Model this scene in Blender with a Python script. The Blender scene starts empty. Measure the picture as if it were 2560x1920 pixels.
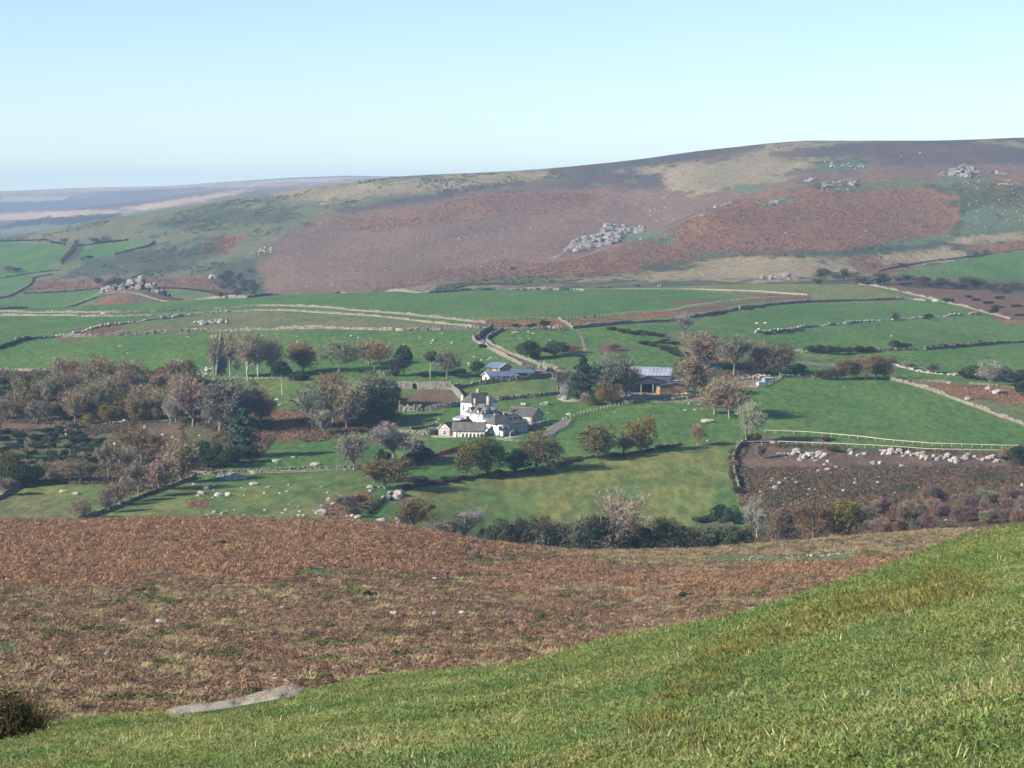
import bpy, bmesh, math, random
import numpy as np
from mathutils import Vector, Matrix

rng = np.random.default_rng(7)
random.seed(7)
scene = bpy.context.scene
COL = scene.collection

# ------------------------------------------------------------------ camera
F = 6585.0                       # focal length in photograph pixels (2560 wide)
PITCH = math.atan(460 / F)
cam_d = bpy.data.cameras.new('camera')
cam_d.sensor_width = 36.0
cam_d.lens = 36.0 * F / 2560
cam_d.clip_start = 0.5
cam_d.clip_end = 40000
cam = bpy.data.objects.new('camera', cam_d)
COL.objects.link(cam)
cam.location = (0, 0, 0)
cam.rotation_euler = (math.pi / 2 - PITCH, 0, 0)
scene.camera = cam

# ------------------------------------------------------------------ light
SUN_EL = math.radians(26)
SUN_AZ = math.atan2(-0.90, -0.43)          # direction towards the sun, angle from +Y clockwise
world = bpy.data.worlds.new('World')
scene.world = world
world.use_nodes = True
wn = world.node_tree
bg = wn.nodes['Background']
sky = wn.nodes.new('ShaderNodeTexSky')
sky.sky_type = 'NISHITA'
sky.sun_disc = False
sky.sun_elevation = SUN_EL
sky.sun_rotation = SUN_AZ
sky.altitude = 300
sky.air_density = 0.78
sky.dust_density = 0.0
sky.ozone_density = 2.3
wn.links.new(sky.outputs[0], bg.inputs[0])
bg.inputs[1].default_value = 0.086
sun_d = bpy.data.lights.new('sun', 'SUN')
sun_d.energy = 5.0
sun_d.angle = math.radians(0.5)
sun_d.color = (1.0, 0.91, 0.77)
sun = bpy.data.objects.new('sun', sun_d)
COL.objects.link(sun)
sdir = Vector((math.sin(SUN_AZ) * math.cos(SUN_EL), math.cos(SUN_AZ) * math.cos(SUN_EL), math.sin(SUN_EL)))
sun.rotation_euler = sdir.to_track_quat('Z', 'Y').to_euler()
vs = scene.view_settings
vs.view_transform = 'Standard'
vs.look = 'None'
vs.gamma = 1
vs.exposure = 0.92
vs.use_curve_mapping = False
scene.render.engine = 'CYCLES'
cy = scene.cycles
cy.max_bounces = 3
cy.diffuse_bounces = 1
cy.use_adaptive_sampling = True
cy.adaptive_threshold = 0.03
cy.glossy_bounces = 2
cy.transparent_max_bounces = 8
cy.volume_bounces = 0

# ------------------------------------------------------------------ helpers
def pix2uv(px, py):
    """photograph pixel -> (u, v) = (X/Y, Z/Y) of the sight line"""
    a = (np.asarray(px, float) - 1280) / F
    b = (960 - np.asarray(py, float)) / F
    yy = math.cos(PITCH) + b * math.sin(PITCH)
    return a / yy, (-math.sin(PITCH) + b * math.cos(PITCH)) / yy

def uv2pix(u, v):
    u = np.asarray(u, float); v = np.asarray(v, float)
    dep = math.cos(PITCH) - v * math.sin(PITCH)
    b = (math.sin(PITCH) + v * math.cos(PITCH)) / dep
    return 1280 + F * u / dep, 960 - F * b

def hash2(ix, iy, seed=0):
    h = (ix.astype(np.int64) * 374761393 + iy.astype(np.int64) * 668265263 + seed * 982451653) & 0x7fffffff
    h = (h ^ (h >> 13)) * 1274126177 & 0x7fffffff
    return ((h ^ (h >> 16)) & 0xffff) / 65535.0

def vnoise(x, y, seed=0):
    x = np.asarray(x, float); y = np.asarray(y, float)
    ix = np.floor(x); iy = np.floor(y)
    fx = x - ix; fy = y - iy
    fx = fx * fx * (3 - 2 * fx); fy = fy * fy * (3 - 2 * fy)
    a = hash2(ix, iy, seed); b = hash2(ix + 1, iy, seed)
    c = hash2(ix, iy + 1, seed); d = hash2(ix + 1, iy + 1, seed)
    return (a * (1 - fx) + b * fx) * (1 - fy) + (c * (1 - fx) + d * fx) * fy - 0.5

def fbm(x, y, seed=0, o=4):
    s = 0; a = 1.0
    for k in range(o):
        s = s + a * vnoise(x * 2 ** k, y * 2 ** k, seed + k)
        a *= 0.5
    return s

def pchip(x, y, xq):
    """monotone cubic through (x, y[k, :]) evaluated at xq -> [len(xq), m]"""
    x = np.asarray(x, float); y = np.asarray(y, float)
    h = np.diff(x)[:, None]
    d = np.diff(y, axis=0) / h
    m = np.zeros_like(y)
    w1 = 2 * h[1:] + h[:-1]; w2 = h[1:] + 2 * h[:-1]
    same = d[:-1] * d[1:] > 0
    with np.errstate(divide='ignore', invalid='ignore'):
        hm = (w1 + w2) / (w1 / d[:-1] + w2 / d[1:])
    m[1:-1] = np.where(same, hm, 0)
    m[0] = d[0]; m[-1] = d[-1]
    i = np.clip(np.searchsorted(x, xq) - 1, 0, len(x) - 2)
    t = ((xq - x[i]) / (x[i + 1] - x[i]))[:, None]
    hh = (x[i + 1] - x[i])[:, None]
    return ((2 * t ** 3 - 3 * t ** 2 + 1) * y[i] + (t ** 3 - 2 * t ** 2 + t) * hh * m[i]
            + (-2 * t ** 3 + 3 * t ** 2) * y[i + 1] + (t ** 3 - t ** 2) * hh * m[i + 1])

# ------------------------------------------------------------------ terrain table
COLS = np.array([0, 256, 512, 768, 1024, 1280, 1536, 1792, 2048, 2304, 2560], float)
def ROW(*r):
    r = np.array(r if len(r) > 1 else list(r) * 11, float)
    return pix2uv(COLS, r)[1]
ST = []                                # (distance, heights per column)
def rows(Y, *r): ST.append((Y, ROW(*r) * Y))
crest = ROW(1842, 1806, 1787, 1738, 1694, 1668, 1602, 1548, 1478, 1405, 1337) * 30
for Y in (2, 6, 12, 18, 24, 30):
    t = Y / 30
    ST.append((Y, -1.6 + (crest + 1.6) * (0.82 * t + 0.18 * t * t)))
ST.append((38, crest - np.array([3.0] * 11)))
ST.append((60, crest - np.linspace(9.5, 11.5, 11)))
ST.append((100, crest - np.linspace(19.5, 20.5, 11)))
ST.append((140, np.linspace(-34, -33.5, 11)))
rows(200, 1835)
rows(300, 1640, 1640, 1640, 1640, 1642, 1645, 1645, 1640, 1625, 1600, 1580)
rows(400, 1508, 1508, 1508, 1510, 1518, 1535, 1540, 1532, 1515, 1495, 1475)
rows(490, 1412, 1412, 1412, 1414, 1434, 1462, 1470, 1460, 1442, 1424, 1405)
rows(560, 1352, 1350, 1347, 1347, 1370, 1410, 1422, 1412, 1394, 1375, 1358)
rows(620, 1305, 1302, 1296, 1296, 1318, 1362, 1376, 1368, 1350, 1332, 1318)
rows(655, 1318, 1315, 1310, 1310, 1335, 1390, 1405, 1395, 1375, 1355, 1340)
rows(690, 1318, 1318, 1316, 1318, 1345, 1402, 1418, 1405, 1380, 1352, 1330)
rows(740, 1290, 1288, 1284, 1286, 1310, 1365, 1380, 1365, 1335, 1310, 1290)
rows(820, 1196, 1194, 1190, 1190, 1200, 1214, 1215, 1210, 1200, 1195, 1190)
rows(900, 1105, 1104, 1100, 1098, 1096, 1090, 1090, 1095, 1100, 1104, 1106)
rows(1000, 1002, 998, 992, 985, 980, 975, 980, 985, 992, 998, 1002)
rows(1100, 920, 910, 900, 892, 885, 880, 885, 895, 905, 915, 922)
rows(1200, 856, 848, 838, 826, 818, 815, 822, 835, 845, 852, 858)
rows(1300, 820, 815, 808, 798, 790, 786, 790, 798, 808, 814, 818)
rows(1450, 792, 786, 778, 767, 757, 753, 754, 760, 766, 770, 774)
rows(1600, 773, 762, 749, 736, 728, 726, 727, 730, 732, 736, 742)
rows(1700, 782, 772, 759, 744, 736, 730, 723, 710, 708, 716, 728)
rows(1850, 800, 785, 772, 758, 740, 716, 702, 694, 694, 702, 714)
rows(2000, 800, 785, 768, 748, 728, 692, 657, 650, 652, 676, 680)
rows(2150, 785, 772, 750, 725, 705, 694, 617, 582, 590, 600, 597)
rows(2300, 760, 745, 722, 695, 675, 662, 624, 518, 515, 530, 530)
rows(2450, 730, 712, 690, 660, 640, 625, 612, 520, 451, 442, 441)
rows(2600, 700, 680, 650, 620, 600, 585, 577, 524, 464, 456, 456)
rows(2800, 660, 632, 600, 565, 545, 530, 522, 490, 450, 443, 440)
rows(3000, 622, 588, 553, 518, 495, 480, 468, 435, 405, 400, 395)
rows(3300, 590, 549, 508, 470, 439, 427, 405, 372, 351, 352, 344)
last = ST[-1][1]
ST.append((3500, last - 6))
ST.append((4100, np.minimum(last - 55, -60)))
rows(5000, 600, 575, 560, 555, 550, 550, 550, 550, 550, 550, 550)
rows(5800, 572, 543, 530, 520, 520, 520, 520, 520, 520, 520, 520)
rows(7000, 535, 527, 490, 462, 450, 450, 450, 450, 450, 450, 450)
rows(8000, 542, 534, 500, 470, 458, 455, 455, 455, 455, 455, 455)
rows(9200, 503, 497, 478, 458, 448, 448, 448, 448, 448, 448, 448)
rows(10500, 478, 466, 459, 445, 442, 444, 446, 446, 446, 446, 446)
ST.append((11500, ST[-1][1] - 60))
ST.append((13500, ST[-1][1] - 400))
ST_Y = np.array([s[0] for s in ST], float)
ST_Z = np.array([s[1] for s in ST], float)

NY = 1700
TY = np.exp(np.linspace(math.log(2), math.log(13400), NY))
NU = 361
UMAX = 0.36
TU = np.linspace(-UMAX, UMAX, NU)
cu = (COLS - 1280) / F
cu_ext = np.concatenate(([-UMAX - .01], cu, [UMAX + .01]))
zz = pchip(ST_Y, ST_Z, TY)                                   # NY x 11
ext_l = zz[:, :1] + (zz[:, :1] - zz[:, 1:2]) * 1.6
ext_r = zz[:, -1:] + (zz[:, -1:] - zz[:, -2:-1]) * 1.6
zz = np.concatenate((ext_l, zz, ext_r), axis=1)
TZ = pchip(cu_ext, zz.T, TU).T                               # NY x NU
GX = TU[None, :] * TY[:, None]
GY = np.repeat(TY[:, None], NU, 1)
def sstep(a, b, x):
    t = np.clip((x - a) / (b - a), 0, 1)
    return t * t * (3 - 2 * t)
TZ += fbm(GX / 3.0, GY / 3.0, 3, 3) * 0.16 * (1 - sstep(40, 120, GY)) * sstep(6, 14, GY)
TZ += fbm(GX / 30, GY / 30, 11, 4) * 1.0 * sstep(110, 200, GY) * (1 - sstep(640, 720, GY))
TZ += fbm(GX / 60, GY / 60, 17, 4) * 1.1 * sstep(660, 800, GY) * (1 - 0.6 * sstep(1500, 1700, GY))
TZ += fbm(GX / 170, GY / 170, 23, 5) * 7.0 * sstep(1750, 2200, GY) * (1 - sstep(3050, 3300, GY))
TZ += fbm(GX / 700, GY / 700, 29, 5) * 38 * sstep(4300, 6000, GY) * (1 - 0.7 * sstep(9000, 10200, GY))
def bump(px, Y, h, sx, sy):
    x0 = (px - 1280) / F * Y
    global TZ
    TZ = TZ + h * np.exp(-((GX - x0) / sx) ** 2 - ((GY - Y) / sy) ** 2)
bump(340, 1780, 13.5, 34, 45)          # mound of the left tor
bump(230, 1775, 5, 26, 40)
bump(1540, 2170, 3.5, 22, 40)
bump(2410, 2455, 5, 30, 50)
TV = TZ / TY[:, None]

def zat(x, y):
    x = np.asarray(x, float); y = np.maximum(np.asarray(y, float), 2.001)
    u = np.clip(x / y, -UMAX + 1e-6, UMAX - 1e-6)
    fi = (np.log(y) - math.log(2)) / (math.log(13400) - math.log(2)) * (NY - 1)
    fj = (u + UMAX) / (2 * UMAX) * (NU - 1)
    i = np.clip(fi.astype(int), 0, NY - 2); j = np.clip(fj.astype(int), 0, NU - 2)
    a = fi - i; b = fj - j
    return ((TZ[i, j] * (1 - b) + TZ[i, j + 1] * b) * (1 - a)
            + (TZ[i + 1, j] * (1 - b) + TZ[i + 1, j + 1] * b) * a)

def hit(px, py, y0=640, y1=13000):
    """first point of the terrain met by the sight line beyond distance y0"""
    u, v = pix2uv(px, py)
    ys = np.exp(np.linspace(math.log(y0), math.log(y1), 2600))
    tv = zat(u * ys, ys) / ys
    k = np.argmax(tv >= v)
    if tv[k] < v:
        k = int(np.argmax(tv))
        y = ys[k]
    elif k == 0:
        y = ys[0]
    else:
        f = (v - tv[k - 1]) / (tv[k] - tv[k - 1])
        y = ys[k - 1] + f * (ys[k] - ys[k - 1])
    return Vector((float(u * y), float(y), float(zat(u * y, y))))

def mesh_np(name, V, faces, mat=None, smooth=False, idx=None):
    """faces: list of equal-size-per-array face index arrays (n,3) or (n,4)"""
    me = bpy.data.meshes.new(name)
    V = np.asarray(V, np.float32)
    if not isinstance(faces, list): faces = [faces]
    faces = [np.asarray(f, np.int32) for f in faces if len(f)]
    loops = np.concatenate([f.ravel() for f in faces])
    sizes = np.concatenate([np.full(len(f), f.shape[1], np.int32) for f in faces])
    starts = np.concatenate(([0], np.cumsum(sizes)[:-1])).astype(np.int32)
    me.vertices.add(len(V)); me.vertices.foreach_set('co', V.ravel())
    me.loops.add(len(loops)); me.loops.foreach_set('vertex_index', loops)
    me.polygons.add(len(sizes)); me.polygons.foreach_set('loop_start', starts)
    me.polygons.foreach_set('loop_total', sizes)
    if idx is not None: me.polygons.foreach_set('material_index', np.asarray(idx, np.int32))
    if smooth: me.polygons.foreach_set('use_smooth', np.ones(len(sizes), bool))
    me.update(calc_edges=True)
    me.validate()
    if mat is not None:
        for m in (mat if isinstance(mat, (list, tuple)) else [mat]): me.materials.append(m)
    return me

def obj(name, me, parent=None, loc=None, rot=None, scale=None):
    o = bpy.data.objects.new(name, me)
    COL.objects.link(o)
    if parent is not None: o.parent = parent
    if loc is not None: o.location = loc
    if rot is not None: o.rotation_euler = rot
    if scale is not None: o.scale = scale if hasattr(scale, '__len__') else (scale,) * 3
    return o

def tag(o, label, cat, group=None):
    o['label'] = label; o['category'] = cat
    if group: o['group'] = group
    return o

def structure(o):
    o['kind'] = 'structure'; return o

def stuff(o, label=None, cat=None):
    o['kind'] = 'stuff'
    if label: o['label'] = label
    if cat: o['category'] = cat
    return o

# ------------------------------------------------------------------ material helpers
class NT:
    def __init__(self, name):
        self.m = bpy.data.materials.new(name); self.m.use_nodes = True
        self.t = self.m.node_tree; self.n = self.t.nodes; self.l = self.t.links
        self.b = self.n['Principled BSDF']
        self.b.inputs['Specular IOR Level'].default_value = 0.15
        self.b.inputs['Roughness'].default_value = 0.9
        self._pos = None
    def pos(self):
        if self._pos is None: self._pos = self.n.new('ShaderNodeNewGeometry').outputs['Position']
        return self._pos
    def set(self, sock, v):
        if isinstance(v, bpy.types.NodeSocket): self.l.new(v, sock)
        elif hasattr(v, '__len__') and len(v) == 3 and sock.type == 'RGBA': sock.default_value = (*v, 1)
        else: sock.default_value = v
    def noise(self, scale, detail=3, rough=0.55, vec=None, stretch=None):
        v = vec or self.pos()
        if stretch:
            mp = self.n.new('ShaderNodeMapping'); self.l.new(v, mp.inputs[0]); mp.inputs['Scale'].default_value = stretch; v = mp.outputs[0]
        k = self.n.new('ShaderNodeTexNoise'); k.inputs['Scale'].default_value = scale
        k.inputs['Detail'].default_value = detail; k.inputs['Roughness'].default_value = rough
        self.l.new(v, k.inputs['Vector']); return k.outputs['Fac']
    def math(self, op, a, b=0.0, c=0.0, clamp=False):
        k = self.n.new('ShaderNodeMath'); k.operation = op; k.use_clamp = clamp
        for i, v in enumerate((a, b, c)): self.set(k.inputs[i], v)
        return k.outputs[0]
    def ramp(self, f, a, b):
        k = self.n.new('ShaderNodeMapRange'); k.interpolation_type = 'SMOOTHSTEP'
        self.set(k.inputs['Value'], f); k.inputs['From Min'].default_value = a; k.inputs['From Max'].default_value = b
        return k.outputs[0]
    def mix(self, f, a, b):
        k = self.n.new('ShaderNodeMix'); k.data_type = 'RGBA'
        self.set(k.inputs[0], f); self.set(k.inputs[6], a); self.set(k.inputs[7], b)
        return k.outputs[2]
    def mult(self, a, b):
        k = self.n.new('ShaderNodeMix'); k.data_type = 'RGBA'; k.blend_type = 'MULTIPLY'; k.inputs[0].default_value = 1
        self.set(k.inputs[6], a); self.set(k.inputs[7], b); return k.outputs[2]
    def attr(self, name):
        k = self.n.new('ShaderNodeAttribute'); k.attribute_name = name; return k.outputs['Fac']
    def bump(self, h, strength, dist):
        k = self.n.new('ShaderNodeBump'); k.inputs['Strength'].default_value = strength; k.inputs['Distance'].default_value = dist
        self.l.new(h, k.inputs['Height']); self.l.new(k.outputs[0], self.b.inputs['Normal'])
    def color(self, c): self.set(self.b.inputs['Base Color'], c); return self.m

def simple(name, c1, c2=None, scale=2.0, rough=0.85, spec=0.15, metal=0.0, lo=0.35, hi=0.65, bump=None):
    t = NT(name)
    t.b.inputs['Roughness'].default_value = rough
    t.b.inputs['Specular IOR Level'].default_value = spec
    t.b.inputs['Metallic'].default_value = metal
    if c2 is None: c2 = tuple(x * 0.8 for x in c1)
    n = t.noise(scale, 4)
    t.color(t.mix(t.ramp(n, lo, hi), c1, c2))
    if bump: t.bump(n, bump[0], bump[1])
    return t.m
# ------------------------------------------------------------------ ground cover zones
# class: (colour a, colour b, patch scale [1/m], fine scale, edge softness px, edge noise px, edge noise scale, stretch)
CLS = {
 'pasture':  ((.060, .130, .032), (.088, .152, .038), .035, .45, 1.2, 2.5),
 'meadow':   ((.088, .142, .042), (.160, .165, .050), .05, .30, 9, 22),
 'rough':    ((.105, .132, .052), (.150, .148, .064), .05, .40, 5, 14),
 'rough2':   ((.120, .135, .050), (.165, .160, .062), .05, .40, 4, 10),
 'bracken':  ((.150, .078, .046), (.125, .080, .052), .08, .50, 4, 16),
 'scrub':    ((.075, .058, .040), (.052, .062, .032), .12, .60, 5, 14),
 'soil':     ((.150, .098, .070), (.105, .072, .052), .15, .80, 5, 18),
 'yard':     ((.260, .205, .160), (.180, .140, .110), .20, .90, 2, 5),
 'heather':  ((.150, .096, .068), (.184, .114, .076), .012, .10, 14, 26),
 'purple':   ((.082, .058, .058), (.112, .070, .060), .010, .09, 10, 26),
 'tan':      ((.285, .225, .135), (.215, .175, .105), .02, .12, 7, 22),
 'moorgreen':((.105, .125, .066), (.150, .138, .076), .02, .12, 7, 18),
 'darkmoor': ((.052, .068, .036), (.080, .078, .044), .02, .10, 12, 34),
 'rust':     ((.205, .104, .062), (.165, .094, .060), .03, .14, 5, 14),
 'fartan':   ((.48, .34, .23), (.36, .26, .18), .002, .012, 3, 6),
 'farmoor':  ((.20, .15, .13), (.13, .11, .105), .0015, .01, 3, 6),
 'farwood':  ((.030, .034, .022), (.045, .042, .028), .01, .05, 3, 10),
 'track':    ((.230, .180, .130), (.170, .140, .100), .10, .5, 1.5, 3),
}
def band_material(name, base, order, stretch=(1, 1, 1), bump=None, con=1.0, fine=1.0):
    t = NT(name)
    def two(c):
        a, b, s1, s2, *_ = CLS[c]
        n1 = t.ramp(t.noise(s1, 4, .6, stretch=stretch), .36, .64)
        n2 = t.noise(s2 * fine, 4, .7, stretch=stretch)
        col = t.mix(n1, a, b)
        dark = t.mix(t.ramp(n2, .30, .70), (1 - .26 * con,) * 3, (1 + .22 * con,) * 3)
        return t.mult(col, dark)
    col = two(base)
    wob = t.math('SUBTRACT', t.noise(.06, 7, .68, stretch=(1, .3, 1)), .5)
    wob2 = t.math('SUBTRACT', t.noise(.013, 4, .6), .5)
    for c in order:
        s, amp = CLS[c][4], CLS[c][5]
        f = t.math('ADD', t.attr(c), t.math('MULTIPLY', wob, amp * 4.0))
        if amp > 15: f = t.math('ADD', f, t.math('MULTIPLY', wob2, amp * 2.2))
        col = t.mix(t.ramp(f, -s, s), col, two(c))
    t.color(col)
    if bump:
        t.bump(t.noise(bump[0], 4, .65), bump[1], bump[2])
    return t.m

def poly_sdf(P, X, Y):
    P = np.asarray(P, float)
    d = np.full(X.shape, 1e9); ins = np.zeros(X.shape, bool)
    n = len(P)
    for k in range(n):
        ax, ay = P[k]; bx, by = P[(k + 1) % n]
        ex, ey = bx - ax, by - ay
        t = np.clip(((X - ax) * ex + (Y - ay) * ey) / (ex * ex + ey * ey + 1e-9), 0, 1)
        d = np.minimum(d, (X - ax - t * ex) ** 2 + (Y - ay - t * ey) ** 2)
        c = ((ay > Y) != (by > Y))
        with np.errstate(divide='ignore', invalid='ignore'):
            ins ^= c & (X < (bx - ax) * (Y - ay) / (by - ay + 1e-12) + ax)
    d = np.sqrt(d)
    return np.where(ins, d, -d)

def line_sdf(P, w, X, Y):
    P = np.asarray(P, float)
    d = np.full(X.shape, 1e9)
    for k in range(len(P) - 1):
        ax, ay = P[k]; bx, by = P[k + 1]
        ex, ey = bx - ax, by - ay
        t = np.clip(((X - ax) * ex + (Y - ay) * ey) / (ex * ex + ey * ey + 1e-9), 0, 1)
        d = np.minimum(d, (X - ax - t * ex) ** 2 + (Y - ay - t * ey) ** 2)
    return w - np.sqrt(d)

def band(name, y0, y1, ncol, dpx, base, order, zones, stretch=(1, 1, 1), bump=None, umax=0.33, con=1.0, fine=1.0):
    ys = np.exp(np.linspace(math.log(y0), math.log(y1), 3000))
    tv = np.stack([zat(u * ys, ys) / ys for u in np.linspace(-.18, .18, 9)], 1)
    dr = np.abs(np.diff(tv, axis=0)).mean(1) * F + np.diff(np.log(ys)) * 18
    s = np.concatenate(([0], np.cumsum(dr)))
    n = max(int(s[-1] / dpx), 20)
    Yg = np.interp(np.linspace(0, s[-1], n), s, ys); Yg[0] = y0; Yg[-1] = y1
    # columns: dense inside the frame, sparse outside
    ui = np.linspace(-.205, .205, ncol)
    uo = np.linspace(.205, umax, ncol // 9)[1:]
    ug = np.concatenate((-uo[::-1], ui, uo))
    U, Yy = np.meshgrid(ug, Yg)
    X = U * Yy
    Z = zat(X, Yy)
    V = np.stack((X, Yy, Z), -1).reshape(-1, 3)
    h, w = U.shape
    I = np.arange(h * w).reshape(h, w)
    Q = np.stack((I[:-1, :-1], I[:-1, 1:], I[1:, 1:], I[1:, :-1]), -1).reshape(-1, 4)
    me = mesh_np(name, V, Q, band_material(name + '_cover', base, order, stretch, bump, con, fine), smooth=True)
    PX, PY = uv2pix(U, Z / Yy)
    for c in order:
        d = np.full(U.shape, -60.0)
        for z in zones.get(c, []):
            if z[0] == 'line': v = line_sdf(z[1], z[2], PX, PY)
            else: v = poly_sdf(z, PX, PY)
            d = np.maximum(d, v)
        a = me.attributes.new(c, 'FLOAT', 'POINT')
        a.data.foreach_set('value', np.clip(d, -60, 60).astype(np.float32).ravel())
    o = structure(obj(name, me))
    return o

# --- heath slope in front of the valley
heath_zones = {
 'bracken': [[(-600, 1280), (600, 1270), (1050, 1310), (1300, 1350), (1420, 1362), (1380, 1395), (1180, 1400), (1220, 1440), (1130, 1455), (800, 1430), (560, 1440), (300, 1425), (-600, 1440)],
             [(1280, 1382), (1480, 1400), (1460, 1452), (1280, 1450), (1180, 1420)],
             [(1500, 1428), (2100, 1420), (2500, 1380), (2560, 1400), (2150, 1455), (1700, 1470)],
             [(150, 1445), (540, 1448), (560, 1462), (150, 1466)]],
 'rough': [[(700, 1330), (940, 1338), (900, 1362), (720, 1362)], [(1480, 1362), (2560, 1320), (2560, 1372), (2000, 1410), (1500, 1408)],
           [(380, 1470), (760, 1485), (700, 1498), (380, 1490)]],
 'moorgreen': [[(715, 1418), (800, 1420), (850, 1436), (740, 1440)], [(1140, 1438), (1280, 1442), (1290, 1448), (1120, 1448)],
               [(1750, 1388), (1990, 1386), (2160, 1380), (2120, 1400), (1790, 1402)], [(-50, 1600), (60, 1610), (40, 1635), (-50, 1632)]],
}
# --- valley with fields and farm
valley_zones = {
 'meadow': [[(960, 1300), (1010, 1225), (1200, 1198), (1440, 1156), (1700, 1112), (1840, 1110), (1830, 1260), (1840, 1400), (960, 1400)],
            [(-500, 1215), (250, 1212), (480, 1200), (640, 1190), (860, 1182), (930, 1200), (900, 1310), (-500, 1310)],
            [(1150, 978), (1370, 950), (1400, 985), (1180, 1003)], [(640, 960), (780, 950), (770, 1025), (640, 1015)]],
 'rough': [[(130, 848), (285, 813), (430, 796), (585, 778), (700, 771), (860, 784), (1216, 822), (900, 820), (529, 828), (300, 838)],
           [(1420, 812), (1560, 790), (1750, 768), (2010, 744), (2060, 750), (1930, 764), (1745, 797), (1500, 817)],
           [(2225, 945), (2600, 968), (2600, 1080), (2400, 1002), (2280, 962)],
           [(1700, 830), (1760, 860), (1720, 880), (1640, 850)], [(1850, 868), (2120, 892), (2060, 898), (1850, 884)],
           [(-500, 1240), (130, 1236), (220, 1262), (180, 1300), (-500, 1310)]],
 'rough2': [[(1650, 728), (1830, 700), (2010, 704), (2150, 712), (2280, 745), (2270, 752), (2060, 756), (1930, 748), (1760, 726)]],
 'bracken': [[(1180, 806), (1300, 800), (1420, 800), (1410, 818), (1270, 820), (1216, 815)],
             [(1420, 803), (1560, 789), (1741, 768), (1840, 756), (1900, 752), (1790, 776), (1600, 797), (1440, 808)],
             [(2160, 704), (2330, 712), (2700, 742), (2700, 850), (2530, 808), (2413, 768), (2319, 748), (2250, 728)],
             [(2265, 954), (2390, 962), (2540, 974), (2600, 980), (2600, 1010), (2440, 1000), (2330, 975)],
             [(672, 1026), (785, 1026), (800, 1075), (700, 1105), (650, 1080)],
             [(800, 1272), (850, 1244), (925, 1228), (932, 1255), (885, 1298), (805, 1300)],
             [(150, 842), (285, 812), (300, 820), (190, 845)],
             [(470, 1252), (510, 1250), (525, 1262), (470, 1266)],
             [(1080, 1135), (1140, 1120), (1150, 1132), (1090, 1150)],
             [(1690, 755), (1950, 742), (2020, 742), (1900, 753)],
             [(1855, 1225), (1890, 1240), (1880, 1280), (1845, 1255)]],
 'scrub': [[(-500, 930), (150, 928), (300, 925), (470, 940), (560, 955), (660, 1020), (700, 1090), (640, 1150), (540, 1170), (480, 1196), (350, 1230), (250, 1210), (130, 1212), (-500, 1240)],
           [(1856, 1112), (1950, 1112), (2560, 1132), (2800, 1140), (2800, 1380), (1880, 1400), (1850, 1230), (1833, 1180)],
           [(850, 1000), (940, 985), (1000, 1020), (980, 1075), (760, 1105), (740, 1060)],
           [(1700, 890), (1900, 905), (1940, 935), (1850, 950), (1740, 940)]],
 'slope': [[(-60, 1082), (120, 1080), (230, 1090), (290, 1110), (270, 1150), (180, 1185), (60, 1195), (-60, 1190)], [(240, 1088), (300, 1080), (330, 1098), (300, 1112), (262, 1108)], [(455, 1070), (490, 1062), (540, 1085), (520, 1108), (470, 1104)]],
 'moorgreen': [],
 'soil': [[(996, 974), (1127, 976), (1156, 1008), (1000, 1022)], [(330, 1064), (450, 1052), (448, 1104), (400, 1108), (370, 1084)],
          [(1870, 1118), (1960, 1120), (2520, 1140), (2520, 1165), (2350, 1168), (1950, 1166), (1850, 1170)],
          [(1870, 1094), (2060, 1100), (2060, 1108), (1870, 1108)], [(1500, 870), (1600, 868), (1590, 882), (1510, 885)],
          [('x')][0:0] or [(0, 1058), (200, 1066), (200, 1074), (0, 1072)]],
 'yard': [[(1540, 985), (1650, 975), (1760, 985), (1760, 1002), (1640, 1005), (1560, 1000)], [(1840, 950), (1925, 945), (1905, 968), (1840, 968)],
          [(1395, 862), (1420, 860), (1400, 850)]],
 'track': [('line', [(1443, 822), (1456, 850), (1462, 880)], 4), ('line', [(1386, 806), (1396, 816)], 6), ('line', [(1990, 905), (2060, 912), (2200, 912), (2330, 925)], 3)],
}
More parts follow.
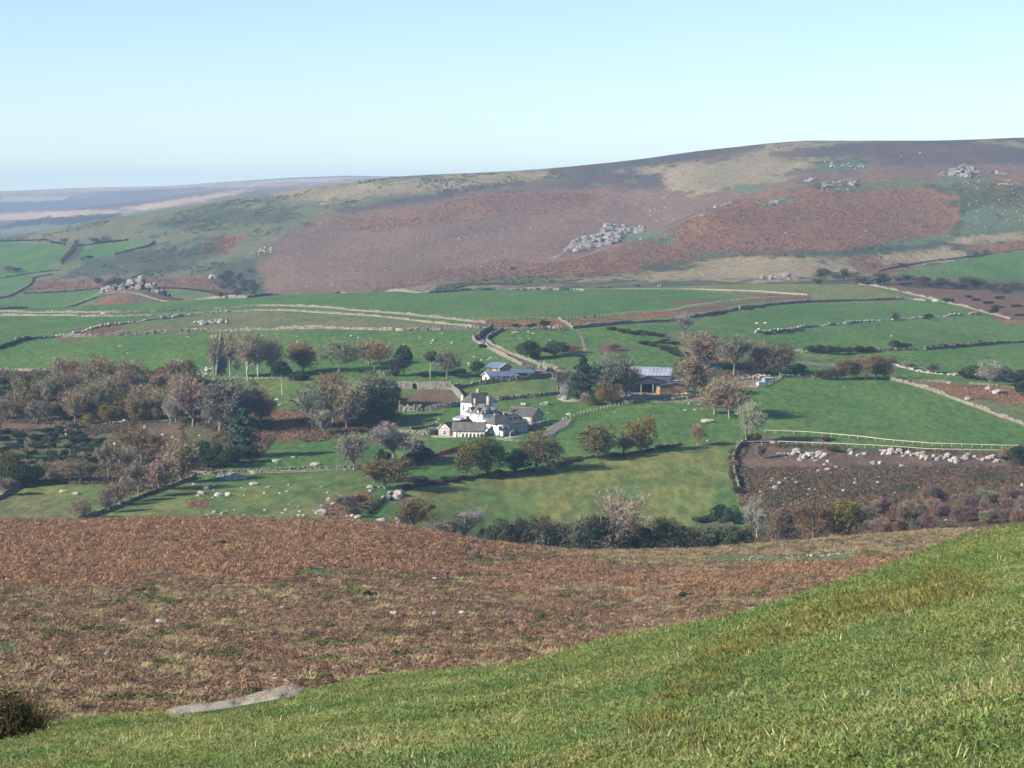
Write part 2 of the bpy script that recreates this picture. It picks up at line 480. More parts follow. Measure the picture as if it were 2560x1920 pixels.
# --- moorland hill
hill_zones = {
 'moorgreen': [[(-600, 500), (1020, 430), (1380, 410), (1440, 470), (1000, 500), (760, 560), (640, 640), (560, 790), (-600, 810)]],
 'tan': [[(1500, 425), (1760, 395), (1880, 372), (1950, 356), (2150, 350), (2230, 352), (2110, 362), (2050, 375), (1940, 388), (2150, 385), (2300, 384), (2060, 400), (1990, 420), (1960, 445), (1850, 470), (1760, 484), (1700, 478), (1660, 452), (1550, 440)],
         [(1560, 700), (1900, 632), (2100, 640), (2420, 622), (2420, 645), (2230, 672), (2150, 690), (1900, 702), (1560, 712)],
         [(600, 470), (1000, 452), (1370, 428), (1370, 445), (1000, 486), (760, 505)],
         [(1030, 722), (1300, 690), (1500, 688), (1700, 690), (1640, 720), (1020, 734)],
         [(2420, 356), (2560, 372), (2700, 385), (2700, 376), (2450, 350)], [(2350, 590), (2560, 570), (2700, 560), (2700, 600), (2420, 612)]],
 'heather': [[(560, 760), (640, 650), (720, 580), (900, 520), (1180, 480), (1500, 440), (1740, 480), (1860, 450), (2000, 420), (2300, 400), (2700, 400), (2700, 460), (2000, 460), (1700, 560), (1400, 670), (1050, 730), (560, 790)]],
 'purple': [[(1376, 414), (1560, 400), (1720, 380), (1900, 362), (1880, 385), (1770, 398), (1640, 412), (1500, 425), (1460, 440), (1380, 440)],
            [(1930, 385), (2050, 372), (2140, 358), (2420, 355), (2600, 380), (2800, 385), (2800, 410), (2300, 408), (2200, 392), (1960, 396)],
            [(1200, 480), (1480, 430), (1660, 425), (1640, 470), (1400, 480)], [(840, 520), (1180, 470), (1350, 455), (1200, 488), (1000, 505), (860, 535)]],
 'rust': [[(1180, 668), (1366, 660), (1480, 640), (1640, 600), (1720, 545), (1860, 492), (2000, 470), (2120, 470), (2280, 450), (2400, 490), (2400, 545), (2360, 590), (2200, 612), (2080, 628), (1900, 632), (1660, 655), (1520, 690), (1300, 688), (1050, 712), (940, 728)],
          [(900, 545), (1060, 520), (1180, 480), (1400, 478), (1540, 470), (1520, 490), (1440, 530), (1200, 545), (960, 580), (800, 560)],
          [(90, 700), (260, 700), (400, 690), (560, 690), (560, 740), (380, 730), (60, 735)], [(520, 590), (610, 590), (570, 640), (500, 640)],
          [(270, 742), (330, 735), (360, 745), (340, 768), (200, 770)], [(380, 735), (480, 742), (480, 765), (380, 762)],
          [(2420, 620), (2560, 600), (2700, 600), (2700, 625), (2440, 640)], [(2100, 640), (2300, 665), (2230, 690), (2160, 680)]],
 'moorgreen2': [],
 'darkmoor': [[(380, 560), (560, 510), (760, 512), (700, 560), (560, 570), (440, 575)], [(200, 650), (420, 610), (560, 590), (540, 640), (400, 690), (160, 700)],
              [(1100, 715), (1250, 693), (1500, 700), (1700, 700), (1750, 715), (1060, 732)], [(540, 655), (640, 650), (660, 740), (560, 745), (530, 700)],
              [(2350, 500), (2560, 480), (2700, 480), (2700, 520), (2380, 520)], [(1880, 632), (2080, 628), (2200, 615), (2330, 610), (2100, 640), (1900, 645)]],
 'green3': [],
 'pasture': [[(-600, 620), (0, 607), (170, 610), (150, 655), (60, 690), (0, 700), (-600, 720)], [(195, 620), (315, 603), (378, 605), (340, 618), (190, 655)],
             [(-600, 700), (0, 700), (82, 688), (112, 690), (70, 712), (0, 740), (-600, 750)], [(-600, 760), (0, 752), (80, 730), (260, 722), (250, 742), (180, 770), (-600, 800)],
             [(415, 722), (520, 732), (510, 745), (430, 742)], [(2245, 680), (2400, 650), (2560, 627), (2800, 600), (2800, 720), (2560, 702), (2330, 700)],
             ('line', [(100, 680), (180, 662), (250, 640), (310, 628)], 3.5)],
 'moss': [[(2040, 408), (2160, 404), (2170, 420), (2060, 428)], [(1830, 465), (1920, 458), (1890, 478), (1840, 480)], [(1480, 462), (1590, 448), (1590, 452), (1490, 470)],
          [(1900, 510), (1990, 490), (1960, 512), (1900, 522)], [(2060, 470), (2420, 436), (2480, 450), (2400, 460), (2100, 476)],
          [(1540, 570), (1660, 580), (1700, 590), (1680, 606), (1640, 600), (1560, 600), (1530, 590)], ('line', [(1680, 590), (1650, 615), (1616, 630), (1614, 665)], 5),
          [(2160, 610), (2400, 585), (2420, 520), (2700, 500), (2700, 570), (2420, 590), (2300, 612)], [(1720, 640), (1850, 628), (1860, 634), (1740, 648)],
          [(300, 742), (420, 742), (440, 752), (330, 756)]],
}
CLS['slope'] = ((.075, .098, .040), (.105, .098, .050), .06, .5, 6, 16)
CLS['moss'] = ((.088, .128, .074), (.105, .118, .066), .02, .15, 4, 14)
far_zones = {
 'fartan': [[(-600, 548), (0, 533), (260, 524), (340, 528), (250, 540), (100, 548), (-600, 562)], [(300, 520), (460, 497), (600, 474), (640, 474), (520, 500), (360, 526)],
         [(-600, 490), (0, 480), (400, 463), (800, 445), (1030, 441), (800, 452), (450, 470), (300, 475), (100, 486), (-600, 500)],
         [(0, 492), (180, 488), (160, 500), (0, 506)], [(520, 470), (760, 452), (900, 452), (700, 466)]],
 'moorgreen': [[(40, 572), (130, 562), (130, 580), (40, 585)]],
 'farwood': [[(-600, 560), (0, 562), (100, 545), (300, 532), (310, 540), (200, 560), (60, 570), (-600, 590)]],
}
band('heath', 100, 690, 330, 4.2, 'heather', ['rough', 'bracken', 'moorgreen'], heath_zones, stretch=(1, .5, 1), bump=(.9, .6, .5))
CLS_h = CLS
band('valley_ground', 690, 1690, 560, 3.0, 'pasture', ['meadow', 'rough', 'rough2', 'bracken', 'scrub', 'slope', 'moorgreen', 'soil', 'yard', 'track'], valley_zones, stretch=(1, .3, 1), bump=(.5, .35, .6), con=1.35)
band('moorland_hill', 1690, 4100, 560, 2.6, 'darkmoor', ['moorgreen', 'heather', 'tan', 'purple', 'rust', 'darkmoor', 'moss', 'pasture'], hill_zones, stretch=(1, .25, .6), bump=(.12, .8, 2.5), con=1.0, fine=2.6)
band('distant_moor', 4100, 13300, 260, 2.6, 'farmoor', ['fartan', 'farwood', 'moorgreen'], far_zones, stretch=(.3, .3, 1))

# --- the near hillside the photographer stands on
def knoll():
    xs = np.linspace(-42, 42, 300); ys = np.concatenate((np.linspace(-14, 8, 24)[:-1], np.linspace(8, 45, 170), np.linspace(45, 100, 50)[1:]))
    X, Y = np.meshgrid(xs, ys)
    Z = zat(X, np.maximum(Y, 2.5))
    Z = np.where(Y < 6, -1.6 + (zat(X, np.full_like(Y, 6.0)) + 1.6) * np.clip(Y, 0, 6) / 6, Z)
    I = np.arange(X.size).reshape(X.shape)
    Q = np.stack((I[:-1, :-1], I[:-1, 1:], I[1:, 1:], I[1:, :-1]), -1).reshape(-1, 4)
    t = NT('turf_cover')
    n1 = t.ramp(t.noise(.35, 4, .6), .35, .65)
    n2 = t.noise(6, 4, .65)
    c = t.mix(n1, (.060, .105, .030), (.105, .120, .035))
    c = t.mult(c, t.mix(t.ramp(n2, .3, .7), (.6, .6, .6), (1.2, 1.2, 1.2)))
    t.color(c); t.bump(t.noise(9, 4, .7), .6, .08)
    me = mesh_np('grassy_knoll', np.stack((X, Y, Z), -1).reshape(-1, 3), Q, t.m, smooth=True)
    structure(obj('grassy_knoll', me))
knoll()
# ------------------------------------------------------------------ shared materials
M_GRANITE = simple('granite', (.40, .375, .34), (.25, .24, .225), 1.1, bump=(.4, .15))
M_GRANITE2 = simple('granite_pale', (.41, .385, .345), (.22, .205, .185), 1.0, bump=(.4, .15))
M_TOR = simple('tor_granite', (.29, .265, .245), (.155, .145, .14), .35, bump=(.5, .6))
M_WALL = simple('dry_stone', (.29, .265, .225), (.14, .13, .115), .9)
M_WALLP = simple('pale_dry_stone', (.27, .245, .195), (.15, .135, .11), .8)
M_WALLD = simple('mossy_and_shaded_stone', (.20, .19, .15), (.10, .105, .07), .8)  # mossy walls; also carries the shade of the left edge rock
M_POST = simple('fence_timber', (.40, .35, .27), (.27, .23, .18), 3)
M_RAIL = simple('pale_rail_timber', (.66, .60, .46), (.50, .45, .34), 2)
M_LANE = simple('lane_asphalt', (.185, .17, .165), (.14, .13, .125), .4)
M_GRAVEL = simple('pale_gravel', (.36, .33, .29), (.27, .25, .22), .8)

# ------------------------------------------------------------------ lane and drives
def ribbon(name, pts, width, mat, y0=640, lift=.14, wz=None):
    P = [hit(*p[:2], y0) for p in pts]
    path = resample(P, 2.0)
    n = len(path)
    T = np.gradient(path[:, :2], axis=0); T /= np.linalg.norm(T, axis=1)[:, None] + 1e-9
    N = np.stack((-T[:, 1], T[:, 0]), 1)
    V = []
    for k in (-1, -.33, .33, 1):
        q = path[:, :2] + N * (width / 2 * k)
        V.append(np.column_stack((q, zat(q[:, 0], q[:, 1]) + lift)))
    for k in (-1.15, 1.15):
        q = path[:, :2] + N * (width / 2 * k)
        V.append(np.column_stack((q, zat(q[:, 0], q[:, 1]) - .3)))
    V = [V[4], V[0], V[1], V[2], V[3], V[5]]
    I = np.arange(6 * n).reshape(6, n)
    Q = np.stack((I[:-1, :-1], I[:-1, 1:], I[1:, 1:], I[1:, :-1]), -1).reshape(-1, 4)[:, ::-1]
    return structure(obj(name, mesh_np(name, np.concatenate(V), Q, mat, smooth=False)))

def resample(P, step):
    P = np.array([tuple(p) for p in P], float)
    # smooth the control polyline with Catmull-Rom before sampling
    if len(P) > 2:
        Q = []
        E = np.vstack((2 * P[0] - P[1], P, 2 * P[-1] - P[-2]))
        for k in range(len(P) - 1):
            p0, p1, p2, p3 = E[k:k + 4]
            for t in np.linspace(0, 1, 9)[:-1]:
                Q.append(.5 * (2 * p1 + (p2 - p0) * t + (2 * p0 - 5 * p1 + 4 * p2 - p3) * t * t + (3 * p1 - p0 - 3 * p2 + p3) * t ** 3))
        Q.append(P[-1]); P = np.array(Q)
    d = np.concatenate(([0], np.cumsum(np.linalg.norm(np.diff(P[:, :2], axis=0), axis=1))))
    n = max(int(d[-1] / step), 2)
    s = np.linspace(0, d[-1], n)
    x = np.interp(s, d, P[:, 0]); y = np.interp(s, d, P[:, 1])
    return np.column_stack((x, y, zat(x, y)))

ribbon('lane', [(-40, 786), (260, 788), (570, 777), (692, 773), (900, 787), (1013, 797), (1150, 811), (1216, 818), (1236, 824)], 3.4, M_LANE)
ribbon('lane', [(1236, 824), (1222, 836), (1205, 848), (1214, 862), (1250, 882), (1300, 905), (1345, 922), (1385, 940), (1410, 962), (1412, 980), (1405, 996)], 4.0, M_LANE)
ribbon('drive', [(1370, 1092), (1385, 1074), (1400, 1062), (1422, 1050)], 4.4, M_LANE)
ribbon('drive', [(1405, 996), (1422, 1003), (1440, 1000)], 3.6, M_GRAVEL)
ribbon('forecourt', [(1300, 946), (1330, 944), (1378, 938)], 4.5, M_GRAVEL)
ribbon('drive', [(1082, 1090), (1110, 1092), (1135, 1092)], 3.0, M_GRAVEL)
ribbon('drive', [(1262, 1097), (1280, 1094), (1300, 1088)], 2.6, M_GRAVEL)

# ------------------------------------------------------------------ dry stone walls
CUBE_V = np.array([(-1, -1, -1), (1, -1, -1), (1, 1, -1), (-1, 1, -1), (-1, -1, 1), (1, -1, 1), (1, 1, 1), (-1, 1, 1)], float)
CUBE_Q = np.array([(0, 3, 2, 1), (4, 5, 6, 7), (0, 1, 5, 4), (1, 2, 6, 5), (2, 3, 7, 6), (3, 0, 4, 7)])
def stones(C, S, yaw, jit=.22, tilt=.25):
    """n irregular blocks at centres C with half sizes S"""
    n = len(C)
    v = CUBE_V[None] * (1 + rng.uniform(-jit, jit, (n, 8, 3)))
    v = v * S[:, None, :]
    a = rng.uniform(-tilt, tilt, n)
    c, s = np.cos(a), np.sin(a)
    x, z = v[..., 0] * c[:, None] - v[..., 2] * s[:, None], v[..., 0] * s[:, None] + v[..., 2] * c[:, None]
    v = np.stack((x, v[..., 1], z), -1)
    c, s = np.cos(yaw), np.sin(yaw)
    x, y = v[..., 0] * c[:, None] - v[..., 1] * s[:, None], v[..., 0] * s[:, None] + v[..., 1] * c[:, None]
    v = np.stack((x, y, v[..., 2]), -1) + C[:, None, :]
    q = (CUBE_Q[None] + (np.arange(n) * 8)[:, None, None]).reshape(-1, 4)
    return v.reshape(-1, 3), q

def wall(label, pts, h=1.2, thick=.7, step=.9, mat=None, y0=640, rag=.35, gaps=0.0, group=None, name='stone_wall'):
    P = [hit(*p, y0) for p in pts]
    path = resample(P, step)
    T = np.gradient(path[:, :2], axis=0)
    yaw0 = np.arctan2(T[:, 1], T[:, 0])
    seg = np.linalg.norm(T, axis=1).mean()
    nc = max(2, int(round(h / .42)))
    ch = h / nc
    Cs, Ss, Ys = [], [], []
    hv = 1 + rag * vnoise(np.arange(len(path)) * .11, np.full(len(path), 3.3), int(pts[0][0]) % 97) * 2
    for c in range(nc):
        off = (c % 2) * .5
        i = np.arange(len(path) - 1)
        p = path[:-1] + (path[1:] - path[:-1]) * off
        keep = rng.random(len(p)) > (gaps if c else gaps * .4)
        if c == nc - 1: keep &= rng.random(len(p)) > .22
        p = p[keep]; y = yaw0[:-1][keep]; k = hv[:-1][keep]
        z = p[:, 2] - .12 + (c + .5) * ch * k
        w = thick * (1 - .35 * c / nc)
        C = np.column_stack((p[:, 0] + rng.normal(0, .05, len(p)), p[:, 1] + rng.normal(0, .05, len(p)), z))
        S = np.column_stack((seg * .56 * rng.uniform(.8, 1.15, len(p)), w / 2 * rng.uniform(.8, 1.2, len(p)), ch * .60 * k * rng.uniform(.85, 1.25, len(p))))
        Cs.append(C); Ss.append(S); Ys.append(y)
    V, Q = stones(np.concatenate(Cs), np.concatenate(Ss), np.concatenate(Ys))
    org = path[len(path) // 2]
    me = mesh_np(name, V - org, Q, mat or M_WALL)
    o = obj(name, me, loc=org)
    return tag(o, label, 'wall', group)

wall('long low stone wall along the far edge of the large green field', [(-60, 776), (0, 774), (191, 764), (407, 754), (651, 741), (850, 732), (1000, 729), (1175, 726), (1257, 724), (1400, 724)], 1.5, .9, 1.5, M_WALL)
wall('pale upper wall of the walled lane crossing the left fields', [(-60, 783), (0, 780), (260, 782), (570, 770), (692, 765.5), (850, 773), (1013, 787), (1130, 799), (1216, 809)], 1.15, .7, 1.0, M_WALLP)
wall('pale lower wall of the walled lane crossing the left fields', [(-60, 792), (0, 789), (260, 792), (570, 781), (692, 777), (850, 786), (1013, 800), (1110, 811), (1187, 820)], 1.05, .7, 1.0, M_WALLP)
wall('grey wall between rough grass and the boulder strewn pasture', [(40, 851), (142, 844), (244, 841), (407, 833), (529, 829), (700, 824), (850, 823), (985, 827)], 1.5, .9, .95, M_WALL)
wall('short grey wall from field gate to the walled lane', [(1022, 827), (1080, 825), (1150, 824), (1205, 822)], 1.4, .8, .9, M_WALL)
wall('tumbled rubble wall climbing from the left hedge to the lane', [(142, 843), (200, 832), (280, 814), (400, 798), (480, 788), (570, 779)], 1.0, 1.6, 1.3, M_GRANITE, gaps=.35, rag=.8)
wall('dark retaining wall beside the bend in the lane', [(1231, 823), (1216, 832), (1200, 843), (1193, 849)], 2.4, .8, .8, M_WALLD)
wall('low grey wall on the downhill side of the winding lane', [(1183, 846), (1190, 856), (1208, 864)], 1.5, .8, .7, M_WALL)
wall('grey stone wall on the left of the lane down to the bungalow', [(1214, 866), (1240, 880), (1270, 896), (1292, 908), (1308, 914)], 1.5, .8, .7, M_WALL)
wall('pale wall on the right of the lane below the bend', [(1258, 824), (1236, 836), (1219, 848), (1222, 858), (1257, 878), (1300, 894), (1338, 908), (1375, 919), (1398, 924)], 1.35, .7, .7, M_WALLP)
wall('thick pale wall bank in front of the bungalow', [(1138, 973), (1180, 965), (1216, 960), (1260, 954), (1298, 951), (1340, 946), (1378, 941)], 1.9, 1.2, .7, M_WALLP)
wall('pale stone wall crossing the paddock behind the white house', [(1246, 1002), (1280, 998), (1318, 994), (1360, 990), (1398, 985)], 1.4, .9, .7, M_WALLP)
wall('curved pale wall at the bungalow gateway', [(1346, 920), (1362, 922), (1368, 930), (1360, 938)], 1.7, .6, .6, M_WALLP)
wall('low wall on the right of the lane above the dark conifer', [(1376, 926), (1400, 930), (1425, 934)], 1.3, .8, .7, M_WALL)
wall('right side wall of the walled garden', [(1129, 973), (1140, 985), (1150, 996), (1158, 1009)], 3.0, .8, .7, M_WALL)
wall('left side wall of the walled garden under ivy', [(955, 962), (970, 985), (985, 1008), (1000, 1026)], 2.9, .8, .7, M_WALLD)
wall('front wall of the walled garden', [(1000, 1028), (1036, 1028), (1058, 1027)], 2.2, .8, .7, M_WALL)
wall('front wall of the walled garden near the white house', [(1064, 1027), (1100, 1023), (1130, 1019), (1157, 1014)], 2.2, .8, .7, M_WALL)
wall('pale low wall left of the stone outbuildings', [(1000, 1084), (1030, 1086), (1076, 1087)], 1.4, .8, .7, M_WALLP)
wall('dark low wall running up to the stone outbuildings', [(1028, 1075), (1060, 1070), (1094, 1064)], 1.3, .8, .7, M_WALLD)
wall('stone wall beside the drive right of the outbuildings', [(1276, 1092), (1298, 1081), (1335, 1070), (1378, 1059)], 1.5, .8, .7, M_WALL)
wall('pasture wall below the wooded slope on the left', [(486, 1184), (529, 1186), (600, 1182), (628, 1180)], 1.2, .8, .7, M_WALLP)
wall('pasture wall behind the white topped rail fence', [(645, 1179), (700, 1178), (780, 1176), (862, 1173), (905, 1172)], 1.2, .8, .7, M_WALLP)
wall('pale straight wall on the right side of the big field', [(2213, 948), (2270, 960), (2330, 978), (2392, 1001), (2470, 1030), (2560, 1063), (2640, 1095)], 1.35, .7, .8, M_WALLP)
wall('boulder topped wall between the two upper right fields', [(1890, 833), (1950, 827), (2018, 819), (2148, 806), (2270, 798), (2380, 790), (2474, 785)], 1.0, 1.1, 1.2, M_GRANITE, gaps=.2, rag=.8)
wall('brackeny wall below the upper right fields', [(1985, 878), (2026, 883), (2100, 880), (2189, 879), (2290, 876)], 1.2, 1.1, 1.0, M_WALLD, gaps=.1)
wall('wall below the upper right fields beyond the gap', [(2314, 875), (2392, 868), (2480, 861), (2560, 856), (2660, 848)], 1.4, 1.0, 1.0, M_WALLD)
wall('broken field wall behind the brown hedge trees', [(2228, 910), (2270, 922), (2319, 932), (2413, 941)], 1.0, 1.2, 1.1, M_GRANITE, gaps=.35, rag=.7)
wall('grey wall curving below the fenced strip of bracken', [(1432, 822), (1470, 818), (1542, 811), (1623, 806), (1690, 803), (1741, 793), (1800, 782), (1843, 774)], 1.5, .9, 1.0, M_WALL)
wall('grey wall below the olive grass on the right plateau', [(1850, 773), (1924, 764), (2000, 758), (2067, 755), (2160, 752), (2270, 750), (2316, 753)], 1.6, .9, 1.1, M_WALL)
wall('rambling wall between olive grass and bracken on the right', [(2150, 711), (2197, 718), (2250, 729), (2285, 738), (2319, 746), (2370, 758), (2413, 768), (2470, 784), (2527, 799)], 1.0, 1.1, 1.2, M_WALLP, gaps=.12, rag=.7)
wall('far wall along the top of the hazy right hand field', [(2195, 678), (2270, 664), (2392, 648), (2480, 635), (2560, 624), (2660, 610)], 1.5, 1.2, 1.8, M_WALLD, y0=1690)
wall('short wall beside the sandy gateway track', [(1398, 799), (1414, 809), (1430, 820)], 1.4, .8, .9, M_WALL)
wall('dark hedged wall above the boulder dotted paddock', [(1262, 823), (1310, 824), (1360, 825), (1420, 825)], 1.4, 1.2, .9, M_WALLD)
wall('stony bank under the hedgerow trees at lower left', [(196, 1299), (232, 1290), (262, 1280), (310, 1262), (346, 1246), (407, 1224), (488, 1195)], 1.1, 1.2, .8, M_WALLD, gaps=.1)
wall('stony bank at the left edge below the wood', [(-30, 1256), (0, 1246), (30, 1228), (56, 1212)], 1.2, 1.2, .8, M_WALLD)
wall('bank and wall on the left of the rubble field', [(1862, 1110), (1846, 1122), (1836, 1140), (1836, 1180), (1848, 1226)], 1.6, 1.0, .8, M_WALLD)
wall('low stone edge of the wood above the bare clearing', [(190, 1066), (260, 1062), (330, 1054), (400, 1053), (445, 1050)], .9, 1.2, 1.0, M_GRANITE, gaps=.35, rag=.8)
wall('pale broken wall above the wood at far left', [(-20, 928), (40, 926), (90, 928), (145, 926)], 1.1, .9, .9, M_WALLP, gaps=.15)
wall('wall joining paddock gate and brown hedge trees', [(1952, 944), (1990, 942), (2022, 944), (2040, 944)], 1.3, .9, .8, M_WALL, gaps=.1)
# the tall ruined wall running straight down the slope
wall('tall ruined stone wall running downhill behind the pale trunked trees', [(552, 846), (549, 870), (545, 900), (541, 940)], 2.6, .9, 1.0, M_WALL)
wall('stub of ruined wall beside the tall downhill wall', [(531, 846), (540, 846), (550, 846)], 2.2, .9, .8, M_WALLP)

# ------------------------------------------------------------------ fences
def box_mesh(name, x0, x1, y0, y1, z0, z1, mat):
    V = np.array([(x0, y0, z0), (x1, y0, z0), (x1, y1, z0), (x0, y1, z0), (x0, y0, z1), (x1, y0, z1), (x1, y1, z1), (x0, y1, z1)], float)
    return mesh_np(name, V, CUBE_Q, mat)
POST_ME = {}
def fence(label, pts, spacing=2.6, h=1.15, rails=(.55, 1.0), post_mat=None, rail_mat=None, y0=640, r=.09, rail_h=.07):
    post_mat = post_mat or M_POST; rail_mat = rail_mat or M_RAIL
    P = [hit(*p, y0) for p in pts]
    path = resample(P, spacing)
    org = Vector(path[0])
    e = obj('fence', None, loc=org)
    key = (post_mat.name, h, r)
    if key not in POST_ME:
        POST_ME[key] = box_mesh('post', -r, r, -r, r, -.3, h, post_mat)
    for p in path:
        obj('post', POST_ME[key], e, loc=Vector(p) - org, rot=(random.uniform(-.04, .04), random.uniform(-.04, .04), random.uniform(0, 1.5)))
    n = len(path)
    for z in rails:
        T = np.gradient(path[:, :2], axis=0); T /= np.linalg.norm(T, axis=1)[:, None] + 1e-9
        N = np.stack((-T[:, 1], T[:, 0]), 1)
        q = path - np.array(org)
        a = np.column_stack((q[:, :2] - N * (r + .02), q[:, 2] + z - rail_h)); b = np.column_stack((q[:, :2] - N * (r + .02), q[:, 2] + z + rail_h))
        c = np.column_stack((q[:, :2] - N * (r + .07), q[:, 2] + z + rail_h)); d = np.column_stack((q[:, :2] - N * (r + .07), q[:, 2] + z - rail_h))
        V = np.stack((a, b, c, d), 1).reshape(-1, 3)
        I = np.arange(4 * n).reshape(n, 4)
        Q = np.concatenate([np.stack((I[:-1, k], I[1:, k], I[1:, (k + 1) % 4], I[:-1, (k + 1) % 4]), -1) for k in range(4)])
        obj('rail', mesh_np('rail', V, Q, rail_mat), e)
    return tag(e, label, 'fence')

fence('pale topped rail fence along the bottom of the big right field', [(1912, 1084), (1980, 1086), (2051, 1090), (2130, 1097), (2209, 1106), (2290, 1113), (2352, 1117), (2460, 1120), (2580, 1122)], 3.2, 1.25, (1.18,), rail_h=.10)
fence('pale rail fence above the row of white boulders', [(1861, 1112), (1900, 1111), (1926, 1111)], 2.2, 1.2, (1.12,), rail_h=.09)
fence('long pale rail fence above the row of white boulders', [(1946, 1111), (2000, 1113), (2067, 1116), (2130, 1118), (2209, 1122), (2270, 1126), (2331, 1130), (2420, 1132), (2514, 1133)], 2.8, 1.2, (1.12,), rail_h=.09)
fence('post and rail fence climbing from the drive towards the barns', [(1426, 1046), (1460, 1037), (1510, 1025), (1566, 1012)], 2.2, 1.5, (.3, .6), rail_mat=M_POST, r=.10)
fence('post and rail fence beside the barn yard', [(1576, 1010), (1600, 1004), (1630, 996)], 2.0, 1.3, (.5, 1.0), rail_mat=M_POST)
fence('curved fence around the bend of the drive', [(1367, 1092), (1392, 1080), (1414, 1068), (1426, 1055)], 1.8, 1.2, (.5, .95), rail_mat=M_POST)
fence('low fence below the farmhouse garden', [(1241, 1100), (1262, 1104), (1290, 1107), (1318, 1106), (1345, 1100)], 2.0, 1.1, (.5, .95), rail_mat=M_POST)
fence('wire and post fence on the lower edge of the large green field', [(1165, 801), (1240, 799), (1310, 798), (1380, 799), (1420, 798), (1480, 794), (1542, 788), (1610, 783), (1664, 780), (1741, 765), (1800, 757), (1843, 752), (1930, 746), (2006, 741)], 3.4, 1.3, (1.0,), rail_h=.015)
fence('timber fence under the row of tall bare trees', [(560, 946), (600, 948), (650, 950), (700, 950), (762, 947)], 2.2, 1.2, (.5, 1.0), rail_mat=M_POST)
fence('rail fence along the top of the bracken bank on the right', [(2228, 950), (2290, 954), (2340, 957), (2376, 960)], 2.6, 1.2, (.5, 1.0), rail_mat=M_POST)
fence('low fence below the bare tree on the right', [(2425, 962), (2480, 967), (2535, 973)], 2.8, 1.1, (.5, 1.0), rail_mat=M_POST)
fence('white topped rail fence on the left pasture wall', [(660, 1186), (720, 1184), (800, 1181), (864, 1178)], 2.6, 1.0, (.5, .95), rail_h=.10)
fence('short rail fence left of the pasture gate', [(545, 1191), (590, 1189), (622, 1187)], 2.4, 1.0, (.5, .95), rail_h=.08)
fence('fence behind the metal roofed barn', [(1668, 927), (1690, 928), (1702, 928)], 1.6, 1.5, (.9,), rail_mat=M_POST)
fence('post and rail fence on the far edge of the large field beside the cattle', [(1400, 726), (1500, 725), (1650, 725), (1733, 726), (1830, 729), (1920, 733), (2018, 740)], 4.5, 1.2, (.6, 1.1), rail_h=.08)

def gate(label, px, py, w=3.2, yaw=0, y0=640, mat=None):
    p = hit(px, py, y0)
    e = obj('field_gate', None, loc=p, rot=(0, 0, yaw))
    mat = mat or M_RAIL
    for s in (-1, 1):
        obj('gate_post', box_mesh('gate_post', s * w / 2 - .1, s * w / 2 + .1, -.1, .1, -.3, 1.5, M_POST), e)
    for z in (.3, .55, .8, 1.05, 1.3):
        obj('bar', box_mesh('bar', -w / 2 + .12, w / 2 - .12, -.04, .04, z - .055, z + .055, mat), e)
    me = box_mesh('brace', -w / 2 + .1, w / 2 - .1, .045, .08, .75, .85, mat)
    obj('brace', me, e, rot=(0, -.25, 0))
    return tag(e, label, 'gate')
gate('pale timber field gate in the grey wall', 1003, 828, 5.5)
gate('white five bar gate in the left pasture wall', 635, 1187, 3.6)
gate('pale gate in the fence of the rubble field', 1936, 1112, 3.0)
gate('gate in the walled lane at far left', 262, 787, 5)
gate('white gate at the paddock corner by the barns', 1571, 1011, 3.0, .3)
# ------------------------------------------------------------------ rocks
def rock_proto(seed, blocky=.5, sub=2, mat=None):
    r = random.Random(seed)
    bm = bmesh.new()
    bmesh.ops.create_icosphere(bm, subdivisions=sub, radius=1)
    planes = [(Vector((r.gauss(0, 1), r.gauss(0, 1), r.gauss(0, .7))).normalized(), r.uniform(.55, .9)) for _ in range(9)]
    off = r.uniform(0, 100)
    for v in bm.verts:
        d = v.co.normalized()
        m = max(abs(d.x), abs(d.y), abs(d.z))
        v.co = d * ((1 - blocky) + blocky * min(1 / m, 1.35))
        for n, k in planes:
            q = v.co.dot(n)
            if q > k: v.co -= n * (q - k) * .9
        w = float(vnoise(np.array([v.co.x * 2.2 + off]), np.array([v.co.y * 2.2 + v.co.z * 1.7]), seed)[0])
        v.co *= 1 + .22 * w
    me = bpy.data.meshes.new('rock'); bm.to_mesh(me); bm.free()
    xs = np.array([v.co for v in me.vertices])
    lo, hi = xs.min(0), xs.max(0)
    xs = (xs - (lo + hi) / 2) / ((hi - lo) / 2)
    me.vertices.foreach_set('co', xs.astype(np.float32).ravel())
    me.materials.append(mat)
    return me
ROCKS = [rock_proto(100 + k, .3 + .1 * (k % 5), 2, M_GRANITE) for k in range(10)]
ROCKSP = [rock_proto(200 + k, .25 + .1 * (k % 5), 2, M_GRANITE2) for k in range(10)]
def block_proto(seed, mat):
    r = random.Random(seed)
    bm = bmesh.new()
    bmesh.ops.create_cube(bm, size=2)
    bmesh.ops.subdivide_edges(bm, edges=bm.edges[:], cuts=1, use_grid_fill=True)
    tx, ty = r.uniform(-.25, .25), r.uniform(-.25, .25)
    for v in bm.verts:
        e = sum(abs(c) > .9 for c in v.co)
        if e == 3: v.co *= r.uniform(.72, .95)
        elif e == 1: v.co *= r.uniform(.98, 1.15)
        v.co += Vector((r.uniform(-.13, .13) + tx * v.co.z, r.uniform(-.13, .13) + ty * v.co.z, r.uniform(-.13, .13)))
    bmesh.ops.triangulate(bm, faces=bm.faces[:])
    me = bpy.data.meshes.new('rock'); bm.to_mesh(me); bm.free(); me.materials.append(mat)
    return me
ROCKST = [block_proto(300 + k, M_TOR) for k in range(14)]
ROCKSHADE = [rock_proto(390, .4, 2, M_WALLD)]  # shade behind the bush put into this rock's dark stone colour

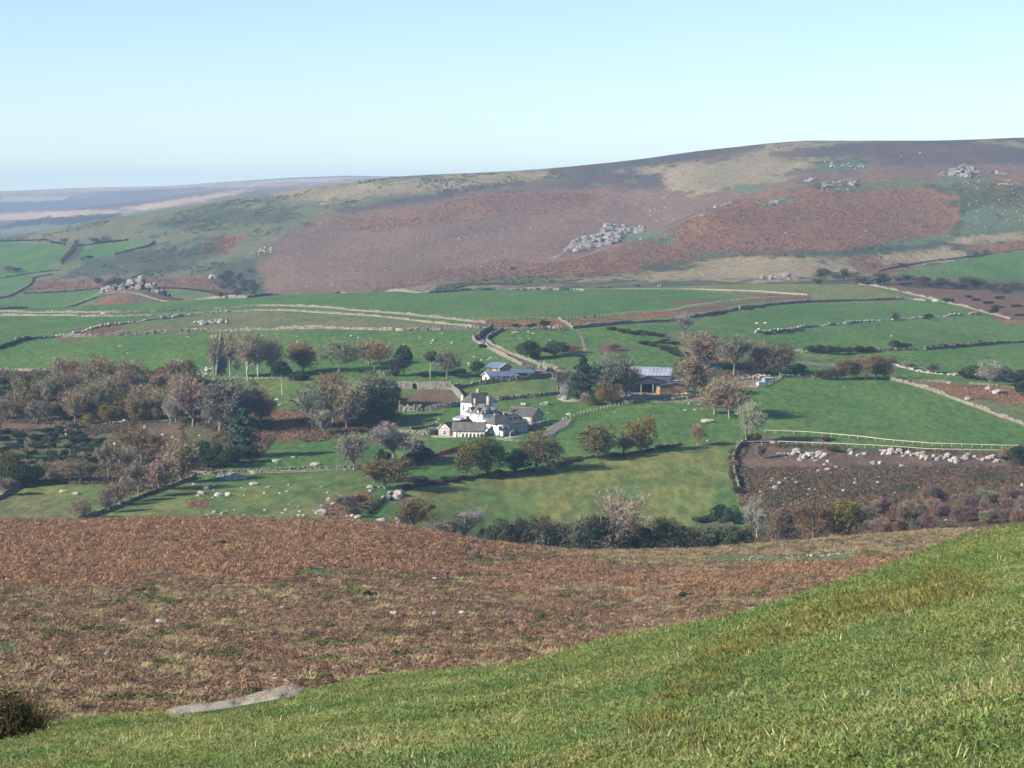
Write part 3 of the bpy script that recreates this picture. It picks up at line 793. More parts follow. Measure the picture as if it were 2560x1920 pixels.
def boulder(label, px, py, w, h, y0=640, group=None, protos=None, name='boulder', parent=None, sink=.25, Y=None):
    p = hit(px, py, y0) if Y is None else Vector((float(pix2uv(px, py)[0]) * Y, Y, float(pix2uv(px, py)[1]) * Y))
    s = p.y / F
    me = random.choice(protos or ROCKS)
    hw = w * s / 2; hh = h * s / 2
    d = hw * random.uniform(.7, 1.0)
    o = obj(name, me, loc=p + Vector((0, d * .4, hh * (1 - sink * 2))), scale=(hw, d, hh * (1 + sink)),
            rot=(random.uniform(-.15, .15), random.uniform(-.12, .12), random.uniform(-.4, .4) + random.choice((0, math.pi))))
    if parent is not None:
        o.parent = parent; o.location -= parent.location
    elif label: tag(o, label, 'boulder', group)
    return o

# foreground outcrop on the edge of the knoll
def outcrop():
    top = [(411, 1783), (440, 1775), (470, 1770), (520, 1765), (560, 1758), (600, 1750), (640, 1738), (680, 1728), (710, 1720), (735, 1719), (755, 1725), (772, 1733)]
    Y0 = 29.3
    P = resample_px(top, 70)
    n = len(P)
    rings = []
    for k, (px, py) in enumerate(P):
        t = k / (n - 1)
        u, v = pix2uv(px, py)
        x, z = float(u) * Y0, float(v) * Y0
        g = float(zat(x, Y0 - .6))
        wv = float(fbm(np.array([k * .21]), np.array([1.7]), 5, 4)[0])
        front = .75 + .35 * math.sin(t * 3.0) + .25 * wv
        ring = []
        for s in np.linspace(0, 1, 16):
            yy = Y0 - front + (front + .5) * s
            bulge = math.sin(min(s * 1.25, 1) * math.pi / 2) ** .8 if s < .8 else 1 - ((s - .8) / .2) ** 2 * .9
            zg = float(zat(x, yy)) - .12
            zz_ = zg + (z - zg) * bulge if s <= .8 else z + (zg - .5 - z) * ((s - .8) / .2) ** 2
            nn = float(fbm(np.array([x * 5 + 3]), np.array([yy * 5]), 9, 4)[0]) * .07
            ring.append((x + nn * .5, yy, zz_ + nn * (1 if .1 < s < .78 else .25)))
        rings.append(ring)
    V = np.array(rings).reshape(-1, 3)
    I = np.arange(n * 16).reshape(n, 16)
    Q = np.stack((I[:-1, :-1], I[1:, :-1], I[1:, 1:], I[:-1, 1:]), -1).reshape(-1, 4)
    t = NT('outcrop_granite')
    n1 = t.noise(5, 5, .7); n2 = t.noise(38, 4, .7); n3 = t.noise(1.6, 3)
    c = t.mix(t.ramp(n1, .35, .65), (.40, .365, .31), (.27, .245, .21))
    c = t.mix(t.ramp(n2, .56, .64), c, (.52, .49, .43))
    c = t.mix(t.ramp(n2, .44, .36), c, (.17, .15, .12))
    c = t.mix(t.math('MULTIPLY', t.ramp(n3, .60, .68), .6), c, (.14, .14, .05))
    t.color(c); t.bump(t.math('ADD', n1, n2), .9, .06)
    org = V.mean(0)
    o = obj('rock_outcrop', mesh_np('rock_outcrop', V - org, Q, t.m, smooth=False), loc=org)
    tag(o, 'long pale granite outcrop on the grassy edge in the foreground', 'rock')
def resample_px(P, n):
    P = np.asarray(P, float)
    d = np.concatenate(([0], np.cumsum(np.linalg.norm(np.diff(P, axis=0), axis=1))))
    s = np.linspace(0, d[-1], n)
    return np.column_stack((np.interp(s, d, P[:, 0]), np.interp(s, d, P[:, 1])))
outcrop()
boulder('small white slab on the crest of the grassy knoll', 1894, 1531, 52, 15, 8, protos=ROCKSP, Y=28.8)
boulder('rock darkened by painted shade, behind the bush at the left edge', 0, 1800, 60, 60, 8, Y=27.5, protos=ROCKSHADE)

# left tor: a heap
def tor_heap():
    top = [(205, 760), (215, 755), (232, 744), (245, 737), (254, 728), (262, 722), (275, 717), (287, 714), (294, 720), (300, 716), (309, 711), (316, 717), (320, 708), (331, 704), (336, 706), (342, 698), (348, 695), (351, 693), (358, 694), (359, 703), (365, 708), (372, 706), (382, 711), (390, 716), (395, 722), (405, 724), (415, 731), (421, 735)]
    bot = [(205, 763), (235, 757), (258, 749), (280, 742), (310, 737), (340, 733), (380, 731), (395, 733), (421, 738)]
    Y = 1778
    base = hit(330, 735, 1700)
    e = obj('granite_tor', None, loc=(base.x, Y, float(zat(base.x, Y))))
    tx = np.array(top)[:, 0]; ty = np.array(top)[:, 1]; bx = np.array(bot)[:, 0]; by = np.array(bot)[:, 1]
    s = Y / F
    r = random.Random(4)
    for px in np.arange(206, 421, 3.2):
        t = np.interp(px, tx, ty); b = np.interp(px, bx, by)
        y = b
        while y > t + 2.5:
            w = r.uniform(6, 14); h = min(r.uniform(5, 11), max(5, (y - t) * 1.1))
            if y - h < t - 1.5: h = max(5, y - t + 1)
            f = (b - y) / 40
            yy = Y + 12 * f + r.uniform(-3, 3)
            u, v = pix2uv(px + r.uniform(-2, 2), y - h / 2)
            o = obj('rock', r.choice(ROCKST), e, scale=(w * s / 2, w * s / 2 * r.uniform(.8, 1.2), h * s / 2 * 1.25),
                    rot=(r.uniform(-.3, .3), r.uniform(-.35, .35), r.uniform(-.6, .6)))
            o.location = Vector((float(u) * yy, yy, float(v) * yy)) - e.location
            y -= h * .8
    for (px, py, w, h) in [(352, 701, 11, 12), (327, 711, 18, 12), (345, 730, 16, 18), (303, 734, 17, 15), (277, 728, 22, 14), (372, 720, 16, 12), (386, 728, 15, 12), (351, 712, 12, 11), (308, 715, 9, 8), (405, 732, 15, 8)]:
        u, v = pix2uv(px, py - h / 2)
        yy = Y - 3 + (735 - py) * .12
        o = obj('rock', r.choice(ROCKST), e, scale=(w * s / 2, w * s / 2 * .9, h * s / 2 * 1.1), rot=(r.uniform(-.15, .15), r.uniform(-.2, .2), r.uniform(-.4, .4)))
        o.location = Vector((float(u) * yy, yy, float(v) * yy)) - e.location
    tag(e, 'jagged grey granite tor rising behind the left fields', 'tor')
tor_heap()

def inpoly(P, x, y): return float(poly_sdf(P, np.array([float(x)]), np.array([float(y)]))[0]) > 0
def poly_pts(P, n, r, jitter=0):
    P = np.asarray(P, float); lo, hi = P.min(0), P.max(0)
    out = []
    while len(out) < n:
        x, y = r.uniform(lo[0], hi[0]), r.uniform(lo[1], hi[1])
        if inpoly(P, x, y): out.append((x, y))
    return out
def tor_field(label, polys, y0, seed, cat='tor', name='granite_tor', protos=None):
    r = random.Random(seed)
    c = np.mean([p for P, *_ in polys for p in P], 0)
    p0 = hit(c[0], c[1], y0)
    e = obj(name, None, loc=p0)
    for P, n, w0, w1, asp in polys:
        for (x, y) in poly_pts(P, n, r):
            p = hit(x, y, y0); s = p.y / F
            w = w0 + (w1 - w0) * 1.5 * r.random() ** 2; h = w * asp * r.uniform(.6, 1.35)
            o = obj('rock', r.choice(protos or ROCKST), e, scale=(w * s / 2, w * s / 2 * r.uniform(.7, 1.1), h * s / 2),
                    rot=(r.uniform(-.3, .3), r.uniform(-.4, .3), r.uniform(-.5, .5)))
            o.location = p + Vector((0, 0, h * s * .22)) - p0
    return tag(e, label, cat)
tor_field('long grey rocky tor spilling down the spur in the middle distance', [
    ([(1412, 627), (1430, 610), (1450, 600), (1475, 600), (1500, 590), (1515, 566), (1530, 562), (1545, 585), (1552, 606), (1510, 616), (1470, 624), (1430, 632)], 190, 4, 13, .8),
    ([(1512, 582), (1514, 564), (1524, 562), (1530, 570), (1520, 584)], 10, 8, 13, 1.0),
    ([(1535, 562), (1560, 564), (1576, 576), (1572, 586), (1550, 586), (1540, 572)], 30, 5, 12, .7),
    ([(1508, 608), (1540, 596), (1552, 604), (1530, 616)], 12, 9, 15, .8),
    ([(1415, 622), (1440, 612), (1446, 622), (1420, 630)], 8, 9, 16, .8),
    ([(1442, 608), (1452, 598), (1470, 602), (1462, 610)], 7, 8, 14, .9),
    ([(1376, 648), (1400, 636), (1412, 630), (1406, 640), (1384, 650)], 22, 3, 6, .6)], 1900, 11)
tor_field('small rocky tor at the right end of the long grey tor', [([(1586, 580), (1592, 572), (1608, 570), (1618, 576), (1616, 584), (1596, 586)], 18, 6, 13, .9)], 1900, 12)
tor_field('low scattered tor on the crest of the rust coloured knoll', [
    ([(2042, 470), (2060, 452), (2090, 452), (2120, 456), (2140, 462), (2130, 478), (2080, 480), (2050, 482)], 26, 4, 10, .6),
    ([(2012, 456), (2035, 446), (2042, 448), (2028, 456)], 8, 5, 11, .6), ([(2125, 472), (2128, 460), (2145, 462), (2148, 474)], 4, 11, 18, .8),
    ([(2090, 456), (2110, 448), (2140, 450), (2155, 446), (2152, 454)], 8, 5, 11, .5)], 2000, 13)
tor_field('pale craggy tor on the skyline of the right hand knoll', [
    ([(2360, 436), (2385, 428), (2396, 419), (2422, 418), (2440, 428), (2455, 440), (2430, 446), (2390, 440)], 44, 5, 13, .7),
    ([(2340, 438), (2356, 434), (2362, 438), (2350, 441)], 5, 4, 9, .5)], 2000, 14)
tor_field('small dark rock pair right of the skyline tor', [([(2488, 434), (2500, 432), (2518, 437), (2500, 440)], 6, 6, 11, .6)], 2000, 15)
tor_field('small rock pile on the edge of the olive plateau', [([(1898, 698), (1930, 690), (1950, 686), (1975, 690), (2010, 692), (2012, 698), (1960, 700), (1900, 702)], 26, 5, 11, .7), ([(1952, 694), (1956, 684), (1968, 684), (1968, 694)], 3, 10, 14, 1.1)], 1640, 16)
tor_field('line of rocks up the left shoulder of the knoll', [([(1720, 552), (1760, 530), (1790, 516), (1850, 496), (1860, 494), (1800, 520), (1740, 548)], 26, 4, 9, .6)], 1900, 17)
tor_field('low mossy rocks in a green patch on the knoll', [([(1900, 518), (1930, 502), (1965, 494), (1960, 502), (1920, 520)], 16, 4, 10, .5)], 1900, 18)
tor_field('heap of pale rubble by the ruined wall', [([(478, 932), (500, 926), (520, 918), (532, 926), (530, 940), (500, 942)], 30, 5, 13, .7), ([(424, 905), (450, 900), (466, 906), (440, 908)], 6, 7, 14, .6)], 700, 19, 'rubble', 'rock_pile', ROCKS)
tor_field('half buried rock clump in the lower pasture', [([(540, 1194), (570, 1188), (605, 1192), (602, 1200), (545, 1202)], 5, 16, 34, .55)], 700, 20, 'boulder', 'rock_pile', ROCKS)
tor_field('rocky outcrop among bracken beside the hedge', [([(955, 1245), (990, 1232), (1000, 1240), (990, 1252), (960, 1255)], 8, 14, 32, .6), ([(918, 1225), (940, 1210), (950, 1220), (925, 1232)], 5, 10, 22, .6)], 700, 21, 'rock', 'rock_pile', ROCKS)
tor_field('small moor cairn of grey rocks on the green patch of the far hill', [([(2040, 412), (2060, 404), (2100, 404), (2165, 410), (2160, 420), (2100, 426)], 34, 3, 8, .5)], 2700, 22, 'rocks', 'rock_pile', ROCKSP)
tor_field('scree of grey stones on the green patch of the heath', [([(1830, 1396), (1900, 1388), (1990, 1384), (2150, 1380), (2140, 1388), (2000, 1394), (1850, 1404)], 90, 3, 8, .45)], 300, 23, 'stones', 'rock_pile', ROCKS)
tor_field('pale rock face in the gully of the left hill', [([(524, 696), (536, 684), (550, 684), (545, 696)], 8, 5, 12, 1.0)], 1900, 24, 'rock', 'rock_pile', ROCKSP)
tor_field('scatter of pale clitter at the head of the gully', [([(620, 632), (650, 620), (690, 618), (680, 636), (640, 640)], 26, 3, 8, .6)], 1900, 25, 'rocks', 'rock_pile', ROCKSP)

# boulders: single conspicuous ones
for L in [
 ('large smooth grey boulder at the bracken edge of the lower pasture', 803, 1287, 32, 17),
 ('long whale backed boulder by the pasture gate', 580, 1200, 38, 11),
 ('wide flat boulder in the middle of the lower pasture', 635, 1213, 26, 9),
 ('broad boulder, left of the touching pair in the lower pasture', 548, 1240, 28, 11),
 ('smaller boulder, right of the touching pair in the lower pasture', 570, 1240, 17, 11),
 ('flat boulder left of the touching pair in the lower pasture', 504, 1235, 22, 9),
 ('boulder with bracken growing over it in the lower pasture', 516, 1224, 22, 12),
 ('long low boulder on the shaded green slope below the wood', 734, 1145, 20, 5),
 ('large flat rock near the pasture wall below the wood', 788, 1163, 30, 9),
 ('upright grey rock at the heath edge beside the olive tree', 1000, 1308, 24, 22),
 ('grey rock beside the upright rock on the heath edge', 955, 1304, 34, 12),
 ('pale boulder with a gorse cap in the middle pasture', 1769, 1056, 34, 10),
 ('white boulder beside the drive fence', 1422, 1037, 15, 7),
 ('wedge shaped white boulder behind the stone barn', 1362, 1013, 24, 10),
 ('pale split boulder behind the white house', 1310, 1012, 16, 6),
 ('big pale boulder beside the lane under the conifer', 1410, 1000, 18, 12),
 ('wide pale boulder in the upper left pasture', 639, 842, 14, 6),
 ('flat pale boulder in the upper left pasture', 653, 841, 12, 5),
 ('pale boulder with a shadow, middle of the upper pasture', 880, 842, 13, 6),
 ('squat boulder left of the lane bend', 1000, 878, 14, 9),
 ('white boulder left of the grazing pony', 692, 1000, 13, 6),
 ('pale boulder below the grazing pony', 700, 1014, 13, 5),
 ('white boulder at left end of the meadow beneath the wood', 158, 1230, 23, 7),
 ('pair of pale stones in the meadow beneath the wood', 190, 1236, 22, 8),
 ('white stone at the left end of the heath edge', 211, 1310, 14, 8),
 ('lichened boulder in the fenced bracken on the right', 2420, 1000, 18, 9),
 ('grey boulder under the bare tree on the right', 2470, 975, 16, 11),
 ('long grey boulder right of the bare tree', 2495, 985, 30, 12),
 ('pale round boulder at the end of the bracken fence', 2373, 960, 10, 7),
 ('dark cave like boulder beside the rambling wall', 2340, 754, 20, 9),
 ('pale slab above the bracken by the rambling wall', 2372, 748, 18, 5),
 ('pale ringed bank of stones on the olive plateau', 2165, 710, 32, 8),
 ('pale boulder at the corner of the green heath patch', 1087, 1448, 14, 5),
 ('white stone near the crest of the knoll on the heath', 2183, 1428, 12, 9),
 ('white stone in the middle distance of the heath, left of three', 985, 1537, 20, 9),
 ('small white stone, second of three on the heath', 1050, 1537, 9, 6),
 ('pointed white stone, third of three on the heath', 1088, 1539, 16, 11),
 ('low pale stone right of the three white heath stones', 1158, 1536, 22, 9),
 ('pale stone on the left heath below the bracken', 308, 1557, 16, 8),
 ('flat grey slab on the left heath', 402, 1560, 30, 12),
 ('small pale stone right of the flat grey heath slab', 458, 1565, 10, 6),
 ('white stone at the left edge of the heath', 18, 1450, 12, 5),
 ('pale stone in the upper left bracken', 270, 1367, 20, 7),
 ('small pale stone in the middle of the bracken', 652, 1342, 10, 4),
]:
    boulder(L[0], *L[1:], y0=(640 if L[2] < 1309 else 140), sink=(.25 if L[2] < 1309 else -.05))

r = random.Random(31)
def bgroup(label, group, pts, y0=640, protos=None, wmul=1.0):
    for (x, y, w, h) in pts: boulder(label, x, y, w * wmul, h * wmul, y0, group, protos)
row = []
for seg in [(1942, 1135, 2065, 1140, 22), (2120, 1130, 2170, 1140, 6), (2196, 1128, 2330, 1145, 22), (2300, 1140, 2420, 1150, 20), (2420, 1142, 2515, 1150, 14)]:
    x0, y0_, x1, y1_, n = seg
    for k in range(n):
        t = (k + r.random()) / n
        w = 6 + 17 * r.random() ** 1.6
        row.append((x0 + (x1 - x0) * t, y0_ + (y1_ - y0_) * t + r.uniform(-4, 9), w, w * r.uniform(.5, .75)))
for lab, x0, x1 in (('at the left end', 0, 2110), ('in the middle', 2110, 2330), ('at the right end', 2330, 9999)):
    bgroup('white boulder %s of the cleared row below the rail fence' % lab, 'cleared boulders %s of the row' % lab, [b for b in row if x0 <= b[0] < x1], protos=ROCKSP)
bgroup('pale boulder lying in the dark rubble field', 'boulders in the rubble field',
    [(2068, 1178, 16, 10), (2090, 1172, 14, 9), (2047, 1182, 16, 9), (2108, 1176, 10, 8), (1945, 1184, 11, 5), (1931, 1200, 9, 6), (1929, 1206, 9, 6), (1964, 1200, 9, 8), (1983, 1200, 8, 5), (1992, 1210, 14, 8), (1949, 1212, 12, 9), (1938, 1222, 20, 9), (1926, 1222, 9, 6), (1902, 1231, 11, 5), (2024, 1226, 13, 6), (2038, 1228, 10, 7), (2020, 1241, 10, 8), (2063, 1248, 10, 7), (2137, 1200, 9, 5), (2137, 1211, 9, 10), (2113, 1222, 10, 4), (2108, 1229, 9, 7), (2197, 1211, 16, 10), (2168, 1192, 6, 4), (2198, 1194, 7, 4), (2298, 1222, 7, 7), (2237, 1234, 9, 5), (2345, 1180, 6, 4), (2000, 1152, 14, 9), (2040, 1153, 13, 5), (2070, 1155, 12, 6), (2184, 1160, 20, 9), (2200, 1160, 10, 9), (2256, 1170, 20, 11), (2390, 1158, 12, 10), (2062, 1163, 11, 5), (2542, 1228, 8, 6), (2556, 1216, 10, 10), (2366, 1304, 13, 6), (2298, 1308, 9, 4), (2236, 1260, 8, 4), (2490, 1316, 10, 5)], protos=ROCKSP)
bgroup('pale boulder scattered in the pasture above the bungalow', 'boulders in the upper pasture',
    [(745, 842, 8, 3), (743, 856, 9, 4), (897, 845, 8, 4), (898, 863, 9, 3), (1085, 853, 14, 6), (1078, 859, 6, 3), (1066, 857, 6, 3), (1130, 858, 9, 4), (1185, 893, 8, 4), (1205, 902, 10, 5), (1221, 900, 7, 3), (1226, 896, 8, 4), (1172, 909, 8, 4), (1172, 916, 8, 5), (1030, 905, 8, 5), (970, 868, 8, 4), (1145, 905, 12, 8), (1010, 862, 8, 3), (1106, 835, 7, 3), (300, 866, 9, 3), (320, 884, 8, 3), (138, 896, 10, 4), (237, 908, 6, 4), (206, 897, 6, 2), (470, 843, 7, 3), (790, 873, 8, 3), (1050, 845, 6, 3)], protos=ROCKSP)
bgroup('pale boulder in the paddock below the hedged wall', 'boulders in the lane paddock',
    [(1290, 831, 12, 3), (1322, 831, 8, 4), (1335, 834, 14, 3), (1320, 841, 3, 4), (1300, 847, 4, 3), (1324, 847, 6, 3), (1376, 853, 9, 5), (1365, 860, 6, 5), (1394, 892, 5, 4), (1362, 907, 8, 4), (1283, 833, 8, 3)], protos=ROCKSP)
pts = [(r.uniform(470, 860), r.uniform(1205, 1290)) for _ in range(34)]
bgroup('small pale stone showing through the lower left pasture', 'stones in the lower pasture', [(x, y, r.uniform(5, 12), r.uniform(2.5, 5)) for x, y in pts if not (540 < x < 590 and y < 1245)], protos=ROCKSP)
bgroup('pale stone along the heath edge of the lower pasture', 'stones at the heath edge', [(520, 1291, 18, 7), (537, 1282, 16, 7), (558, 1286, 17, 8), (610, 1290, 10, 5), (662, 1277, 9, 5), (748, 1290, 12, 6), (760, 1291, 14, 7), (730, 1294, 7, 4), (822, 1251, 14, 9), (832, 1262, 12, 8), (880, 1292, 12, 8), (893, 1295, 20, 8), (868, 1293, 9, 5), (714, 1276, 10, 5)], protos=ROCKSP)
bgroup('boulder among the gorse below the wood', 'boulders below the wood', [(135, 1090, 10, 6), (150, 1088, 14, 8), (166, 1087, 8, 6), (287, 1112, 10, 8), (362, 1070, 9, 7), (408, 1090, 15, 7), (432, 1095, 12, 6), (417, 1110, 8, 9), (228, 1182, 12, 6), (238, 1183, 12, 5), (210, 1180, 9, 5), (248, 1205, 14, 4), (260, 1203, 26, 8), (98, 1003, 8, 4), (488, 1122, 9, 5), (500, 1090, 8, 5), (690, 1155, 22, 8), (676, 1141, 9, 4), (700, 1152, 8, 4), (660, 1136, 8, 4)], protos=ROCKSP)
bgroup('small stone in the fields around the barns', 'stones near the barns', [(1723, 1010, 10, 5), (1715, 1026, 12, 3), (1738, 1025, 10, 3), (1770, 1103, 12, 5), (1845, 1105, 8, 3), (1540, 1030, 8, 3), (1635, 1038, 8, 2), (1408, 1048, 6, 4), (1416, 1046, 6, 4), (1560, 1112, 6, 2), (1150, 1053, 8, 4), (1098, 1050, 6, 4), (1092, 1056, 7, 5), (1060, 1056, 6, 3), (930, 1092, 6, 4), (945, 1096, 6, 3), (1370, 1033, 6, 3), (2110, 968, 4, 2), (2200, 1020, 4, 2), (2400, 1052, 6, 2), (2515, 1055, 5, 2)], protos=ROCKSP)
def joined_rocks(lst):
    C, S = [], []
    for x, y, w, h in lst:
        p = hit(x, y, 1850); k = p.y / F
        C.append((p.x, p.y, p.z + h * k * .2)); S.append((w * k / 2, w * k / 2, h * k / 2))
    V, Q = stones(np.array(C), np.array(S), rng.uniform(0, 3, len(C)), .35, .4)
    stuff(obj('moor_rocks', mesh_np('moor_rocks', V, Q, M_GRANITE2)), 'tiny pale rocks strewn over the brown moorland hillside', 'rocks')
hp = []
for P, n in [([(640, 640), (900, 560), (1250, 560), (1380, 600), (1350, 660), (1050, 700), (700, 720)], 70), ([(1120, 560), (1400, 540), (1700, 470), (1700, 540), (1420, 600)], 26),
             ([(1700, 600), (1900, 520), (2200, 480), (2360, 520), (2300, 600), (1900, 625)], 22), ([(2390, 460), (2560, 440), (2560, 580), (2430, 570), (2420, 500)], 60), ([(1000, 690), (1250, 630), (1350, 650), (1200, 680)], 12), ([(1620, 520), (1690, 510), (1690, 550), (1630, 555)], 14), ([(1560, 600), (1700, 560), (1720, 580), (1600, 620)], 10)]:
    hp += [(x, y, *(lambda w: (w, w * .6))(r.choice((1.6, 2, 2.4, 3, 3.5, 4.5)))) for x, y in poly_pts(P, n, r)]
joined_rocks(hp)
hs = [(r.uniform(0, 1700), r.uniform(1310, 1700)) for _ in range(22)]
bgroup('small pale stone half hidden in the heather', 'stones in the heather', [(x, y, r.uniform(5, 12), r.uniform(3, 6)) for x, y in hs], 140, ROCKSP)
# ------------------------------------------------------------------ trees
def foliage_mat(name, transl=.25, var=.35, rough=.8):
    t = NT(name)
    oi = t.n.new('ShaderNodeObjectInfo')
    n = t.noise(.9, 3, .6)
    n2 = t.noise(.25, 2, .5)
    c = t.mult(oi.outputs['Color'], t.mix(t.ramp(n, .3, .7), (1 - var,) * 3, (1 + var,) * 3))
    c = t.mult(c, t.mix(t.ramp(n2, .35, .65), (.85, .92, 1.0), (1.15, 1.05, .9)))
    t.color(c)
    t.b.inputs['Roughness'].default_value = rough
    t.b.inputs['Specular IOR Level'].default_value = .05
    return t.m
M_TWIG = foliage_mat('twig_bark', var=.3)
M_LEAF = foliage_mat('leaf_mass', var=.4)
M_BARK = simple('bark', (.26, .235, .20), (.15, .135, .115), 1.5)
M_BARKP = simple('pale_bark', (.46, .43, .38), (.30, .28, .25), 1.2)
M_BARKG = simple('grey_bark', (.30, .275, .24), (.19, .17, .15), 1.2)
M_BARKD = simple('dark_bark', (.11, .10, .085), (.07, .065, .055), 1.5)

def tube(path, r0, r1, sides=4):
    """tapered tube along path (n,3); returns V, Q"""
    path = np.asarray(path, float); n = len(path)
    T = np.gradient(path, axis=0); T /= np.linalg.norm(T, axis=1)[:, None] + 1e-9
    ref = np.where(np.abs(T[:, 2:3]) > .9, np.array([[1., 0, 0]]), np.array([[0, 0, 1.]]))
    A = np.cross(T, ref); A /= np.linalg.norm(A, axis=1)[:, None] + 1e-9
    B = np.cross(T, A)
    r = np.linspace(r0, r1, n)[:, None]
    V = np.stack([path + r * (A * math.cos(2 * math.pi * k / sides) + B * math.sin(2 * math.pi * k / sides)) for k in range(sides)], 1)
    I = np.arange(n * sides).reshape(n, sides)
    Q = np.concatenate([np.stack((I[:-1, k], I[:-1, (k + 1) % sides], I[1:, (k + 1) % sides], I[1:, k]), -1) for k in range(sides)])
    return V.reshape(-1, 3), Q

def join(parts):
    V, Q, o = [], [], 0
    for v, q in parts:
        V.append(v); Q.append(np.asarray(q) + o); o += len(v)
    return np.concatenate(V), np.concatenate(Q)

def bez(a, b, c, n=6):
    t = np.linspace(0, 1, n)[:, None]
    return (1 - t) ** 2 * a + 2 * t * (1 - t) * b + t * t * c

def ellip(r, c, R, inner=0.0):
    d = r.normal(size=3); d /= np.linalg.norm(d)
    return c + d * R * (inner + (1 - inner) * r.random() ** (1 / 3))

# proportions: unit height, unit crown width
def make_tree(seed, style):
    """returns (trunk mesh, crown mesh); H=1, crown width=1 (x, y)"""
    r = np.random.default_rng(seed)
    S = dict(crown_c=.62, crown_h=.38, stems=1, limbs=11, subs=60, twigs=1700, tl=.085, tw=.0065, leaves=0, leafs=.035, bark=M_BARK, trunk_r=.024, fork=.28, up=.35, flat=1.0, lump=0, spread=.5)
    S.update(style)
    cc = np.array([0, 0, S['crown_c']]); CR = np.array([.47, .47, S['crown_h']])
    lumps = None
    if S['lump']:
        lumps = [(ellip(r, cc, CR * .74), CR * r.uniform(.24, .50)) for _ in range(S['lump'])]
    def target(inner=.3):
        if lumps:
            c, R = lumps[r.integers(len(lumps))]
            return ellip(r, c, R, inner)
        p = ellip(r, cc, CR, inner)
        if r.random() < .25: p = cc + (p - cc) * r.uniform(.6, 1.08)
        return p
    wood = []
    starts = []
    for s in range(S['stems']):
        ang = r.uniform(0, 6.28); off = 0.0 if S['stems'] == 1 else r.uniform(.015, .05)
        b = np.array([math.cos(ang) * off, math.sin(ang) * off, -.05])
        topz = S['crown_c'] + S['crown_h'] * r.uniform(.15, .5)
        lean = .06 if S['stems'] == 1 else .18
        tp = np.array([r.normal(0, lean), r.normal(0, lean), topz])
        md = np.array([b[0] * 1.5 + r.normal(0, .03), b[1] * 1.5 + r.normal(0, .03), S['fork']])
        path = bez(b, md, tp, 8)
        wood.append(tube(path, S['trunk_r'] / math.sqrt(S['stems']) * 1.2, S['trunk_r'] * .22, 6))
        starts.append(path)
    limbs = []
    for k in range(S['limbs']):
        st = starts[k % len(starts)]
        t = r.uniform(.35, .85); i = int(t * (len(st) - 1)); p0 = st[i]
        p2 = target(.55)
        p1 = (p0 + p2) / 2 + np.array([0, 0, -.05 if S['up'] < 0 else .04]) + r.normal(0, .05, 3)
        path = bez(p0, p1, p2, 6) + np.concatenate((np.zeros((1, 3)), r.normal(0, .012, (5, 3))))
        wood.append(tube(path, S['trunk_r'] * .62, S['trunk_r'] * .16, 4)); limbs.append(path)
    subs = []
    for k in range(S['subs']):
        lp = limbs[r.integers(len(limbs))] if r.random() < .8 else starts[r.integers(len(starts))][4:]
        p0 = lp[r.integers(max(1, len(lp) // 3), len(lp))]
        q = target(.5)
        if np.linalg.norm(q - p0) > .4: q = p0 + (q - p0) * .55
        path = bez(p0, (p0 + q) / 2 + r.normal(0, .035, 3) + np.array([0, 0, .02]), q, 4)
        wood.append(tube(path, S['trunk_r'] * .27, S['trunk_r'] * .09, 3)); subs.append(path)
    V, Q = join(wood)
    trunk = mesh_np('trunk', V, Q, S['bark'], smooth=True)
    # crown: twig sprays and leaves
    n = S['twigs']
    CV, CT = [], []
    src = np.concatenate([p[1:] for p in subs] + [p[2:] for p in limbs])
    if n:
        base = src[r.integers(len(src), size=n)] + r.normal(0, .02, (n, 3))
        free = r.random(n) < .18
        tgt = np.array([target(.35) for _ in range(int(free.sum()))]).reshape(-1, 3)
        base[free] = tgt
        out = (base - cc) / CR; out /= np.linalg.norm(out, axis=1)[:, None] + 1e-6
        d = out * .55 + r.normal(0, .6, (n, 3)) + np.array([0, 0, S['up']])
        d /= np.linalg.norm(d, axis=1)[:, None]
        L = S['tl'] * r.uniform(.5, 1.4, (n, 1))
        side = np.cross(d, r.normal(size=(n, 3))); side /= np.linalg.norm(side, axis=1)[:, None] + 1e-9
        w = S['tw'] * r.uniform(.6, 1.4, (n, 1))
        a = base - side * w / 2; b = base + side * w / 2; tip = base + d * L
        CV.append(np.stack((a, b, tip), 1).reshape(-1, 3))
        # side sprigs
        for sgn in (1, -1):
            m0 = base + d * L * r.uniform(.3, .6, (n, 1))
            d2 = d + side * sgn * r.uniform(.5, 1.1, (n, 1)) + r.normal(0, .2, (n, 3)); d2 /= np.linalg.norm(d2, axis=1)[:, None]
            nn = np.cross(d2, d); nn /= np.linalg.norm(nn, axis=1)[:, None] + 1e-9
            s2 = np.cross(d2, nn)
            CV.append(np.stack((m0 - s2 * w * .4, m0 + s2 * w * .4, m0 + d2 * L * .6), 1).reshape(-1, 3))
    nt = sum(len(c) for c in CV) // 3
    V = np.concatenate(CV) if CV else np.zeros((0, 3))
    faces = [np.arange(nt * 3).reshape(-1, 3)] if nt else []
    m = S['leaves']
    idx = np.zeros(nt, int)
    if m:
        base = np.array([target(S.get('shell', .45)) for _ in range(m)])
        nrm = r.normal(size=(m, 3)) + (base - cc) / CR * .8; nrm /= np.linalg.norm(nrm, axis=1)[:, None]
        a = np.cross(nrm, r.normal(size=(m, 3))); a /= np.linalg.norm(a, axis=1)[:, None] + 1e-9
        b = np.cross(nrm, a)
        sz = S['leafs'] * r.uniform(.5, 1.5, (m, 1))
        q = np.stack((base - a * sz, base - b * sz * .55, base + a * sz, base + b * sz * .55), 1).reshape(-1, 3)
        faces.append(np.arange(m * 4).reshape(-1, 4) + len(V))
        V = np.concatenate((V, q)); idx = np.concatenate((idx, np.ones(m, int)))
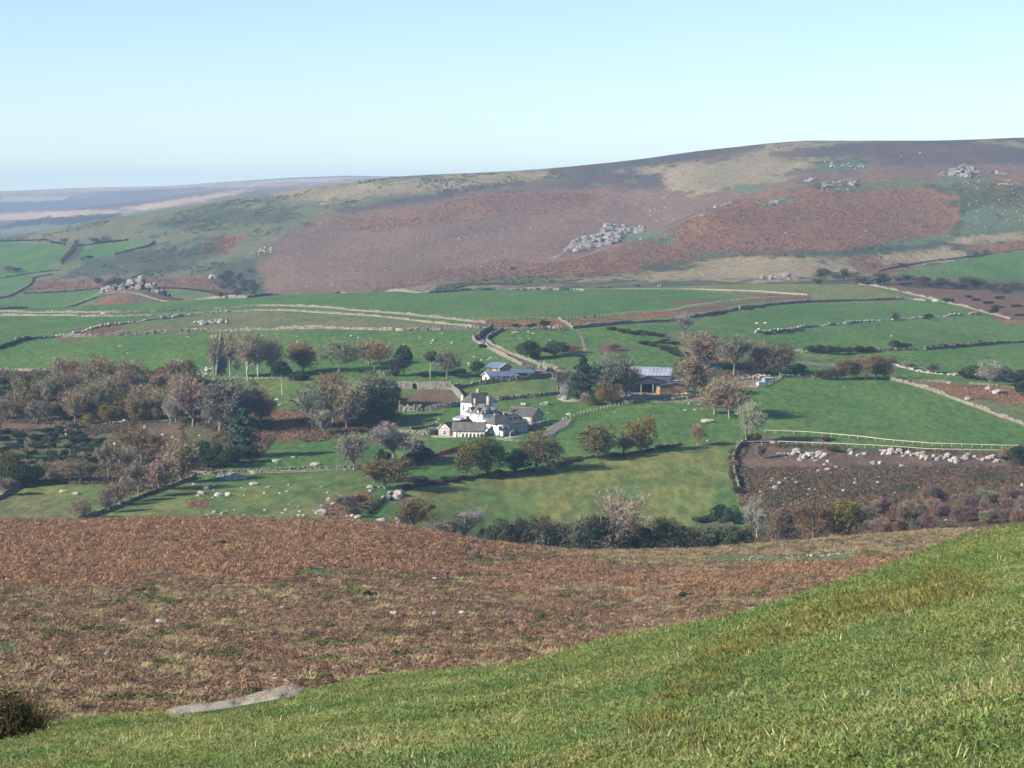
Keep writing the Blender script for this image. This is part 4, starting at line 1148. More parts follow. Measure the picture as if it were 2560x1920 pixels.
    crown = mesh_np('crown', V, faces, [M_TWIG, M_LEAF], idx=idx)
    return trunk, crown

STY = {
 'round': [make_tree(400 + k, dict(crown_c=.55, crown_h=.45, limbs=14, subs=90, twigs=4600, tw=.0095, leaves=900, leafs=.014, lump=(15, 12, 11, 18)[k])) for k in range(4)],
 'tall': [make_tree(420 + k, dict(crown_c=.66, crown_h=.33, stems=(3, 2, 4)[k], fork=.35, limbs=15, subs=70, twigs=3600, tl=.06, tw=.008, bark=M_BARKP, trunk_r=.030)) for k in range(3)],
 'bare': [make_tree(440 + k, dict(crown_c=.60, crown_h=.39, limbs=14, subs=90, twigs=3400, tw=.008, up=.2, lump=(0, 5, 0)[k], bark=M_BARK)) for k in range(3)],
 'gnarl': [make_tree(450 + k, dict(crown_c=.62, crown_h=.37, stems=2, limbs=20, subs=130, twigs=1900, tw=.005, bark=M_BARKG, trunk_r=.024, lump=7)) for k in range(2)],
 'leafy': [make_tree(460 + k, dict(crown_c=.50, crown_h=.49, limbs=12, subs=70, twigs=1500, leaves=3600, leafs=.019, lump=(12, 15, 11, 14)[k])) for k in range(4)],
 'ever': [make_tree(480 + k, dict(crown_c=.52, crown_h=.46, limbs=10, subs=40, twigs=300, leaves=5200, leafs=.027, lump=(12, 15, 18)[k], bark=M_BARKD, shell=.6)) for k in range(3)],
 'bush': [make_tree(500 + k, dict(crown_c=.42, crown_h=.52, fork=.1, limbs=12, subs=40, twigs=600, leaves=2600, leafs=.036, lump=(6, 8, 7)[k], bark=M_BARKD, stems=3, trunk_r=.02, shell=.5)) for k in range(3)],
 'thorn': [make_tree(520 + k, dict(crown_c=.52, crown_h=.46, stems=2, fork=.2, limbs=12, subs=70, twigs=2400, tl=.10, tw=.011, leaves=700, leafs=.018, lump=(0, 5, 6)[k])) for k in range(3)],
 'birch': [make_tree(540, dict(crown_c=.60, crown_h=.40, limbs=16, subs=80, twigs=1600, tw=.006, up=.1, bark=M_BARKP, trunk_r=.02, fork=.45))],
}
def conifer(seed, dens=4200, ragged=.12):
    r = np.random.default_rng(seed)
    V, Q = tube(np.array([(0, 0, -.05), (.005, 0, .3), (0, .01, .7), (.01, 0, .97)]), .03, .004, 6)
    trunk = mesh_np('trunk', V, Q, M_BARKD, smooth=True)
    z = r.uniform(.05, 1.0, dens) ** .85
    R = .5 * np.minimum(1, (1.02 - z) * 2.1) ** .75 * (.72 + .28 * np.sin(z * 34 + r.uniform(0, .8, dens))) * (.8 + .2 * np.minimum(1, z / .12))
    ang = r.uniform(0, 6.283, dens)
    R = R * (1 + ragged * np.sin(ang * 5 + z * 9)) * r.uniform(.55, 1.0, dens) ** .6
    b = np.column_stack((R * np.cos(ang), R * np.sin(ang), z - .02))
    n = np.column_stack((np.cos(ang), np.sin(ang), np.full(dens, .2))) + r.normal(0, .6, (dens, 3)); n /= np.linalg.norm(n, axis=1)[:, None]
    a = np.cross(n, np.array([0, 0, 1.])) + r.normal(0, .2, (dens, 3)); a /= np.linalg.norm(a, axis=1)[:, None]
    c = np.cross(n, a)
    sz = .028 * r.uniform(.5, 1.5, (dens, 1))
    q = np.stack((b - a * sz, b - c * sz * .6, b + a * sz, b + c * sz * .6), 1).reshape(-1, 3)
    crown = mesh_np('crown', q, np.arange(dens * 4).reshape(-1, 4), [M_TWIG, M_LEAF], idx=np.ones(dens, int))
    return trunk, crown
STY['conifer'] = [conifer(560), conifer(561, 4200, .22)]
def pine(seed):
    r = np.random.default_rng(seed)
    path = np.array([(0, 0, -.03), (.02, 0, .25), (.045, 0, .5), (.07, 0, .68), (.08, 0, .9)])
    w = [tube(path, .030, .010, 6)]
    bl = [(np.array([.08, 0, .82]), np.array([.40, .40, .15])), (np.array([-.16, .05, .72]), np.array([.26, .26, .10])), (np.array([.28, -.05, .76]), np.array([.22, .22, .11])), (np.array([.06, .1, .92]), np.array([.26, .26, .09]))]
    for c, R in bl: w.append(tube(bez(path[3], (path[3] + c) / 2, c, 5), .010, .004, 4))
    V, Q = join(w)
    trunk = mesh_np('trunk', V, Q, M_BARKP, smooth=True)
    m = 2600
    base = np.array([ellip(r, *bl[r.integers(4)], .5) for _ in range(m)])
    n = r.normal(size=(m, 3)); n /= np.linalg.norm(n, axis=1)[:, None]
    a = np.cross(n, r.normal(size=(m, 3))); a /= np.linalg.norm(a, axis=1)[:, None]; b = np.cross(n, a)
    sz = .03 * r.uniform(.5, 1.4, (m, 1))
    q = np.stack((base - a * sz, base - b * sz * .5, base + a * sz, base + b * sz * .5), 1).reshape(-1, 3)
    return trunk, mesh_np('crown', q, np.arange(m * 4).reshape(-1, 4), [M_TWIG, M_LEAF], idx=np.ones(m, int))
STY['pine'] = [pine(570)]

GREY = (.240, .208, .150); BROWN = (.250, .195, .128); RED = (.205, .135, .105); PALE = (.265, .248, .205)
OLIVE = (.115, .115, .040); GOLD = (.190, .125, .035); ORANGE = (.190, .112, .042); GREEN = (.070, .100, .035)
DARK = (.038, .058, .026); BLUEG = (.040, .075, .050); GORSE = (.050, .070, .028); YELLOW = (.190, .160, .035); HOLLY = (.026, .045, .022)
tr = random.Random(77)
TREES = []
def tree(label, px, py, h, w, style, col, y0=640, group=None, cat='tree', name=None, k=None):
    p = hit(px, py, y0); s = p.y / F
    T, C = STY[style][(tr.randrange(len(STY[style])) if k is None else k)]
    nm = name or {'bush': 'bush', 'thorn': 'thorn_bush', 'conifer': 'conifer', 'pine': 'pine_tree', 'ever': 'evergreen_tree'}.get(style, 'tree')
    fw, fh = (1.12, 1.04) if style in ('conifer', 'pine') else (1.40, 1.12)
    W = w * s * fw; H = h * s * fh
    e = obj(nm, None, loc=p, rot=(0, 0, tr.uniform(0, 6.28)), scale=(W, W, H))
    a = obj('trunk', T, e)
    c = obj('crown', C, e)
    j = [1 + tr.uniform(-.14, .14) for _ in range(3)]; b = 1 + tr.uniform(-.12, .12)
    c.color = (*[min(1, x * y * b) for x, y in zip(col, j)], 1)
    tag(e, label, cat, group)
    TREES.append((px, py))
    return e
def trees(label, group, lst, style, col, y0=640, cat='tree', name=None):
    for t in lst:
        st = t[4] if len(t) > 4 and t[4] else (style if isinstance(style, str) else tr.choice(style))
        cl = t[5] if len(t) > 5 else (col if not isinstance(col, list) else tr.choice(col))
        tree(label, t[0], t[1], t[2], t[3], st, cl, y0, group, cat, name)

# upper left row
tree('tall bare tree with pale twin trunk in front of the ruined wall', 534, 950, 104, 30, 'tall', GREY, k=0)
tree('tall bare tree with pale forked trunk, right of the ruined wall', 577, 947, 108, 46, 'tall', GREY, k=1)
tree('thin sapling between the tall bare trees', 591, 942, 42, 20, 'birch', GREY)
tree('tall bare tree with a wide low fork in the upper row', 620, 951, 112, 58, 'tall', GREY, k=1)
tree('tall bare tree with a cluster of upright stems', 647, 944, 102, 52, 'tall', GREY, k=2)
tree('slender leaning bare tree at the right end of the tall row', 681, 943, 98, 46, 'bare', GREY)
tree('broad brown bare tree right of the tall row', 757, 932, 78, 82, 'round', BROWN, k=0)
tree('spreading bare tree with many upright limbs', 850, 932, 82, 84, 'bare', GREY)
tree('bare tree with a full crown, left of a close pair', 922, 912, 66, 62, 'round', GREY)
tree('bare tree with a full crown, right of a close pair', 948, 914, 64, 56, 'round', BROWN)
tree('dark ivy clad tree above the walled garden', 1010, 941, 68, 54, 'ever', (.045, .062, .040))
tree('thin tree with a bare stem and small dark head', 1076, 949, 70, 40, 'pine', (.07, .09, .05))
tree('grey bare tree behind the bungalow bushes', 1117, 948, 76, 62, 'bare', GREY)
tree('tall pine with pale trunk standing alone in the paddock', 706, 988, 82, 52, 'pine', HOLLY)
tree('bush at the foot of the broad brown tree', 745, 951, 22, 46, 'bush', DARK, cat='bush')
tree('round dark bush left of the bungalow', 1190, 931, 27, 32, 'ever', DARK, cat='bush', name='bush')
trees('low dark bush in the shade left of the bungalow', 'bushes left of the bungalow', [(1150, 935, 18, 30), (1130, 940, 16, 26), (1100, 940, 14, 30), (1060, 942, 14, 30), (980, 940, 16, 40)], 'bush', DARK, cat='bush')
# wood on the left
r5 = random.Random(5)
wood_pts = []
for row_y, x0, x1, n in [(968, 100, 480, 12), (990, 80, 490, 13), (1012, 40, 480, 15), (1032, 10, 470, 15), (1050, 0, 460, 13)]:
    for k in range(n):
        wood_pts.append((x0 + (x1 - x0) * (k + r5.uniform(.2, .8)) / n, row_y + r5.uniform(-6, 6)))
for (x, y) in wood_pts:
    q = r5.random()
    h = r5.uniform(56, 84) * (1 if x > 140 else .8); w = h * r5.uniform(.62, .85)
    if y > 1025: h *= .9
    where = ('at the left end', 'in the middle', 'at the right end')[0 if x < 170 else 1 if x < 330 else 2] + (' along the lower edge' if y > 1022 else ' on the upper side')
    part = ', ' + where
    if q < .50: tree('bare grey brown tree %s of the left wood' % where, x, y, h, w, r5.choice(('round', 'bare', 'round', 'birch')), r5.choice((GREY, BROWN, (.225, .190, .105), (.25, .20, .13))), group='bare trees of the left wood' + part)
    elif q < .70: tree('olive leaved tree in the wood on the left slope', x, y, h * .85, w, 'leafy', r5.choice((OLIVE, (.13, .115, .05))), group='olive trees of the left wood')
    elif q < .90: tree('orange brown autumn tree in the wood on the left slope', x, y, h * .85, w, 'leafy', r5.choice((GOLD, ORANGE, (.19, .12, .06))), group='orange trees of the left wood')
    else: tree('dark evergreen in the wood on the left slope', x, y, h * .6, w * .8, 'ever', r5.choice((DARK, BLUEG)), group='evergreens of the left wood')
tree('yellow green shrub at the lower edge of the wood', 222, 1062, 26, 28, 'leafy', YELLOW, cat='bush')
tree('yellow green bush at the right end of the wood', 385, 1052, 34, 26, 'leafy', YELLOW, cat='bush')
tree('bright orange brown bush at the edge of the wood', 345, 1054, 36, 44, 'leafy', (.20, .12, .045), cat='bush')
tree('slim pale trunked tree at the corner of the bare clearing', 426, 1062, 72, 34, 'birch', PALE)
tree('small yellow brown tree standing in the clearing', 306, 1104, 36, 24, 'leafy', OLIVE)
trees('dark gorse on the slope at the top of the left wood', 'gorse above the wood', [(70, 960, 26, 44), (110, 948, 26, 40), (150, 950, 30, 46), (40, 975, 24, 40), (85, 985, 40, 34), (20, 1000, 40, 60), (140, 968, 22, 34), (5, 960, 20, 36)], 'bush', [DARK, GORSE, BLUEG], cat='bush', name='gorse_bush')
# big domed trees in the middle left
tree('huge domed grey tree left of the dark conifer', 548, 1078, 132, 120, 'round', (.15, .128, .112), k=0)
tree('domed bare tree behind the dark conifer', 610, 1066, 112, 100, 'round', (.16, .135, .115), k=3)
tree('bare tree at left shoulder of the huge domed tree', 482, 1066, 112, 82, 'bare', GREY)
tree('domed bare tree on the right shoulder of the great dome', 650, 1062, 88, 70, 'round', GREY)
tree('blue green ragged conifer with dark shade at its foot', 607, 1144, 122, 84, 'conifer', BLUEG, k=1)
trees('dark rounded evergreen below the ragged conifer', 'evergreens below the ragged conifer', [(513, 1152, 46, 34), (540, 1160, 44, 46), (568, 1168, 44, 50), (590, 1160, 40, 44), (625, 1155, 34, 40), (522, 1170, 30, 40)], 'ever', DARK)
# grove right of the bracken bank
tree('grey bare tree at the left side of the middle grove', 790, 1072, 112, 86, 'round', GREY, k=3)
tree('orange topped tree in the middle grove', 832, 1060, 116, 76, 'round', (.20, .125, .07), k=1)
tree('tall bare tree in the centre of the middle grove', 868, 1072, 116, 92, 'bare', GREY)
tree('tall bare tree at the back of the middle grove', 940, 1022, 98, 88, 'round', GREY)
tree('dark ivy covered tree in the middle grove', 905, 1066, 92, 62, 'ever', (.045, .058, .035))
tree('evergreen tree at the right end of the middle grove', 952, 1052, 78, 66, 'ever', DARK)
tree('pale twiggy shrub at the foot of the middle grove', 812, 1088, 62, 60, 'thorn', PALE, cat='bush')
trees('dark ivy mass on the left wall of the walled garden', 'ivy by the walled garden', [(985, 1020, 40, 40), (1008, 1024, 26, 34), (968, 1000, 34, 30), (960, 1040, 30, 44), (925, 1072, 22, 30)], 'bush', [DARK, HOLLY], cat='bush')
# lower left hedgerow
tree('bare tree with pale stems above the left meadow', 272, 1197, 80, 62, 'bare', GREY)
tree('bare tree with slim stems above the left meadow', 316, 1186, 66, 50, 'bare', GREY)
tree('broad brown tree with orange leaves above the hedge', 352, 1162, 86, 112, 'round', (.17, .115, .075), k=2)
trees('small bare thorn on the stony bank at lower left', 'thorns on the lower left bank', [(205, 1296, 46, 40), (188, 1292, 38, 32), (264, 1282, 62, 36), (288, 1264, 54, 44), (312, 1256, 64, 50)], 'thorn', GREY)
tree('bare hedgerow tree left of the thick trunked one', 348, 1246, 82, 62, 'bare', GREY)
tree('bare hedgerow tree with thick ivied trunk', 396, 1226, 88, 82, 'round', GREY, k=0)
tree('brown hedgerow tree at the upper end of the bank', 452, 1206, 94, 84, 'round', BROWN, k=1)
trees('bare scrubby tree on the slope above the left meadow', 'scrub trees above the left meadow', [(150, 1204, 50, 44), (175, 1206, 52, 46), (200, 1206, 56, 44), (225, 1204, 44, 40), (120, 1196, 44, 46)], ['thorn', 'bare'], [GREY, BROWN])
tree('olive tree at the left edge above the meadow', 18, 1214, 84, 82, 'leafy', OLIVE, k=0)
tree('grey shrub at the left edge below the olive tree', 14, 1238, 46, 56, 'thorn', GREY)
trees('dark evergreen at the left edge above the meadow', 'evergreens at the left edge', [(58, 1216, 52, 54), (88, 1212, 46, 46), (40, 1220, 30, 30)], 'ever', [HOLLY, DARK])
g = []
for P, n in [([(0, 1080), (190, 1070), (280, 1100), (280, 1150), (180, 1180), (60, 1170), (0, 1150)], 66), ([(180, 1130), (300, 1120), (330, 1160), (230, 1190)], 10), ([(0, 1160), (120, 1160), (140, 1190), (0, 1190)], 10)]:
    g += [(x, y, r5.uniform(14, 26), r5.uniform(22, 40)) for x, y in poly_pts(P, n, r5)]
for lab, a, b in (('far left', -99, 100), ('middle', 100, 200), ('right', 200, 999)):
  trees('gorse bush on the %s part of the rough slope below the left wood' % lab, 'gorse below the left wood, %s part' % lab, [q for q in g if a <= q[0] < b], 'bush', [DARK, GORSE, BLUEG, (.09, .08, .045), BROWN], cat='bush', name='gorse_bush')
# around the farmhouse
tree('bare round tree standing on the pasture wall', 884, 1175, 88, 82, 'bare', GREY)
tree('pale sprawling willow by the hedge left of the farmhouse', 990, 1166, 96, 118, 'bare', PALE, k=1)
tree('second pale shrub against the sprawling willow', 1040, 1150, 56, 60, 'thorn', PALE, cat='bush')
trees('dark evergreen bush under the sprawling willow', 'evergreens under the willow', [(950, 1152, 28, 26), (968, 1156, 24, 26), (1030, 1160, 26, 40), (1062, 1148, 30, 40)], 'ever', DARK, cat='bush', name='bush')
tree('brown leaved tree with a broad crown above the bracken rocks', 965, 1222, 76, 104, 'round', (.165, .125, .07), k=2)
trees('grey thorn among the bracken rocks at the meadow corner', 'thorns at the bracken rocks', [(846, 1262, 26, 34), (876, 1270, 28, 36), (900, 1262, 24, 34), (890, 1290, 22, 36)], 'thorn', [GREY, (.10, .08, .07)], cat='bush')
tree('dark bush on the hedge right of the broad brown tree', 1047, 1212, 30, 44, 'bush', (.06, .05, .045), cat='bush')
trees('low bush along the hedge below the farmhouse pasture', 'hedge bushes below the farmhouse', [(1088, 1212, 18, 40), (1120, 1204, 18, 44), (1150, 1200, 16, 36), (1012, 1222, 16, 34), (1255, 1190, 20, 50), (1230, 1194, 16, 40), (1395, 1165, 16, 40), (1430, 1152, 12, 40), (1545, 1142, 14, 40), (1660, 1120, 10, 40)], 'bush', [DARK, (.10, .07, .045), GORSE], cat='bush')
tree('yellowing olive tree with a wide crown below the farmhouse', 1168, 1194, 96, 72, 'leafy', (.120, .125, .040), k=1)
tree('green leaved tree beside the yellowing olive tree', 1216, 1190, 106, 84, 'leafy', (.090, .105, .038), k=2)
tree('dark evergreen between the two leafy trees', 1288, 1184, 58, 62, 'ever', DARK, k=1)
tree('brown and green tree right of the dark evergreen', 1342, 1176, 90, 104, 'leafy', (.125, .095, .045), k=3)
tree('rounded olive brown tree in the pasture hedge', 1492, 1146, 84, 104, 'leafy', (.150, .110, .050), k=0)
tree('grey green bare tree between the olive and orange trees', 1560, 1134, 50, 48, 'thorn', (.12, .13, .085))
tree('orange brown autumn tree at the end of the pasture hedge', 1602, 1132, 92, 80, 'leafy', (.190, .115, .040), k=2)
tree('small brown thorn tree with ivied foot in the pasture', 1742, 1114, 52, 46, 'thorn', BROWN)
tree('large grey bare tree at the corner of the big field', 1866, 1108, 92, 80, 'bare', PALE, k=1)
tree('low brown bush at the foot of the grey corner tree', 1880, 1106, 30, 46, 'bush', (.11, .075, .05), cat='bush')
# farm yard trees
tree('bare brown tree at the left of the yard trees', 1785, 1036, 90, 86, 'round', BROWN, k=0)
tree('bare brown tree with slim stems overlooking the big field', 1824, 1046, 102, 92, 'round', BROWN, k=3)
tree('dense brown tree behind the wooden shed', 1738, 990, 100, 86, 'round', BROWN, k=0)
tree('domed brown tree above the teal shed', 1764, 924, 96, 96, 'round', BROWN, k=3)
tree('grey bare tree with twisted stem beside the teal shed', 1834, 938, 92, 80, 'bare', GREY)
tree('domed brown tree left of the paddock wall', 1908, 936, 76, 76, 'round', BROWN, k=0)
tree('dense red brown tree above the riding paddock', 1950, 938, 82, 86, 'round', (.155, .105, .08), k=3)
tree('low dark green bush right of the red brown tree', 1992, 938, 28, 42, 'ever', GREEN, cat='bush', name='bush')
trees('brown bare tree in the clump above the big field', 'clump of brown hedge trees', [(2112, 948, 50, 44), (2140, 948, 58, 52), (2165, 949, 62, 54), (2190, 949, 56, 48), (2212, 949, 56, 44)], 'round', [BROWN, (.15, .115, .07)])
trees('dark brown hedge bush left of the brown clump', 'hedge left of the brown clump', [(2048, 948, 24, 36), (2070, 949, 28, 38), (2092, 949, 30, 40)], 'thorn', (.11, .085, .065), cat='bush')
tree('gnarled pale bare tree alone under the curving wall', 1707, 843, 56, 62, 'gnarl', PALE, k=0)
tree('big dark green conifer beside the lane', 1458, 1004, 110, 66, 'conifer', (.036, .062, .032), k=0)
tree('smaller dark conifer against the big conifer', 1438, 994, 60, 40, 'conifer', (.034, .055, .030), k=1)
tree('large grey brown tree between conifer and barns', 1530, 1002, 118, 104, 'round', (.165, .138, .112), k=3)
tree('second grey brown tree in front of the metal roofed barn', 1566, 1000, 88, 62, 'bare', GREY)
tree('golden brown bushy tree beside the barn yard', 1525, 1010, 56, 62, 'leafy', (.165, .115, .035), k=1)
tree('grey twiggy bush beneath the big conifer', 1464, 1012, 28, 42, 'thorn', GREY, cat='bush')
tree('dark leafless crooked tree beside the lane', 1398, 986, 74, 46, 'gnarl', (.12, .105, .09), k=1)
tree('rounded evergreen thicket, larger of two in the lane paddock', 1326, 898, 42, 58, 'ever', (.055, .075, .040))
tree('rounded evergreen thicket, right of two in the lane paddock', 1388, 890, 36, 60, 'ever', (.050, .070, .038))
tree('reddish shrub right of the evergreen thickets', 1430, 882, 20, 40, 'thorn', RED, cat='bush')
tree('brown bush at the bend of the lane', 1190, 850, 18, 18, 'thorn', BROWN, cat='bush')
tree('small dark shrub on the wall below the lane bend', 1205, 869, 12, 20, 'bush', DARK, cat='bush')
tree('bush behind the carport beside the lane', 1325, 932, 18, 30, 'thorn', BROWN, cat='bush')
tree('brown bush on the bank above the barn field', 1528, 876, 18, 34, 'thorn', BROWN, cat='bush')
trees('gorse in the line across the barn field', 'gorse line in the barn field', [(1612, 862, 14, 26), (1635, 866, 16, 30), (1656, 874, 16, 32), (1680, 882, 18, 34), (1702, 892, 18, 34), (1660, 858, 14, 34), (1685, 862, 12, 28)], 'bush', [DARK, GORSE], cat='bush', name='gorse_bush')
trees('brown shrub on the bank under the fenced bracken', 'shrubs on the fenced bank', [(1530, 826, 12, 26), (1560, 832, 14, 28), (1592, 836, 14, 36), (1622, 838, 14, 34), (1648, 842, 12, 28), (1330, 818, 12, 22), (1362, 815, 18, 22), (1290, 818, 10, 20)], 'bush', [(.09, .065, .045), DARK], cat='bush')
tree('small dark bush on the upper right field wall, leftmost', 2240, 802, 20, 18, 'thorn', (.11, .08, .065), cat='bush')
tree('low dark bush on the upper right field wall, middle one', 2322, 800, 14, 26, 'ever', DARK, cat='bush', name='bush')
tree('dark shrub at the junction of the right hand walls', 2484, 786, 18, 22, 'ever', DARK, cat='bush', name='bush')
tree('dark bush beside the cave like boulder', 2370, 758, 14, 26, 'ever', DARK, cat='bush', name='bush')
trees('dark shrub along the grey wall on the right plateau', 'shrubs on the plateau wall', [(1800, 786, 12, 30), (1870, 774, 8, 30), (1900, 770, 8, 30), (1780, 790, 8, 22), (1950, 834, 12, 26), (1970, 832, 12, 26), (1920, 836, 8, 24), (1998, 828, 8, 26)], 'bush', [(.085, .065, .06), DARK], cat='bush')
trees('dark green shrub in the hedge below the right fields', 'hedge below the right fields', [(2026, 882, 18, 26), (2048, 884, 20, 28), (2070, 885, 20, 30), (2095, 886, 20, 28), (2120, 884, 16, 26), (2148, 882, 16, 28), (2172, 880, 14, 26), (2240, 874, 22, 34), (2262, 874, 16, 26)], 'ever', [DARK, (.06, .065, .05)], cat='bush', name='bush')
trees('brown shrub on the brackeny wall at far right', 'shrubs on the far right wall', [(2330, 872, 10, 26), (2360, 870, 12, 30), (2390, 868, 10, 26), (2440, 864, 8, 26), (2452, 862, 12, 16)], 'thorn', [(.12, .085, .065)], cat='bush')
tree('small round shrub below the right fields', 2332, 932, 24, 28, 'thorn', (.12, .09, .07), cat='bush')
tree('brown shrub left of the small round shrub', 2272, 922, 18, 34, 'thorn', BROWN, cat='bush')
tree('leafless shrub behind the brown clump', 2232, 908, 18, 20, 'thorn', GREY, cat='bush')
tree('bare tree in front of the evergreen thicket on the right', 2476, 968, 64, 58, 'bare', PALE, k=2)
trees('dark evergreen in the thicket at the right edge', 'evergreen thicket on the right', [(2430, 948, 32, 50), (2455, 952, 30, 44), (2506, 956, 38, 46), (2545, 960, 34, 50), (2412, 946, 20, 30), (2575, 960, 36, 50)], 'ever', [(.05, .06, .045), DARK])
tree('dark bush at the right edge below the pale wall', 2552, 990, 34, 36, 'ever', DARK, cat='bush', name='bush')
s_ = []
for k in range(26):
    x = 2042 + k * 21 + r5.uniform(-8, 8); y = 704 + max(0, (x - 2150)) * .062 + r5.uniform(-4, 8)
    s_.append((x, min(y, 736), r5.uniform(16, 30), r5.uniform(34, 56)))
trees('grey scrub tree in the belt beyond the olive plateau', 'scrub belt on the right', s_, ['thorn', 'round', 'thorn'], [GREY, (.115, .10, .085), (.12, .095, .08), (.06, .07, .045)], y0=1500)
trees('bush on the far field wall at the right', 'bushes on the far field wall', [(2252, 668, 12, 16), (2438, 638, 10, 18), (2462, 636, 12, 14)], 'thorn', (.10, .09, .08), y0=1690, cat='bush')
trees('dark gorse clump in the bracken on the right', 'gorse in the right bracken', [(2470, 760, 10, 24), (2500, 748, 10, 26), (2540, 768, 10, 24), (2490, 770, 8, 26), (2440, 752, 8, 20), (2420, 744, 8, 22), (2550, 790, 8, 20)], 'bush', DARK, cat='bush', name='gorse_bush')
# valley bottom
trees('rounded shrub in the dense thicket at the valley bottom', 'thicket at the valley bottom',
      [(1262, 1378, 74, 76), (1300, 1384, 82, 84), (1345, 1388, 88, 86), (1385, 1392, 86, 90), (1425, 1395, 82, 86), (1465, 1398, 88, 84), (1500, 1400, 104, 92), (1545, 1402, 90, 86), (1580, 1402, 84, 80), (1660, 1402, 90, 88), (1700, 1400, 76, 86), (1735, 1398, 70, 80), (1320, 1400, 40, 56), (1365, 1404, 44, 60), (1410, 1406, 46, 60), (1450, 1410, 44, 60), (1570, 1412, 46, 60), (1640, 1412, 44, 56), (1780, 1400, 58, 66), (1820, 1396, 64, 60), (1850, 1394, 60, 60), (1690, 1414, 40, 56), (1230, 1370, 40, 46)], ['ever', 'bush', 'thorn', 'thorn', 'leafy'], [(.06, .075, .04), (.085, .095, .055), (.10, .105, .06), (.13, .115, .08), (.17, .14, .10)])
tree('holly with a pointed dark crown in the valley thicket', 1612, 1404, 66, 52, 'ever', HOLLY, k=0)
tree('olive brown tree at the heath edge beside the upright rock', 1036, 1322, 68, 96, 'round', (.15, .12, .06), k=1)
tree('pale gnarled bare tree, smaller one at the valley bottom', 1166, 1352, 86, 84, 'gnarl', PALE, k=1)
tree('great pale gnarled bare tree rising from the valley thicket', 1548, 1392, 156, 150, 'gnarl', PALE, k=0)
tree('pale bare tree left of the great gnarled tree', 1468, 1384, 100, 72, 'gnarl', PALE, k=1)
trees('grey green sallow at the valley bottom', 'sallows at the valley bottom', [(1100, 1340, 38, 60), (1130, 1345, 40, 50), (1220, 1362, 44, 50), (1585, 1396, 50, 40)], 'thorn', [(.13, .13, .07), GREY])
tree('round gorse at the bottom of the meadow, leftmost', 1756, 1306, 22, 36, 'bush', GORSE, cat='bush', name='gorse_bush')
tree('big dark bush at the corner of the meadow', 1802, 1306, 40, 48, 'ever', DARK, cat='bush', name='bush')
tree('blue grey bush beside the corner of the meadow', 1832, 1312, 44, 44, 'ever', BLUEG, cat='bush', name='bush')
tree('reddish bare thorn in front of the meadow corner', 1800, 1362, 52, 70, 'thorn', RED)
tree('slim pale birch beside the rubble field', 1892, 1348, 104, 62, 'birch', PALE)
tree('brown bare tree, left of the yellow tree at the heath edge', 1962, 1368, 112, 100, 'round', (.165, .12, .085), k=0)
tree('brown and olive tree left of the yellow tree at the heath edge', 2032, 1364, 104, 100, 'round', (.16, .115, .06), k=2)
tree('yellow leaved tree at the heath edge on the right', 2118, 1358, 100, 112, 'leafy', (.150, .125, .030), k=0)
trees('dark shrub hugging the left bank of the rubble field', 'shrubs on the rubble field bank', [(1832, 1170, 20, 24), (1828, 1150, 16, 20), (1846, 1235, 18, 30), (1840, 1200, 16, 20), (1870, 1270, 22, 40), (1880, 1300, 26, 36)], 'thorn', [(.11, .075, .06), BROWN], cat='bush')
tree('grey thorn at the left end of the boulder row', 1902, 1146, 36, 34, 'thorn', GREY, cat='bush')
tree('green bush on the rail fence of the rubble field', 2084, 1130, 20, 34, 'bush', GREEN, cat='bush')
tree('low bush between the two rail fences', 2066, 1102, 12, 32, 'bush', (.08, .06, .045), cat='bush')
tree('dark bush at the right edge of the rubble field', 2550, 1164, 46, 52, 'ever', DARK, cat='bush', name='bush')
tree('brown thorn at the end of the boulder row', 2516, 1150, 30, 34, 'thorn', BROWN, cat='bush')
tree('round green bush at the end of the boulder row', 2516, 1152, 16, 20, 'bush', DARK, cat='bush')
h_ = []
for P, n in [([(2150, 1290), (2260, 1250), (2400, 1230), (2560, 1220), (2600, 1320), (2400, 1335), (2160, 1350)], 32), ([(2160, 1330), (2300, 1325), (2300, 1350), (2160, 1356)], 5)]:
    h_ += [(x, y, r5.uniform(34, 52), r5.uniform(34, 50)) for x, y in poly_pts(P, n, r5)]
for lab, a, b in (('left', -99, 2300), ('middle', 2300, 2430), ('far right', 2430, 9999)):
  trees('hawthorn with red tinged twigs on the %s of the slope below the rubble field' % lab, 'hawthorns on the right slope, %s' % lab, [q for q in h_ if a <= q[0] < b], 'thorn', [RED, GREY, (.165, .125, .105), (.185, .110, .092)], name='hawthorn_tree')
# far hill
gl = [(r5.uniform(545, 645), r5.uniform(680, 745)) for _ in range(30)]
trees('dark bush in the gully of the far hill', 'gully bushes on the far hill', [(x, y, r5.uniform(9, 17), r5.uniform(14, 26)) for x, y in gl], ['ever', 'thorn', 'thorn'], [(.11, .105, .085), (.15, .115, .09), (.10, .10, .08)], y0=1800, cat='bush', name='bush')
trees('rust brown scrub at the foot of the gully', 'rusty scrub by the gully', [(560, 745, 16, 26), (540, 740, 14, 26), (580, 748, 14, 26), (555, 722, 12, 22)], 'thorn', ORANGE, y0=1800, cat='bush', name='bush')
tree('lone dark thorn below the brown hillside', 1281, 674, 9, 10, 'bush', DARK, y0=1900)
tree('lone dark bush on the wall beside the gully', 552, 746, 16, 16, 'thorn', (.09, .07, .06), y0=1600, cat='bush')
trees('hazy tree beside the far left fields', 'trees by the far left fields', [(20, 682, 18, 26), (40, 680, 14, 26), (245, 712, 18, 26), (295, 714, 20, 40), (270, 716, 14, 30), (320, 712, 16, 26), (235, 606, 12, 24), (262, 604, 14, 26), (205, 652, 12, 18), (225, 648, 10, 22), (160, 606, 10, 20)], 'thorn', [(.09, .085, .08), BROWN], y0=1900)
